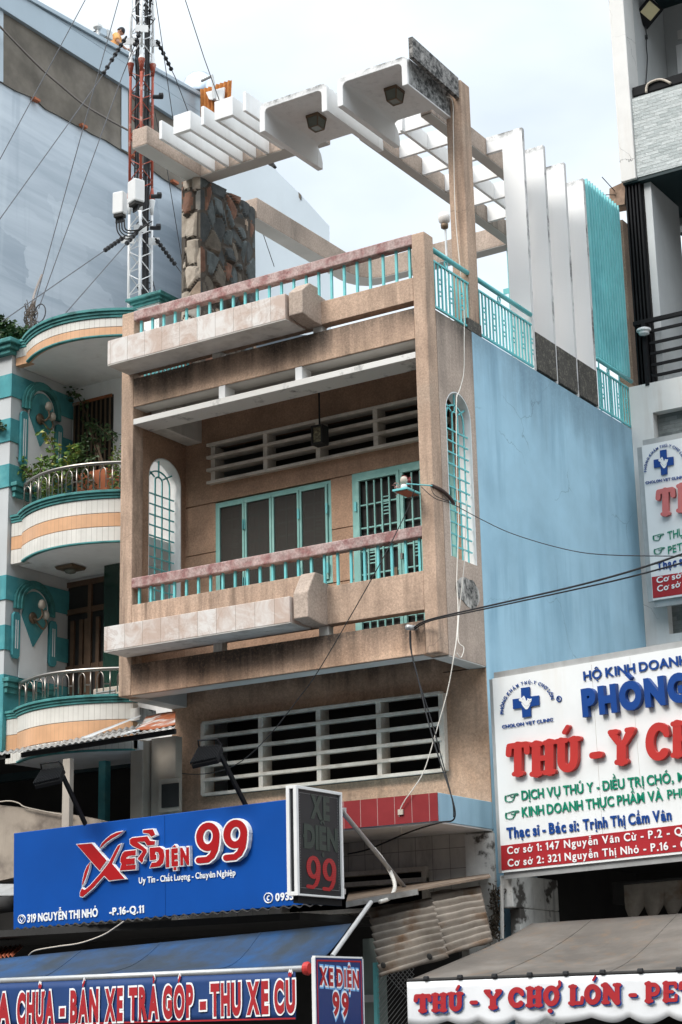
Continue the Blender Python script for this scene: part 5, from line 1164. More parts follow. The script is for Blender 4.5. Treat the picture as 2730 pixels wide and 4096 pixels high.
# ------------------------------------------------------------------ blue shop sign
a, b_ = pY(K1(60,637), 15.35), pY(K1(1480,515), 15.35*.957); PB = plane(a, b_, .02)
sg = thing('shop_sign', 'long blue shop sign with raised red and white lettering under the vented wall', 'sign', a)
Q, N = quad(PB, [(60,637),(1500,513),(1500,27),(62,205)], K1)
MB().slab([q-N*.10 for q in Q], N*.098).build('panel', 'sblue', sg, bevel=.006)
fr = MB()
for t in (.08,.3,.5,.7,.92):
    lo = Q[0].lerp(Q[1], t); hi = Q[3].lerp(Q[2], t); fr.bar(lo-N*.13, hi-N*.13, .04)
fr.bar(Q[3]-N*.14+Vector((0,0,-.15)), Q[2]-N*.14+Vector((0,0,-.15)), .05).bar(Q[0]-N*.14+Vector((0,0,.1)), Q[1]-N*.14+Vector((0,0,.1)), .05)
fr.build('frame', 'galv', sg)
MB().bar(at(K1(738,125),PB)-N*.0015, at(K1(742,578),PB)-N*.0015, .006, .002, N).build('panel_seam', 'navy', sg)
ZX = zm(300,3260,520/1568)
def red_white(pts, parent=sg, d=.04):
    o = shape('letter_body', pts, PB, 'sletter', parent, ZX, d, .001, .010); p = shape('letter_face', pts, PB, 'red', parent, ZX, .004, .001+d, .001); return o
red_white([(62,358),(238,345),(420,550),(335,668)])
red_white([(448,572),(486,500),(520,430),(555,372),(588,352),(560,420),(520,500),(480,590),(632,768),(445,788),(386,728),(330,790),(260,870),(180,940),(128,985),(98,978),(98,935),(120,885),(135,900),(155,905),(215,855),(290,770),(360,690)], d=.034)
red_white([(338,400),(365,345),(410,300),(470,250),(540,215),(622,200),(560,240),(480,285),(410,335),(360,385)])
red_white([(118,850),(125,790),(145,700),(175,625),(212,575),(195,650),(165,740),(135,820)], d=.03)
red_white([(600,572),(588,570),(592,520),(612,465),(640,440),(772,426),(770,485),(690,492),(660,512),(652,530),(760,522),(760,588),(650,600),(660,610),(770,602),(768,655),(582,668),(602,595)])
red_white([(865,188),(905,182),(980,175),(1008,238),(962,262),(935,225),(868,215)], d=.044)
red_white([(708,345),(706,300),(735,280),(915,260),(945,312),(1008,318),(1002,360),(915,368),(885,320),(790,325),(905,420),(908,450),(862,530),(866,552),(848,578),(800,530),(862,445),(850,425),(735,372)], d=.044)
red_white([(942,398),(1060,388),(1105,420),(1118,500),(1100,580),(1060,618),(945,634),(968,578),(1020,572),(1052,540),(1058,490),(1045,450),(1010,440),(1000,482),(1018,480),(1018,536),(945,545)])
for s, x0_, x1_, yb_ in (('I',1138,1178,616), ('E',1205,1282,602), ('N',1312,1416,592)):
    lettering('letter_body', s, PB, (x0_-6,yb_+4), (x1_+8,yb_-3), 190, 'sletter', sg, ZX, .14, .04); lettering('letter_face', s, PB, (x0_,yb_), (x1_,yb_-6), 178, 'red', sg, ZX, .10, .004, .041)
red_white([(1212,390),(1240,365),(1262,388)]); red_white([(1228,632),(1262,628),(1262,662),(1228,666)])
for box in ((893,1006,346,160), (1015,1130,334,148)):
    m = MB(); fat_letter(m, '9', box, -.09, PB, K1, .05, .001, wk=1.0, ww=14); m.build('letter_body', 'sletter', sg)
    m = MB(); fat_letter(m, '9', box, -.09, PB, K1, .004, .0515, wk=1.0); m.build('letter_face', 'red', sg)
lettering('slogan', 'Uy Tín - Chất Lượng - Chuyên Nghiệp', PB, (625,430), (1058,394), 26, 'sletter', sg, K1, .03, .006)
lettering('address', '319 NGUYỄN THỊ NHỎ', PB, (125,604), (441,577), 34, 'sletter', sg, K1, .05, .006); lettering('address', '-P.16-Q.11', PB, (493,572), (648,560), 31, 'sletter', sg, K1, .05, .006)
lettering('phone_number', '0933.4', PB, (1237,508), (1352,498), 32, 'sletter', sg, K1, .05, .006)
for cx_, cy, r in ((100,590,16), (1205,495,19)):
    m = MB(); m.tube([at(K1(cx_+r*math.cos(t*.2618), cy+r*1.15*math.sin(t*.2618)), PB)+N*.003 for t in range(25)], .006, 5)
    if cx_ == 100: m.tube([at(K1(*p), PB)+N*.003 for p in ((100,602),(92,588),(94,580),(100,577),(106,580),(108,588),(100,602))], .004, 5)
    else: m.tube([at(K1(*p), PB)+N*.003 for p in ((1210,484),(1203,488),(1200,497),(1203,504),(1207,506))], .009, 5)
    m.build('icon', 'sletter', sg)

# ------------------------------------------------------------------ projecting board with unlit diodes
LX = -9.05; px_ = lambda x, y: pX((1130+x*270/1271, 3120+y*270/1271), LX)
A0, A1, A2, A3 = px_(240,70), px_(1115,250), px_(1190,2255), px_(312,2160)
y0, y1 = A0.y, A1.y; z1 = (A0.z+A1.z)/2; z0 = (A2.z+A3.z)/2
y0 = (A0.y+A3.y)/2; y1 = (A1.y+A2.y)/2
xw = LX-(LX-pY((1130+62*270/1271, 3120+90*270/1271), y0).x)
led = thing('led_board', 'black projecting diode board in a white frame with dark green and red letters', 'sign', (LX, y0, z0))
MB().box(xw+.02, LX-.02, y0+.02, y1-.02, z0+.02, z1-.02).build('board', 'board', led)
fr = MB(); w_ = .035
for x in (xw, LX-w_):
    fr.box(x, x+w_, y0, y0+w_, z0, z1).box(x, x+w_, y1-w_*.8, y1, z0, z1).box(x, x+w_, y0+w_, y1-w_*.8, z1-w_*.8, z1).box(x, x+w_, y0+w_, y1-w_*.8, z0, z0+w_*.5)
fr.box(xw+w_, LX-w_, y0, y0+w_, z1-w_*.8, z1).box(xw+w_, LX-w_, y0, y0+w_, z0, z0+w_)
fr.build('frame', 'paint_alu', led, bevel=.003)
PLX = (Vector((LX-.019,0,0)), Vector((1,0,0)), Vector((0,0,1))); fL = lambda x, y: (1130+x*270/1271, 3120+y*270/1271)
lettering('lettering', 'XE', PLX, (528,690), (892,750), 400, 'ledg', led, fL, .085, .002, gap=.06); lettering('lettering', 'ĐIỆN', PLX, (408,1248), (1044,1338), 400, 'ledg', led, fL, .08, .002, gap=.05)
m = MB(); fat_letter(m, '9', (445,725,2100,1420), .16, PLX, fL, .002, .001, wk=1.05); fat_letter(m, '9', (748,1020,2145,1468), .16, PLX, fL, .002, .001, wk=1.05); m.build('lettering', 'ledr', led)
rr = .05; pts = [(y0+.075,z0+.07),(y1-.06,z0+.07),(y1-.06,z1-.06),(y0+.075,z1-.06)]
m = MB()
for i in range(4):
    a, b_ = pts[i], pts[(i+1)%4]; k_ = int(math.hypot(b_[0]-a[0], b_[1]-a[1])/.014)
    for j in range(k_): t = j/k_; yv_, zv_ = a[0]+(b_[0]-a[0])*t, a[1]+(b_[1]-a[1])*t; m.box(LX-.019, LX-.016, yv_, yv_+.004, zv_, zv_+.004)
m.build('diode_border', 'galv', led)
MB().box(xw+.03, LX-.03, y0+.05, y1, z0-.06, z0-.001).build('under_bar', 'black', led)
# its struts back to the wall
def strut(name, pts, r, mt, label, n=8):
    o = MB().tube(pts, r, n).build(name, mt); return tag(o, label, 'strut')
strut('metal_strut', [Vector((LX-.05,y1,z1-.12)), pY(ZG(1085,1062),16.3)], .022, 'galv', 'dark steel strut from the diode board down to the tin roof')
strut('metal_strut', [Vector((LX-.09,y1,z1-.10)), pY(ZG(950,890),15.9)], .016, 'shadeblack', 'thinner black strut beside the diode board')
wire('cable_conduit', [(*ZG(948,890),15.85),(*ZG(985,935),15.9),(*ZG(1025,1000),15.8),(*ZG(1042,1060),15.7),(*ZG(1020,1110),15.5),(*ZG(975,1128),15.3)], .020, 'wcable', 'thick white flexible conduit curling down to the tin roof', 'conduit', n=10)
strut('metal_strut', [pY(K2(133,692),13.3), pY(K2(292,470),14.2)], .02, 'galv', 'grey diagonal strut holding the small hanging sign')

# ------------------------------------------------------------------ small hanging sign
HX = -8.35; hp = lambda x, y: pX(K2(x, y), HX)
A0, A1, A2, A3 = hp(64,690), hp(258,708), hp(264,1010), hp(70,1010)
y0, y1, z1, z0 = (A0.y+A3.y)/2, (A1.y+A2.y)/2, (A0.z+A1.z)/2, A2.z-.02
xw = pY(K2(52,690), y0).x
hs = thing('hanging_sign', 'small navy hanging sign with white-edged red lettering beside the corrugated sheets', 'sign', (HX, y0, z0))
MB().box(xw, HX-.004, y0+.001, y1, z0, z1).build('panel', 'navy2', hs)
MB().box(xw-.004, HX, y0-.012, y0, z0, z1).box(xw-.004, HX, y1, y1+.012, z0, z1).box(xw-.004, HX, y0, y1, z1, z1+.014).build('frame', 'paint_alu', hs)
PH = (Vector((HX-.003,0,0)), Vector((1,0,0)), Vector((0,0,1)))
rl_ = MB(); t_ = .012
rl_.box(HX-.003,HX-.001,y0+.02,y1-.02,z1-.03,z1-.03+t_).box(HX-.003,HX-.001,y0+.02,y0+.02+t_,z0,z1-.03).box(HX-.003,HX-.001,y1-.02-t_,y1-.02,z0,z1-.03); rl_.build('border_line', 'red', hs)
for s, p0, p1, cap in (('XE ĐIỆN', (80,806), (242,820), 66), ('99', (134,930), (200,936), 88)):
    for k_, (bd, mt, lf) in enumerate(((.26, mat('sky_print', (.18,.42,.75), .5), 0), (.16, 'sletter', .0016), (.06, 'red', .0032))):
        lettering('lettering', s, PH, p0, p1, cap, mt, hs, K2, bd, .0012, lf, gap=.3-bd*.9)

# ------------------------------------------------------------------ awnings
def awning(name, label, fl, fr_, bl, br, sag, mt, nu=40, nv=14, rip=.012, seed=0):
    rnd = random.Random(seed); ph = [rnd.uniform(0,6) for _ in range(6)]
    def fn(u, v):
        p = (fl*(1-u)+fr_*u)*(1-v)+(bl*(1-u)+br*u)*v
        s = sag*math.sin(math.pi*v)+rip*math.sin(u*9+ph[0]+v*2)*math.sin(math.pi*v)+rip*.5*math.sin(u*23+ph[1]+3*v)*math.sin(math.pi*v)
        return p-Vector((0,.2,1))*s
    t = thing(name, label, 'awning', fl)
    MB().grid(fn, nu, nv).build('canopy_cloth', mt, t, smooth=True, solid=.004)
    for u in ((.2,.47,.8) if seed == 5 else (.3,.52,.78)): MB().tube([fn(u, v/14)+Vector((0,0,.003)) for v in range(15)], .0045, 5).build('seam', mt, t)
    return t, fn
F0, F1 = pY(K1(-420,888), 13.7), pY(K1(1360,787), 13.7); F0.z = F1.z = (F0.z+F1.z)/2
B0, B1 = pY(K1(-80,775), 14.95), pY(K1(1575,610), 14.75)
aw, fn = awning('shop_awning', 'blue canvas awning with printed valance below the blue shop sign', F0, F1, B0, B1, .10, 'bcloth', rip=.026, seed=2)
MB().tube([F0+Vector((0,-.02,-.02)), F1+Vector((.03,-.02,-.02))], .028, 12).build('front_tube', 'galv', aw, smooth=True)
MB().lathe([(.03,0),(.055,.0),(.06,.03),(.045,.05)], F1+Vector((.03,-.02,-.02)), 16, (1,0,0)).build('tube_cap', 'vred', aw)
PA = plane(F0+Vector((0,-.03,0)), F1+Vector((0,-.03,0))); PA = (F0+Vector((0,-.035,0)), Vector((0,-1,0)), Vector((0,0,1)))
zb_ = pY(K1(1340,1040), 13.66).z
def valance(x0, x1, zt_, zb__, y, mt, parent, scal=None, n=120):
    m = MB()
    def fn2(u, v):
        x = x0+(x1-x0)*u; zlow = zb__-(abs(math.sin(math.pi*(x-x0+.03*math.sin(x*4.3)+.02*math.sin(x*9))/scal))*(.045+.012*math.sin(x*5)) if scal else 0); return Vector((x, y+.006*math.sin(x*7)*v+.004*math.sin(x*19+1)*v, zt_+(zlow-zt_)*v))
    return m.grid(fn2, n, 6).build('valance', mt, parent, smooth=True, solid=.003)
valance(F0.x, F1.x-.06, F0.z-.04, zb_, F0.y-.035, 'valb', aw)
MB().box(F0.x, F1.x-.06, F0.y-.05, F0.y-.046, zb_+.004, zb_+.018).build('hem_line', 'redband', aw)
PA = (F0+Vector((0,-.05,0)), Vector((0,-1,0)), Vector((0,0,1)))
for s, x0_, x1_ in (('SỬA',-125,48), ('CHỮA',72,246), ('-',264,296), ('BÁN',310,447), ('XE',466,556), ('TRẢ',574,714), ('GÓP',726,872), ('-',892,930), ('THU',940,1086), ('XE',1102,1210), ('CŨ',1226,1330)):
    b0, b1 = 1062-.0475*x0_, 1062-.0475*x1_; k_ = 1/max(.5, (x1_-x0_)/130/len(s))
    for bd, mt, lf in ((.15, 'sletter', 0), (.08, 'redband', .0022)):
        lettering('valance_lettering', s, PA, (x0_+(0 if bd > .12 else 5), b0), (x1_-(0 if bd > .12 else 5), b1), 128, mt, aw, K1, bd, .0014, lf, gap=.27-bd)
# vet awning
F0, F1 = pY(K2(442,795), 13.9), pY(K2(2300,712), 13.9); F0.z = F1.z = (F0.z+pY(K2(1568,748),13.9).z)/2
B0, B1 = pY(K2(950,558), 16.0), pY(K2(2300,470), 15.9)
va, fn = awning('clinic_awning', 'weathered grey canvas awning with white scalloped valance in front of the clinic', F0, F1, B0, B1, .06, 'cloth', rip=.028, seed=5)
MB().tube([F0, F1], .016, 8).build('front_rod', 'shadeblack', va)
for i in range(12):
    p = F0.lerp(F1, (i+.6)/12); MB().tube([p+Vector((-.02,-.02,.012)), p+Vector((.02,-.02,.012))], .02, 7).build('lashing', 'cable', va)
zb_ = pY(K2(443,960), 13.88).z
valance(F0.x, F1.x, F0.z-.012, zb_, F0.y-.012, 'valw', va, scal=.335, n=200)
PW = (F0+Vector((0,-.028,0)), Vector((0,-1,0)), Vector((0,0,1)))
for ch, box, mark in (('T',(470,540,922,846),None), ('H',(540,606,920,842),None), ('U',(606,672,916,838),((636,664,832,806),"'")), ('-',(697,732,894,868),None), ('Y',(756,830,908,826),None), ('C',(853,922,902,820),None), ('H',(926,998,900,816),None),
                      ('O',(1000,1064,896,812),((1050,1078,826,794),',')), ('L',(1100,1166,892,808),None), ('O',(1168,1234,890,806),((1196,1222,792,768),"'")), ('N',(1238,1318,888,802),None), ('-',(1348,1384,864,838),None), ('P',(1412,1482,882,796),None), ('E',(1484,1552,880,794),None), ('T',(1556,1630,878,792),None)):
    for dx, dy, mt, lf in ((5, 5, 'navy', 0), (0, 0, 'redband', .004)):
        m = MB(); fat_letter(m, ch, box, -.03, PW, K2, .001, lf, dx, dy)
        if mark: fat_letter(m, mark[1], mark[0], 0, PW, K2, .001, lf, dx, dy)
        if ch == 'O' and box[0] < 1100: fat_letter(m, 'o', (1018,1036,925,906), 0, PW, K2, .001, lf, dx, dy)
        m.build('valance_lettering', mt, va)
# canvas curtain hanging in scallops further back
t = thing('canvas_curtain', 'gathered grey canvas curtain hanging in loops under the clinic sign', 'curtain', pY(K2(1330,400), 17.5))
m = MB(); c0, c1 = pY(K2(1328,395), 17.5), pY(K2(1900,340), 17.5)
def fc(u, v):
    p = c0.lerp(c1, u); k_ = abs(math.sin(u*math.pi*7)); return p+Vector((0, -.10*k_*v*math.sin(v*2.5), -(.24+.13*k_)*v))
m.grid(fc, 112, 10); m.build('curtain_cloth', 'sheet', t, smooth=True, solid=.004)
MB().tube([c0, c1], .015).build('curtain_rod', 'shadeblack', t)

# ------------------------------------------------------------------ lamps on the tan house
def canopy_lamp(p, label):
    c = pZ(p, 11.905); t = thing('canopy_lamp', label, 'ceiling lamp', c, 'lamps under the roof canopies')
    MB().box(c.x-.085, c.x+.085, c.y-.10, c.y+.10, c.z-.035, c.z).build('base_plate', 'bronze', t, bevel=.004)
    sh = MB()
    a, b_ = (.075,.088,-.036), (.06,.07,-.155)
    sh.hexa([(c.x+sx*w, c.y+sy*h_, c.z+z) for (w, h_, z) in (b_, a) for sx, sy in ((-1,-1),(1,-1),(1,1),(-1,1))]); sh.build('glass_box', 'lens', t)
    fr = MB()
    for sx, sy in ((-1,-1),(1,-1),(1,1),(-1,1)): fr.bar((c.x+sx*.075, c.y+sy*.088, c.z-.036), (c.x+sx*.06, c.y+sy*.07, c.z-.156), .012)
    q = [(c.x+sx*.06, c.y+sy*.07, c.z-.156) for sx, sy in ((-1,-1),(1,-1),(1,1),(-1,1))]
    for i in range(4): fr.bar(q[i], q[(i+1)%4], .012)
    fr.build('lamp_frame', 'bronze', t)
canopy_lamp(ZT2(495, 575), 'square glass lamp under the left roof canopy'); canopy_lamp(ZT2(985, 405), 'square glass lamp under the higher right-hand roof canopy')
g = pY((1778,872), 20.6); t = thing('globe_lamp', 'round glass globe lamp on a thin pole behind the tall column', 'lamp', (g.x, 20.6, 8.93))
MB().tube([(g.x+.02,20.6,8.93),(g.x+.01,20.6,g.z-.15)], .016, 8).build('pole', 'galv', t, smooth=True)
MB().lathe([(.02,-.17),(.05,-.15),(.055,-.10),(.04,-.085)], g, 16).build('fitting', 'bronze', t, smooth=True)
MB().lathe([(.035,-.09),(.075,-.06),(.09,0),(.075,.055),(.04,.085),(.005,.093)], g, 20).build('globe', mat('globe_glass', (.72,.68,.64), .15, var=.1), t, smooth=True)
# lantern hanging before the upper louvre
a, b_ = pY(ZV(350,480), 16.8), pY(ZV(458,610), 16.8); cx_ = (a.x+b_.x)/2; lz0, lz1 = b_.z-.01, a.z+.01
t = thing('hanging_lantern', 'small square lantern with ornate glass hanging in front of the upper louvres', 'lantern', (cx_, 16.8, lz1))
MB().tube([(cx_,16.8,8.73),(cx_,16.8,lz1)], .011, 6).build('rod', 'cable', t)
MB().box(cx_-.075, cx_+.075, 16.73, 16.87, lz1-.02, lz1).box(cx_-.075, cx_+.075, 16.73, 16.87, lz0, lz0+.02).box(cx_-.075,cx_-.055,16.73,16.87,lz0+.02,lz1-.02).box(cx_+.055,cx_+.075,16.73,16.87,lz0+.02,lz1-.02).build('lantern_case', 'shadeblack', t)
MB().box(cx_-.056, cx_+.056, 16.745, 16.855, lz0+.019, lz1-.019).build('ornate_glass', mat('ornate_glass', (.26,.23,.13), .3, var=.5, vs=25, c2=(.12,.10,.06), c2s=22, c2r=(.45,.55)), t)
# little offering shelf on the right corner post, with lamp and flowers
sx0 = pY(ZV(1068,1050), 15.75); t = thing('offering_shelf', 'small teal offering shelf with flowers fixed to the right corner post', 'shelf', (-9.2, 15.85, sx0.z))
z = sx0.z
MB().box(sx0.x, -9.10, 15.72, 15.995, z-.0, z+.022).build('shelf_board', 'teal', t, bevel=.003)
MB().box(sx0.x+.02, -9.12, 15.74, 15.99, z-.006, z-.001).build('shelf_underside', 'terra', t)
MB().tube([(-9.12,15.74,z+.06),(-8.94,15.96,z+.06)], .008, 6).build('bracket_rod', 'teal', t)
MB().tube(smooth_path([(-8.95,15.97,z+.065),(-8.93,16.15,z+.05),(-8.92,16.3,z+.0),(-8.93,16.39,z-.04)]), .02, 8).build('hose_piece', mat('brown_hose', (.06,.035,.03), .7), t, smooth=True)
v = Vector((-9.19, 15.84, z+.02))
MB().lathe([(.02,0),(.03,.01),(.034,.05),(.026,.06)], v+Vector((.0,-.03,0)), 14).build('cup', 'paint_alu', t, smooth=True)
MB().lathe([(.012,.06),(.036,.08),(.04,.11),(.03,.14),(.006,.15)], v+Vector((.0,-.03,0)), 14).build('small_bulb', 'cream', t, smooth=True)
fm = MB(); leaves(fm, v+Vector((-.09,.02,.05)), .06, 50, .035, random.Random(3)); fm.build('flowers', mat('pink_flowers', (.62,.36,.32), .7), t, fix=False)
fm = MB(); leaves(fm, v+Vector((-.02,.05,.12)), .06, 40, .05, random.Random(4)); fm.build('incense_sticks', mat('dry_red_stems', (.22,.05,.05), .8), t, fix=False)

# ------------------------------------------------------------------ lattice mast
MY = 20.2; base = pY(ZU(798, 1720), MY); rad = .172
d = Vector((base.x, base.y, 0)).normalized(); rt_ = Vector((d.y, -d.x, 0))
C0 = Vector((base.x, base.y, 0))+d*rad
legs = [C0-rt_*rad*.98, C0-d*rad, C0+rt_*rad*1.02, C0+d*rad]
zA = pY(ZU(735, 385), MY+.1).z; zB = pY(ZU(875, 1112), MY+.1).z; zTop = pY(ZU(760, -160), MY+.1).z; zBot = base.z-.6
mast = thing('lattice_mast', 'red and white lattice radio mast behind the tan house', 'mast', (C0.x, C0.y, zBot))
for i, l in enumerate(legs):
    v = lambda z: Vector((l.x, l.y, z))
    for z0, z1, mt in ((zBot, zB-.02, 'mastw'), (zB, zA-.005, 'mastr'), (zA, zTop, 'mastw')): 
        MB().tube([v(z0), v(z1)], .021, 12).build('leg', mt, mast, smooth=True)
    MB().lathe([(.022,-.22),(.045,-.05),(.055,-.012),(.055,-.002)], v(zA), 14).build('flange', 'mastr', mast, smooth=True); MB().lathe([(.054,0),(.05,.01),(.036,.06),(.022,.19)], v(zA), 14).build('flange', 'mastw', mast, smooth=True)
    MB().lathe([(.054,.0),(.045,.03),(.03,.12),(.022,.2)], v(zB), 14).build('flange', 'mastr', mast, smooth=True); MB().lathe([(.022,-.25),(.034,-.12),(.052,-.015),(.054,-.002)], v(zB), 14).build('flange', 'mastw', mast, smooth=True)
pit = .36
for i in range(4):
    a, b_ = legs[i], legs[(i+1)%4]
    for z0, z1, mt, ph in ((zBot, zB-.1, 'mastw', 0), (zB+.12, zA-.14, 'mastr', 1), (zA+.12, zTop, 'mastw', 0)):
        n = max(2, int((z1-z0)/pit*2)); pts = []
        for k_ in range(n+1):
            z = z0+(z1-z0)*k_/n; p = (a if (k_+i+ph) % 2 == 0 else b_); o = (b_ if (k_+i+ph) % 2 == 0 else a); q = p.lerp(o, .10)
            pts += [Vector((q.x,q.y,z-.03)), Vector((q.x,q.y,z+.03))]
        MB().tube(pts, .0085, 6).build('lattice_brace', mt, mast, smooth=False)
for i, (u, zy) in enumerate(((0, 212), (2, 218), (1, 175), (0, 1345), (2, 1350), (1, 1310))):
    z = pY(ZU(800, zy), MY).z; l = legs[u]; s = (-1, 0, 1)[u]; c = Vector((l.x, l.y, z))+rt_*.02*s-d*(.05 if u == 1 else .02)
    MB().slab([c-rt_*.10-Vector((0,0,.06)), c+rt_*.10-Vector((0,0,.06)), c+rt_*.10+Vector((0,0,.06)), c-rt_*.10+Vector((0,0,.06))], d*.012).build('guy_plate', 'mastw', mast)
def boxunit(p0, p1, dep, label, ydir):
    a, b_ = pY(p0, MY-.35), pY(p1, MY-.35); t = thing('radio_unit', label, 'radio unit', b_, 'white radio units on the mast')
    w = (b_.x-a.x); c = (a+b_)/2
    u = Vector((math.cos(ydir), math.sin(ydir), 0)); v = Vector((-u.y, u.x, 0)); hw, hd = w*.36, dep*.45
    pts = [c+u*sx*hw+v*sy*hd for sx, sy in ((-1,-1),(1,-1),(1,1),(-1,1))]
    z0, z1 = b_.z+(a.z-b_.z)*.04, a.z-(a.z-b_.z)*.06
    MB().hexa([Vector((p.x,p.y,z0)) for p in pts]+[Vector((p.x,p.y,z1)) for p in pts]).build('case', 'paint_alu', t, bevel=.018)
    MB().hexa([Vector((c.x+(p.x-c.x)*.8,c.y+(p.y-c.y)*.8,z0-.05)) for p in pts]+[Vector((c.x+(p.x-c.x)*.8,c.y+(p.y-c.y)*.8,z0-.002)) for p in pts]).build('connector_plate', 'shadeblack', t)
    m = MB()
    for k_ in range(4):
        p = c+u*hw*(-.6+.4*k_); m.tube([Vector((p.x,p.y,z0-.02)), Vector((p.x,p.y,z0-.13))], .016, 7)
    m.build('connector', 'cable', t); return Vector((c.x, c.y, z0))
q1 = boxunit(ZU(733,1040), ZU(822,1150), .2, 'white radio unit fixed in front of the mast legs', -.35)
q2 = boxunit(ZU(648,1105), ZU(722,1218), .16, 'white radio unit hung on the left side of the mast', .15)
for k_ in range(4):
    a = q2+Vector((-.06+.05*k_, 0, -.1)); m = smooth_path([a, a+Vector((.02,0,-.16)), a+Vector((.10,.05,-.28+.03*k_)), a+Vector((.22,.1,-.27+.03*k_)), a+Vector((.36,.15,-.1))])
    tag(MB().tube(m, .011, 6).build('jumper_cable', 'cable', smooth=True), 'short black jumper cable looping from the left radio unit to the mast', 'cable', 'jumper cables of the left radio unit')
rnd = random.Random(21)
for k_ in range(7):
    off = rt_*rnd.uniform(-.09,-.05)+d*rnd.uniform(-.02,.1) if k_ < 3 else rt_*rnd.uniform(.05,.12)+d*rnd.uniform(-.08,.08)
    z0 = (pY(ZU(780,1040), MY).z if k_ < 3 else zBot); P = []
    n = 12
    for j in range(n+1): P.append(C0+off+rt_*rnd.uniform(-.012,.012)+d*rnd.uniform(-.012,.012)+Vector((0,0,z0+(zTop-z0)*j/n)))
    tag(MB().tube(smooth_path(P,4), rnd.uniform(.013,.021), 7).build('feeder_cable', 'cable', smooth=True), ('black feeder cable in the left bundle inside the mast' if k_ < 3 else 'black feeder cable in the right bundle inside the mast'), 'cable', ('left feeder bundle' if k_ < 3 else 'right feeder bundle'))
m = MB()
for k_ in range(16):
    z = rnd.choice((zB-.35, zB-.5, zB-.2, zA+.75, zA+1.1, zB-1.6))+rnd.uniform(-.15,.15); c = C0+rt_*rnd.uniform(-.02,.16)+d*rnd.uniform(-.12,.05)
    P = [c+Vector((rnd.uniform(-.1,.1), rnd.uniform(-.1,.1), z+.12*math.sin(j))) for j in range(5)]; m.tube(smooth_path(P,4), .009, 5)
tag(m.build('cable_tangle', 'cable'), 'tangle of thin black cables tied inside the mast', 'cable', kind='stuff')
for x, y, lab in ((905,553,'black cable clamp on the right mast leg beside the grey parapet'), (895,1120,'black cable clamp just below the red mast section'), (890,1300,'black cable clamp on the lower white mast leg')):
    c = pY(ZU(x, y), MY+.1); t = thing('cable_clamp', lab, 'clamp', c)
    MB().tube([c-rt_*.09, c-rt_*.02, c+rt_*.05], .034, 8).build('clamp_arm', 'cable', t); MB().lathe([(.02,-.04),(.05,-.03),(.05,.03),(.02,.04)], c+rt_*.04+Vector((0,0,.02)), 10, rt_).build('clamp_jaw', 'cable', t)

# guy wires with insulators: photo pixels and depth planes
def guy(pts, label, ins=None, r=.007, group='guy wires of the mast'):
    P = [pY(ZU(x, y), Y) for x, y, Y in pts]; t = thing('guy_wire', label, 'guy wire', P[0], group)
    MB().tube(P, r, 6).build('wire_strand', 'wire', t)
    if ins:
        a, b_ = P[0], P[-1] if len(P) == 2 else P[1]; D = (b_-a)
        for f in ins:
            c = a+D*f; MB().lathe([(.012,-.035),(.036,-.02),(.036,.012),(.014,.03)], c, 9, D).build('insulator', 'cable', t)
        MB().tube([a, a+D*ins[-1]], .017, 6).build('insulator_rod', 'cable', t)
    return t
Y0 = MY
guy([(487,0,19.5),(265,415,18.8),(0,910,17.8)], 'guy wire crossing the bare cement from the top of the frame')
guy([(680,-5,20),(405,985,19),(188,1775,18)], 'guy wire running down to the tangled cable on the teal roof')
guy([(722,208,20.1),(560,470,19.4),(0,1250,16.5)], 'guy wire with black insulators passing in front of the man', [.1,.2,.3,.4,.52,.68,.8])
guy([(800,180,20.1),(700,430,20),(222,1760,17.6)], 'guy wire dropping from the front mast leg to the teal roof', [.1,.2,.3])
guy([(890,0,20.4),(985,660,20.8),(1010,760,21)], 'guy wire right of the mast ending behind the white slats', r=.0065)
guy([(895,228,20.4),(1000,440,21),(1075,640,22)], 'guy wire with black insulators to the right of the upper mast', [.08,.22,.36,.5,.64,.78])
guy([(1058,0,22),(1165,330,23),(1252,572,24)], 'lone guy wire against the sky left of the roof canopies', r=.008)
guy([(712,1350,20.1),(560,1455,19.3),(10,1835,16.4)], 'guy wire with black insulators from the lower left guy plate', [.12,.25,.38,.5,.62,.72])
guy([(785,1320,20),(700,1415,19.5),(330,1838,17.4)], 'guy wire with insulators starting at the lower front mast leg', [.1,.3,.5,.7])
guy([(888,1360,20.4),(1020,1535,21),(1065,1600,21.4)], 'guy wire with black insulators running behind the stone pillar', [.1,.22,.34,.46,.58,.7,.82])
guy([(885,640,20.6),(955,970,21.2),(1040,1490,22)], 'thin guy wire passing behind the stone roof beam', r=.0065)
guy([(873,1600,20.5),(890,1670,20.6)], 'short guy wire at the foot of the right mast leg')
guy([(1490,1300,24),(1565,1520,24.5)], 'guy wire against the pale building right of the stone pillar'); 
# tangled wire bundle on the teal roof
c = pY(ZF(245, 330), 17.5); t = thing('wire_tangle', 'dry twig-like tangle of wires on the teal roof edge', 'wire tangle', c)
m = MB(); rnd = random.Random(5)
for k_ in range(22):
    a0 = rnd.uniform(0,6.28); P = [c+Vector((.10*math.cos(a0+j*.9)*rnd.uniform(.3,1.1), .1*math.sin(a0+j*.9)*rnd.uniform(.3,1), -.16+.11*j*rnd.uniform(.4,1))) for j in range(5)]; m.tube(smooth_path(P,4), .006, 5)
m.build('loose_wires', mat('dry_wire', (.13,.10,.08), .9), t)
MB().tube(smooth_path([c+Vector((0,0,-.3)), c+Vector((.03,0,.2)), pY(ZF(275,140),17.8), pY(ZF(330,0),18.1)]), .017, 6).build('twisted_stem', mat('twisted_wire', (.22,.19,.17), .9), t)
MB().tube([c+Vector((.16+.10*math.cos(a*.42), 0, .02+.13*math.sin(a*.42))) for a in range(16)], .009, 6).build('wire_loop', 'wire', t)

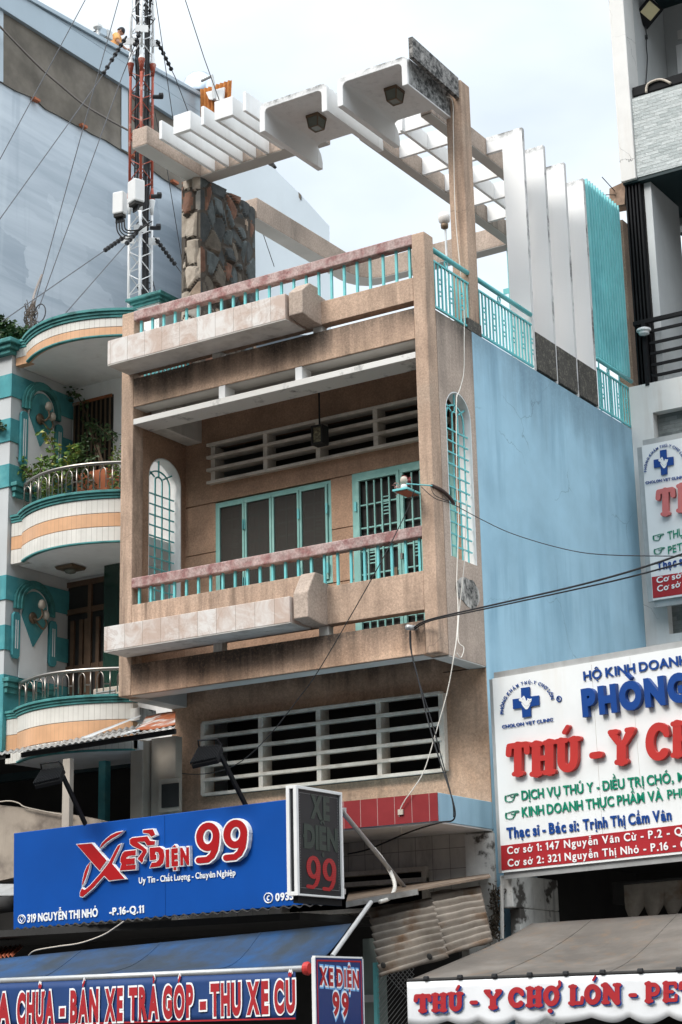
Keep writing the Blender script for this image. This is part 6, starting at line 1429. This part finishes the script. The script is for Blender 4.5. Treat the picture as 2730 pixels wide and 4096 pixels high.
# ------------------------------------------------------------------ white building on the right
RY = YE; wb = thing('white_building', 'white building with stone-clad balcony and dark soffit on the right', 'building', (-8.87, RY, GZ))
B = lambda n, mb, mt, bv=0: mb.build(n, mt, wb, bevel=bv)
B('pillar', MB().box(-8.87, -8.65, RY-.1, RY+.25, 12.46, 20), 'rwhite', .01)
B('stone_parapet', MB().box(-8.648, -4, RY-.06, RY+.2, 12.48, 13.66), 'slate')
B('rail_cap', MB().box(-8.64, -4, RY-.03, RY+.1, 13.70, 13.84), 'black', .01)
yb = pX(K4(492,400), -8.66).y; zc_ = pX(K4(482,105), -8.66).z
B('side_wall', MB().box(-8.87, -8.652, RY+.25, yb, 12.3, 20), 'rgrey'); B('back_wall', MB().box(-8.87, -4, yb, yb+.2, 12.3, 20), 'rgrey')
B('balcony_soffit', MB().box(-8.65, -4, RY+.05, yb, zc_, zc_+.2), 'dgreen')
a, b_ = pY(K4(598,430), yb-.05), pY(K4(700,760), yb-.05)
wd_ = B('window', MB().box(a.x, a.x+.09, yb-.06, yb-.005, b_.z-.6, a.z).box(a.x+.09, -4.5, yb-.06, yb-.005, a.z-.09, a.z), 'sletter', .005); MB().box(a.x+.09, -4.5, yb-.03, yb-.01, b_.z-.6, a.z-.09).build('pane', 'glass', wd_)
B('window_trim', MB().box(pY(K4(622,310),yb).x, -4.4, yb-.04, yb-.003, a.z+.1, pY(K4(622,300),yb).z), 'rwhite')
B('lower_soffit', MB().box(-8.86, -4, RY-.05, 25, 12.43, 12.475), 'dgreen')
xs_ = pY(K4(300,1820), RY+.05).x; xe_ = pY(K4(368,1810), RY+.05).x
yw = pX(K4(632,2045), xe_).y
B('inner_wall', MB().box(xs_, xe_, RY+.05, yw, 9.0, 12.428), 'rgrey', .008)
B('dark_back', MB().box(xe_+.01, -4, yw+.1, yw+.2, 9.0, 12.42), 'shadeblack')
sh = B('folding_shutter', MB().box(-8.85, xs_-.002, RY+.06, RY+.10, 9.5, 12.42), 'shadeblack')
for i in range(5): MB().box(-8.85+(xs_+8.85)*i/5, -8.85+(xs_+8.85)*(i+.45)/5, RY-.02, RY+.055, 9.5, 12.42).build('shutter_fold', 'black', sh)
zr_ = [pY(K5(408,y), RY-.1).z for y in (372,436,508,572,640,705)]
rl = B('railing', MB().box(-8.83, -4, RY-.12, RY-.07, zr_[0]-.03, zr_[0]+.03), 'black', .006)
for z in zr_[1:]: 
    MB().box(-8.62, -4, RY-.11, RY-.08, z-.018, z+.018).build('rail_bar', 'black', rl); MB().box(-8.70, -8.67, RY-.05, RY+.9, z-.018, z+.018).build('rail_bar', 'black', rl)
MB().box(-8.71, -8.655, RY-.13, RY-.06, 9.5, zr_[0]-.03).build('rail_post', 'black', rl)
zt2 = 9.53
B('facade', MB().box(-8.947, -8.64, RY-.12, RY+.3, GZ+3.4, zt2).box(-8.64, -4, RY-.12, RY+.3, 9.12, zt2).box(-8.64, -4, RY-.12, RY+.3, GZ+3.4, pY(K5(345,2272), RY).z).box(-8.64, pY(K5(345,2100),RY).x, RY-.121, RY+.3, pY(K5(345,2272),RY).z, pY(K5(300,2045), RY).z), 'rwhite')
B('brick_panel', MB().box(-8.64, -4, RY+.02, RY+.2, pY(K5(345,2272), RY).z, 9.12), 'dslate')
B('floor_slab', MB().box(-8.85, -4, RY+.3, 25, 9.3, 9.5), 'rgrey')
B('upper_floor', MB().box(-8.64, -4, RY+.2, yb, 12.48, 12.6), 'rgrey')
def floodlight(p, Y, label, w, h_, d_, tiltv, back, parent_dir=None):
    c = pY(p, Y); t = thing('floodlight', label, 'floodlight', c); return t, c
c = pX(K4(340,120), -8.55); t = thing('floodlight', 'black floodlight tilted on the grey balcony wall at the top right', 'floodlight', c)
n_ = Vector((.5,-.75,-.35)).normalized(); u_ = Vector((.62,.1,.62)).normalized(); u_ = (u_-n_*u_.dot(n_)).normalized(); v_ = n_.cross(u_)
hs_ = .155; qf = lambda a, b__: [c+u_*sx*a+v_*sy*b__ for sx, sy in ((-1,-1),(1,-1),(1,1),(-1,1))]
MB().slab(qf(hs_*1.15, hs_*.9), -n_*.06).build('housing', 'black', t, bevel=.008)
MB().slab([p_+n_*.004+u_*.035 for p_ in qf(hs_*.66, hs_*.62)], n_*.004).build('lens', mat('yellow_diode_lens', (.62,.55,.33), .35), t)
MB().bar(c-n_*.06-v_*.1, Vector((-8.652,c.y+.05,c.z+.02)), .03).build('bracket', 'black', t)
P = [pX(K4(x, y), -8.62) for x, y in ((315,195),(316,270),(322,350),(322,440),(330,540),(326,650),(318,760),(316,840))]
o = MB().tube(smooth_path(P), .008, 6).tube([P[2]-Vector((0,0,.03)),P[2]+Vector((0,0,.03))], .02, 8).build('lamp_cable', 'cable', smooth=True); tag(o, 'black cable hanging from the top right floodlight to the stone parapet', 'cable')
P = [pY(K4(x, y), RY-.05) for x, y in ((322,870),(322,830),(345,785),(420,752),(480,752),(550,785))]
tag(MB().tube(smooth_path(P), .018, 8).build('bent_pipe', 'cream', smooth=True), 'bent cream pipe lying on the black parapet cap', 'pipe')
a = [pY(K4(x, y), RY+.0) for x, y in ((280,832),(330,842),(500,790),(480,772),(390,800))]
o = MB().prism([p_ for p_ in a], (0,0,0), (.0,.25,.012)).build('metal_offcut', 'galv'); tag(o, 'grey sheet metal offcut lying on the black parapet cap', 'metal sheet')
c = pY(K5(186,480), RY-.16); t = thing('railing_lamp', 'small round white lamp fixed under the black railing', 'lamp', c)
MB().lathe([(.03,-.05),(.07,-.035),(.07,0),(.095,.005),(.095,.03),(.05,.05)], c, 18).build('lamp_body', 'sletter', t, smooth=False); MB().box(c.x-.01, c.x+.01, c.y, c.y+.12, c.z+.04, c.z+.06).build('bracket', 'black', t)
c = pX(K4(90,1850), -8.95); t = thing('roof_rubble', 'broken brown tile and wires piled at the top of the rear post', 'rubble', c)
rnd = random.Random(2)
m = MB(); m.hexa([c+Vector(v) for v in ((-.14,-.12,-.16),(.08,-.12,-.18),(.08,.15,-.16),(-.14,.15,-.14),(-.12,-.13,.10),(.10,-.08,.17),(.09,.14,.12),(-.10,.16,.06))]); m.build('broken_tile', mat('brown_tile', (.30,.2,.14), .9, var=.4, vs=8), t)
MB().tube([c+Vector((-.05,-.1,.05)), c+Vector((-.1,-.4,.16))], .006).tube([c+Vector((-.05,-.1,.0)), c+Vector((-.1,-.45,-.12))], .006).build('wire_end', 'cable', t)

# ------------------------------------------------------------------ shop front under the clinic sign
sf = thing('clinic_shop', 'dark open shop front with a dirty white pillar under the clinic sign', 'shop', (-8.9, 17.0, GZ))
S_ = lambda n, mb, mt, bv=0: mb.build(n, mt, sf, bevel=bv)
S_('ceiling', MB().box(XR+.01, -2, 17.2, RY-.15, 3.2, 3.3), 'shadeblack'); S_('back_wall', MB().box(XR+.01, -2, 20.5, 20.6, GZ, 3.2), 'shadeblack'); S_('upper_wall', MB().box(XR+.05, -2, 17.25, 17.35, 3.3, 4.9), 'rwhite')
S_('shade_lining', MB().box(XR+.004, XR+.03, 17.95, 20.5, GZ, 3.2), 'shadeblack'); S_('lintel', MB().box(-8.2, -2, 18.2, 18.4, 2.72, 2.95), 'shadeblack')  # dark sheet added over the party wall to give the shop's shade
a, b_ = pY(K2(828,362), 16.9), pY(K2(885,492), 16.9)
pil = mat('peeling_white_pillar', (.62,.60,.56), .9, var=.2, vs=5, c2=(.10,.09,.08), c2s=3.2, c2r=(.58,.64), streak=.7)
S_('pillar_head', MB().box(a.x, b_.x, 16.85, 17.9, b_.z, a.z), pil, .012)
S_('pillar', MB().box(a.x+.02, b_.x+.0, 17.0, 17.9, GZ, b_.z-.003), pil, .012)
c0 = pY(K2(748,380), 16.98); c1 = pY(K2(806,380), 16.98)
S_('wall_end', MB().box(XR-.30, XR+.02, 16.93, 16.985, GZ, 3.43), pil)
tag(MB().tube([pY(K2(828,400),16.8), pY(K2(830,620),16.8)], .02, 8).build('drain_pipe', 'offw'), 'thin off-white pipe on the wall corner beside the peeling pillar', 'pipe')
# dry creeper on the corner
m = MB(); rnd = random.Random(13)
for k_ in range(46):
    x = rnd.uniform(782, 832); y = rnd.uniform(395, 605); P = [pY(K2(x+rnd.uniform(-14,14)*j*.4, y+j*rnd.uniform(4,16)), 16.86+rnd.uniform(-.05,.05)) for j in range(5)]; m.tube(smooth_path(P,3), .0055, 4)
leaves(m, pY(K2(808,460),16.88), .10, 60, .05, rnd, (1,.5,2.2)); leaves(m, pY(K2(800,560),16.88), .10, 50, .05, rnd, (1,.5,1.8))
tag(m.build('dry_creeper', mat('dead_creeper', (.085,.065,.045), .95), fix=False), 'dry brown creeper climbing the corner beside the corrugated sheets', 'creeper')
# long roof lip in rusty tin
rt = thing('tin_roof', 'thin rusty tin roof strip above the corrugated sheets', 'roof', pY(K2(200,470),15.6))
q = [pY(K2(190,468), 15.3), pY(K2(782,362), 15.75), pY(K2(775,352), 16.95), pY(K2(200,430), 16.95)]
MB().slab(q, (0,0,-.02)).build('tin_sheet', 'tin', rt); MB().slab([q[0]+Vector((0,-.004,-.055)), q[0].lerp(q[1],.5)+Vector((0,-.004,-.055)), q[0].lerp(q[1],.5)+Vector((0,-.004,.0)), q[0]+Vector((0,-.004,.0))], (0,.02,0)).build('front_flashing', 'gsheet', rt)
for nm, lab, q in (('corrugated_sheet', 'left brown corrugated sheet with two holes above the chain-link fence', [(332,780),(612,697),(545,445),(282,498)]), ('corrugated_sheet', 'right brown corrugated sheet overlapping its neighbour beside the dirty wall corner', [(604,694),(792,632),(738,398),(536,432)])):
    Ys = (15.1, 15.15, 15.75, 15.7) if q[0][0] < 400 else (15.2, 15.35, 15.85, 15.75)
    P = [pY(K2(*p), y) for p, y in zip(q, Ys)]
    o = corrugated(P, 9, .030, nv=26, along='v', wob=.24).build(nm, 'sheet', smooth=True, solid=.006); tag(o, lab, 'metal sheet', 'brown corrugated sheets')
for x, y in ((533,692),(343,728)):
    c = pY(K2(x, y), 15.12); tag(MB().lathe([(.02,0),(.03,.005),(.02,.012)], c, 10, (0,-1,-.3)).build('hole_plug', 'shadeblack'), 'dark hole patched in the %s of the left corrugated sheet' % ('middle' if x > 400 else 'lower left corner'), 'plug')
# shop front behind the sheets: teal posts, chain-link fence
fx0, fx1 = pY(K2(316,800), 15.9), pY(K2(470,800), 15.9)
cf = thing('chain_link_fence', 'chain-link fence behind the hanging sign and below the corrugated sheets', 'fence', fx0)
zlo, zhi = 1.0, pY(K2(330,760), 15.9).z+.1; m = MB(); k_ = .05
n = int((fx1.x-fx0.x+zhi-zlo)/k_)
for i in range(n):
    for s in (1,-1):
        a = fx0.x+i*k_-(zhi-zlo if s > 0 else 0); p0 = Vector((a, 15.9+.004*s, zlo if s > 0 else zhi)); p1 = Vector((a+(zhi-zlo), 15.9+.004*s, zhi if s > 0 else zlo))
        t0 = max(0, (fx0.x-p0.x)/(p1.x-p0.x)); t1 = min(1, (fx1.x-p0.x)/(p1.x-p0.x))
        if t1 > t0: m.tube([p0.lerp(p1,t0), p0.lerp(p1,t1)], .003, 4, False)
m.build('mesh_wire', 'galv', cf)
MB().box(fx0.x-.03, fx0.x+.01, 15.88, 15.92, 0.2, zhi).build('fence_post', 'teal', cf)
ps = thing('shop_post', 'grey-green shop post behind the small hanging sign', 'post', pY(K2(258,640),16.2))
a, b_ = pY(K2(256,620),16.3), pY(K2(312,620),16.3)
MB().box(a.x, b_.x, 16.3, 16.5, GZ, a.z).build('post_shaft', mat('greygreen_post', (.22,.26,.24), .8, var=.2), ps, bevel=.01); MB().box(a.x-.02, b_.x+.03, 16.2, 16.3, pY(K2(280,880),16.2).z, pY(K2(280,850),16.2).z).build('post_bracket', 'galv', ps)
dk = thing('bike_shop', 'dark interior of the shop below the blue sign', 'shop', (-14, 17, GZ))
MB().box(-16.5, XR-.4, 16.9, 16.95, GZ, 2.6).build('back_wall', 'shadeblack', dk); MB().box(-16.5, -10.1, 15.1, 16.9, 2.55, 2.62).build('canopy_roof', 'shadeblack', dk)
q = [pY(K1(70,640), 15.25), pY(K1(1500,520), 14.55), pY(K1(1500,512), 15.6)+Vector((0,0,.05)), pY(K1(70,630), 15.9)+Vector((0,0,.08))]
corrugated([q[0],q[1],q[2],q[3]], 34, .013, nv=2).build('roof_sheet', 'shadeblack', dk, smooth=True, solid=.005)

# ------------------------------------------------------------------ lower left corner
c_ = thing('corrugated_awning', 'grey corrugated metal awning sloping below the lowest tiled balcony', 'awning', pY(ZH(170,1600),15.4))
e0, e1 = pY(ZH(-60,1615), 15.45), pY(ZH(1372,1392), 15.45); r0, r1 = pY(ZH(-60,1598), 16.05), pY(ZH(1376,1318), 16.25)
corrugated([e0,e1,r1,r0], 30, .009, nv=3).build('roof_sheet', 'gsheet', c_, smooth=True, solid=.004)
MB().slab([pY(ZH(165,1625),15.6), pY(ZH(1372,1440),15.6), pY(ZH(1372,1400),15.6), pY(ZH(165,1590),15.6)], (0,.03,0)).build('fascia_board', 'shadeblack', c_)
MB().slab([pY(ZH(1020,1330),15.9), pY(ZH(1100,1305),15.9), pY(ZH(700,1470),15.7), pY(ZH(640,1475),15.7)], (0,.03,.02)).build('gutter', 'galv', c_)
rs = thing('rusty_roof_sheet', 'bent rusty roof sheet on the right end of the grey corrugated awning', 'metal sheet', pY(ZH(1080,1412),15.7))
P = [[pY(ZH(x, y), Y) for x, y in row] for row, Y in (([(1062,1412),(1200,1408),(1290,1390),(1376,1368)],15.55), ([(1110,1375),(1220,1345),(1310,1330),(1376,1325)],15.9), ([(1150,1300),(1230,1285),(1320,1272),(1378,1268)],16.35))]
m = MB(); m.add([p for r_ in P for p in r_], [(j*4+i, j*4+i+1, (j+1)*4+i+1, (j+1)*4+i) for j in range(2) for i in range(3)])
m.build('bent_sheet', mat('rust_streaked_sheet', (.46,.44,.41), .7, c2=(.30,.085,.03), c2s=2.6, c2r=(.42,.52), var=.3, vs=6), rs, solid=.008)
tag(MB().slab([pY(ZH(950,1452),15.5), pY(ZH(1095,1415),15.5), pY(ZH(1100,1408),15.8), pY(ZH(985,1440),15.8)], (0,0,.015)).build('sheet_scrap', 'rgrey'), 'pale torn sheet scrap lying on the corrugated awning', 'metal sheet')
MB_ = MB().box(pY(ZH(1045,1250),16.4).x, pY(ZH(1140,1250),16.4).x, 16.3, 16.6, pY(ZH(1100,1345),16.4).z, pY(ZH(1100,1248),16.4).z)
tag(MB_.build('broken_wall_stub', pil), 'broken white and black wall stub beside the rusty roof sheet', 'wall')
ln = thing('passage_shed', 'dark passage under the corrugated awning with teal post and plastered columns', 'shed', (-14.5, 16, GZ))
A_ = lambda n, mb, mt, bv=0: mb.build(n, mt, ln, bevel=bv)
def pbox(p0, p1, Y, dY, f=ZH):
    a, b__ = pY(f(*p0), Y), pY(f(*p1), Y); return MB().box(min(a.x,b__.x), max(a.x,b__.x), Y, Y+dY, min(a.z,b__.z), max(a.z,b__.z))
A_('back_wall', MB().box(-17.3, XL-.1, 17.9, 18, GZ, zlow+.3), 'shadeblack'); A_('ceiling', MB().box(-17.3, -15.0, 16.3, 17.9, zlow-.06, zlow-.005), 'shadeblack'); A_('end_wall', MB().box(-17.4, -17.3, 16.3, 18, GZ, zlow-.06), 'shadeblack')
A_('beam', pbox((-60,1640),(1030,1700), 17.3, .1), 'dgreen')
A_('teal_post', pbox((775,1600),(822,2200), 16.9, .1), 'tealw', .006)
A_('column', pbox((1025,1500),(1118,2200), 16.5, .25), 'stucco', .01)
A_('column', pbox((1122,1500),(1185,2200), 16.75, .1), 'shadeblack')
A_('side_wall', pbox((1190,1480),(1378,2200), 16.62, .12), 'stucco')
wn = A_('window', pbox((1245,1800),(1400,2045), 16.56, .055), 'stucco', .004); put(pbox((1268,1838),(1400,2010), 16.545, .014).build('pane', 'shadeblack'), wn)
pw = pbox((494,1640),(540,2240), 15.5, .07).build('awning_post', 'stucco', bevel=.004); tag(pw, 'off-white square post holding the grey corrugated awning', 'post')
P = [pY(ZH(x, y), 15.95) for x, y in ((-40,1995),(30,2003),(100,2010),(250,2035),(490,2062),(700,2098),(800,2125),(800,2420),(-40,2600))]
cw = MB().prism(P, (0,0,0), (0,.15,0)).build('stained_wall', mat('stained_concrete', (.36,.30,.24), .9, var=.2, vs=2, c2=(.14,.11,.09), c2s=1.4, c2r=(.5,.66), streak=.8, bump=.2)); tag(cw, 'stained bare concrete wall behind the left end of the blue sign', 'wall')
wire('old_cable', [(*ZH(-10,1975),15.9),(*ZH(80,1968),15.9),(*ZH(150,1985),15.9),(*ZH(200,2015),15.9),(*ZH(380,2055),15.9),(*ZH(560,2085),15.9)], .008, 'cream', 'dusty pale cable lying along the top of the stained concrete wall')
q = [pY(K1(x, y), Y) for (x, y), Y in (((-60,770),15.2),((60,752),15.2),((108,706),15.7),((-40,722),15.7))]
t = corrugated(q, 7, .015).build('plastic_sheet', mat('orange_plastic', (.42,.12,.06), .5, var=.3, vs=5), smooth=True, solid=.004); tag(t, 'orange corrugated plastic sheet at the lower left edge', 'plastic sheet')
t = MB().slab([pY(K1(-20,486),15.6), pY(K1(62,484),15.6), pY(K1(62,436),15.9), pY(K1(-20,436),15.9)], (0,0,.01)).build('flat_sheet', 'galv'); tag(t, 'flat grey metal sheet left of the blue sign', 'metal sheet')
t = MB().tube([pY(K1(-15,530),15.6), pY(K1(58,520),15.6)], .09, 14).build('clay_pipe', 'shadeblack', smooth=True); tag(t, 'dark rusty pipe under the flat sheet left of the blue sign', 'pipe')
rnd = random.Random(4); m = MB()
for k_ in range(9): m.tube(smooth_path([pY(K1(rnd.uniform(-10,60), rnd.uniform(640,690)), 15.4) for j in range(4)], 4), .008, 5)
tag(m.build('wire_clump', 'cable'), 'clump of loose black wires beside the left end of the blue sign', 'cable', kind='stuff')

# floodlights on arms above the blue sign
def sign_flood(body, foot, Y, label):
    """body: px of the back face tl,tr,br,bl ; foot: px of the arm's lower end on the sign"""
    P = [pY(p, y) for p, y in zip(body, (Y+.10, Y+.10, Y-.12, Y-.12))]; t = thing('floodlight', label, 'floodlight', P[0], 'floodlights over the blue sign')
    nrm = (P[1]-P[0]).cross(P[3]-P[0]).normalized(); nrm = nrm if nrm.z > 0 else -nrm
    MB().slab([p-nrm*.05 for p in P], nrm*.045).build('housing', 'black', t, bevel=.006)
    n = 15
    for i in range(n+1):
        f = i/n; MB().slab([P[0].lerp(P[1],f), P[0].lerp(P[1],f)+(P[1]-P[0])*.018, P[3].lerp(P[2],f)+(P[2]-P[3])*.018, P[3].lerp(P[2],f)], nrm*.028).build('cooling_fin', 'black', t)
    c = (P[0]+P[1])/2; a0, a1 = P[1]+nrm*.0, P[2]+nrm*.0
    MB().tube([P[0]+nrm*.02, P[0]+nrm*.09+(P[1]-P[0])*.08, P[1]+nrm*.09-(P[1]-P[0])*.08, P[1]+nrm*.02], .010, 6).build('yoke', 'black', t)
    MB().bar((P[1]+P[2])/2-nrm*.03, pY(foot, Y+.45), .028, .045).build('arm', 'black', t)
sign_flood([ZH(335,1735), ZH(503,1712), ZH(470,1800), ZH(268,1845)], ZH(672,2150), 14.6, 'black floodlight on the left arm over the blue sign by the dark passage')
sign_flood([ZG(168,440), ZG(268,432), ZG(245,490), ZG(128,515)], ZG(375,698), 14.5, 'black floodlight on the right arm over the blue sign before the louvres')

# ------------------------------------------------------------------ cables in front of the houses
def dsp(x, y): return (x*1.7411, y*1.7411)
wire('power_cable', [(*dsp(950,1443),15.93),(*dsp(985,1424),15.85),(*dsp(1105,1396),15.2),(*dsp(1300,1352),14.0),(*dsp(1450,1312),13.2),(*dsp(1600,1262),12.4)], .0085, 'cable', 'upper of two black power cables running from the corner beam to the right')
wire('power_cable', [(*dsp(952,1446),15.94),(*dsp(990,1426),15.88),(*dsp(1105,1401),15.3),(*dsp(1300,1359),14.1),(*dsp(1450,1325),13.3),(*dsp(1600,1284),12.5)], .007, 'cable', 'lower of two black power cables running from the corner beam to the right')
t = thing('cable_anchor', 'grey pipe anchor holding the black power cables on the lower beam', 'anchor', pY(dsp(945,1443),15.98))
MB().tube([pY(dsp(936,1441),15.85), pY(dsp(956,1443),15.99)], .028, 12).build('anchor_pipe', 'galv', t, smooth=True)
wire('thin_wire', [(*dsp(968,1118),15.75),(*dsp(1000,1145),15.75),(*dsp(1040,1158),15.85),(*dsp(1100,1190),15.7),(*dsp(1180,1227),15.3),(*dsp(1300,1262),14.7),(*dsp(1400,1275),14.2),(*dsp(1600,1278),13.4)], .0045, 'cable', 'thin black wire sagging from the offering shelf across the blue wall')
wire('thin_wire', [(*dsp(990,1118),15.8),(*dsp(1000,1138),15.8),(*dsp(1032,1152),15.9)], .004, 'cable', 'very thin loose wire below the offering shelf')
wire('thin_wire', [(*dsp(953,1125),15.72),(*dsp(930,1185),15.7),(*dsp(860,1320),15.45),(*dsp(740,1528),15.4),(*dsp(690,1600),15.5),(*dsp(610,1700),15.6),(*dsp(540,1758),15.8),(*dsp(470,1778),16.3),(*dsp(402,1776),16.9)], .005, 'cable', 'thin black wire running diagonally down across both balconies')
wire('drop_cable', [(*dsp(942,1450),15.9),(*dsp(944,1490),15.88),(*dsp(960,1555),15.85),(*dsp(985,1660),15.8),(*dsp(1010,1745),15.75),(*dsp(1035,1820),15.7),(*dsp(1046,1865),15.7),(*dsp(1040,1885),15.75),(*dsp(1010,1890),15.8),(*dsp(940,1912),16.2),(*dsp(850,1950),16.7),(*dsp(800,1962),16.9)], .008, 'cable', 'black cable dropping from the anchor past the red tiles and under the canopy')
wire('drop_cable', [(*dsp(944,1448),15.92),(*dsp(950,1520),15.9),(*dsp(990,1650),15.85),(*dsp(1020,1760),15.8),(*dsp(1040,1840),15.76),(*dsp(1043,1878),15.77)], .006, 'cable', 'second black cable dropping beside the first before the louvres')
ch = [(1022,222,16.9),(1040,232,16.98),(1042,300,16.97),(1046,480,16.95),(1056,600,16.93),(1066,700,16.9),(1067,790,16.7),(1066,855,16.6),(1058,890,16.5),(1053,905,16.35)]
wire('white_cable', [(x*1.7411, y*1.7411, Y) for x, y, Y in ch], .0055, 'wcable', 'white cable hanging down the tall column and side of the house')
wire('white_cable', [(*dsp(1053,905),16.3),(*dsp(1049,930),16.25),(*dsp(1050,1100),16.2),(*dsp(1054,1200),16.2),(*dsp(1050,1330),16.15),(*dsp(1053,1400),16.1),(*dsp(1050,1460),15.98),(*dsp(1043,1510),15.9),(*dsp(1028,1590),15.9),(*dsp(1000,1690),15.88),(*dsp(975,1770),15.85),(*dsp(950,1812),15.82),(*dsp(930,1840),15.82),(*dsp(920,1862),15.84),(*dsp(918,1890),15.9),(*dsp(925,1915),16.1)], .0055, 'wcable', 'white cable hanging from the arched side window down to the red tiles', n=8)
wire('white_cable', [(*dsp(1072,1150),16.5),(*dsp(1068,1280),16.45),(*dsp(1056,1400),16.3),(*dsp(1053,1470),16.1),(*dsp(1066,1488),16.1),(*dsp(1060,1510),16.05),(*dsp(1050,1500),16.0)], .0045, 'wcable', 'thin white cable looping loosely below the mould patch')
wire('awning_cable', [(*K1(130,752),14.7),(*K1(160,730),14.5),(*K1(260,712),14.4),(*K1(360,697),14.4),(*K1(460,662),14.5),(*K1(520,625),14.8),(*K1(555,600),15.0)], .007, 'cream', 'pale cable curving over the blue awning below the sign')
t = thing('cable_hook', 'small white hook plate on the red tiles', 'hook', pY(ZG(1066,722), 15.84))
MB().box(pY(ZG(1056,725),15.84).x, pY(ZG(1078,725),15.84).x, 15.835, 15.853, pY(ZG(1066,738),15.84).z, pY(ZG(1066,714),15.84).z).build('hook_plate', 'cream', t)
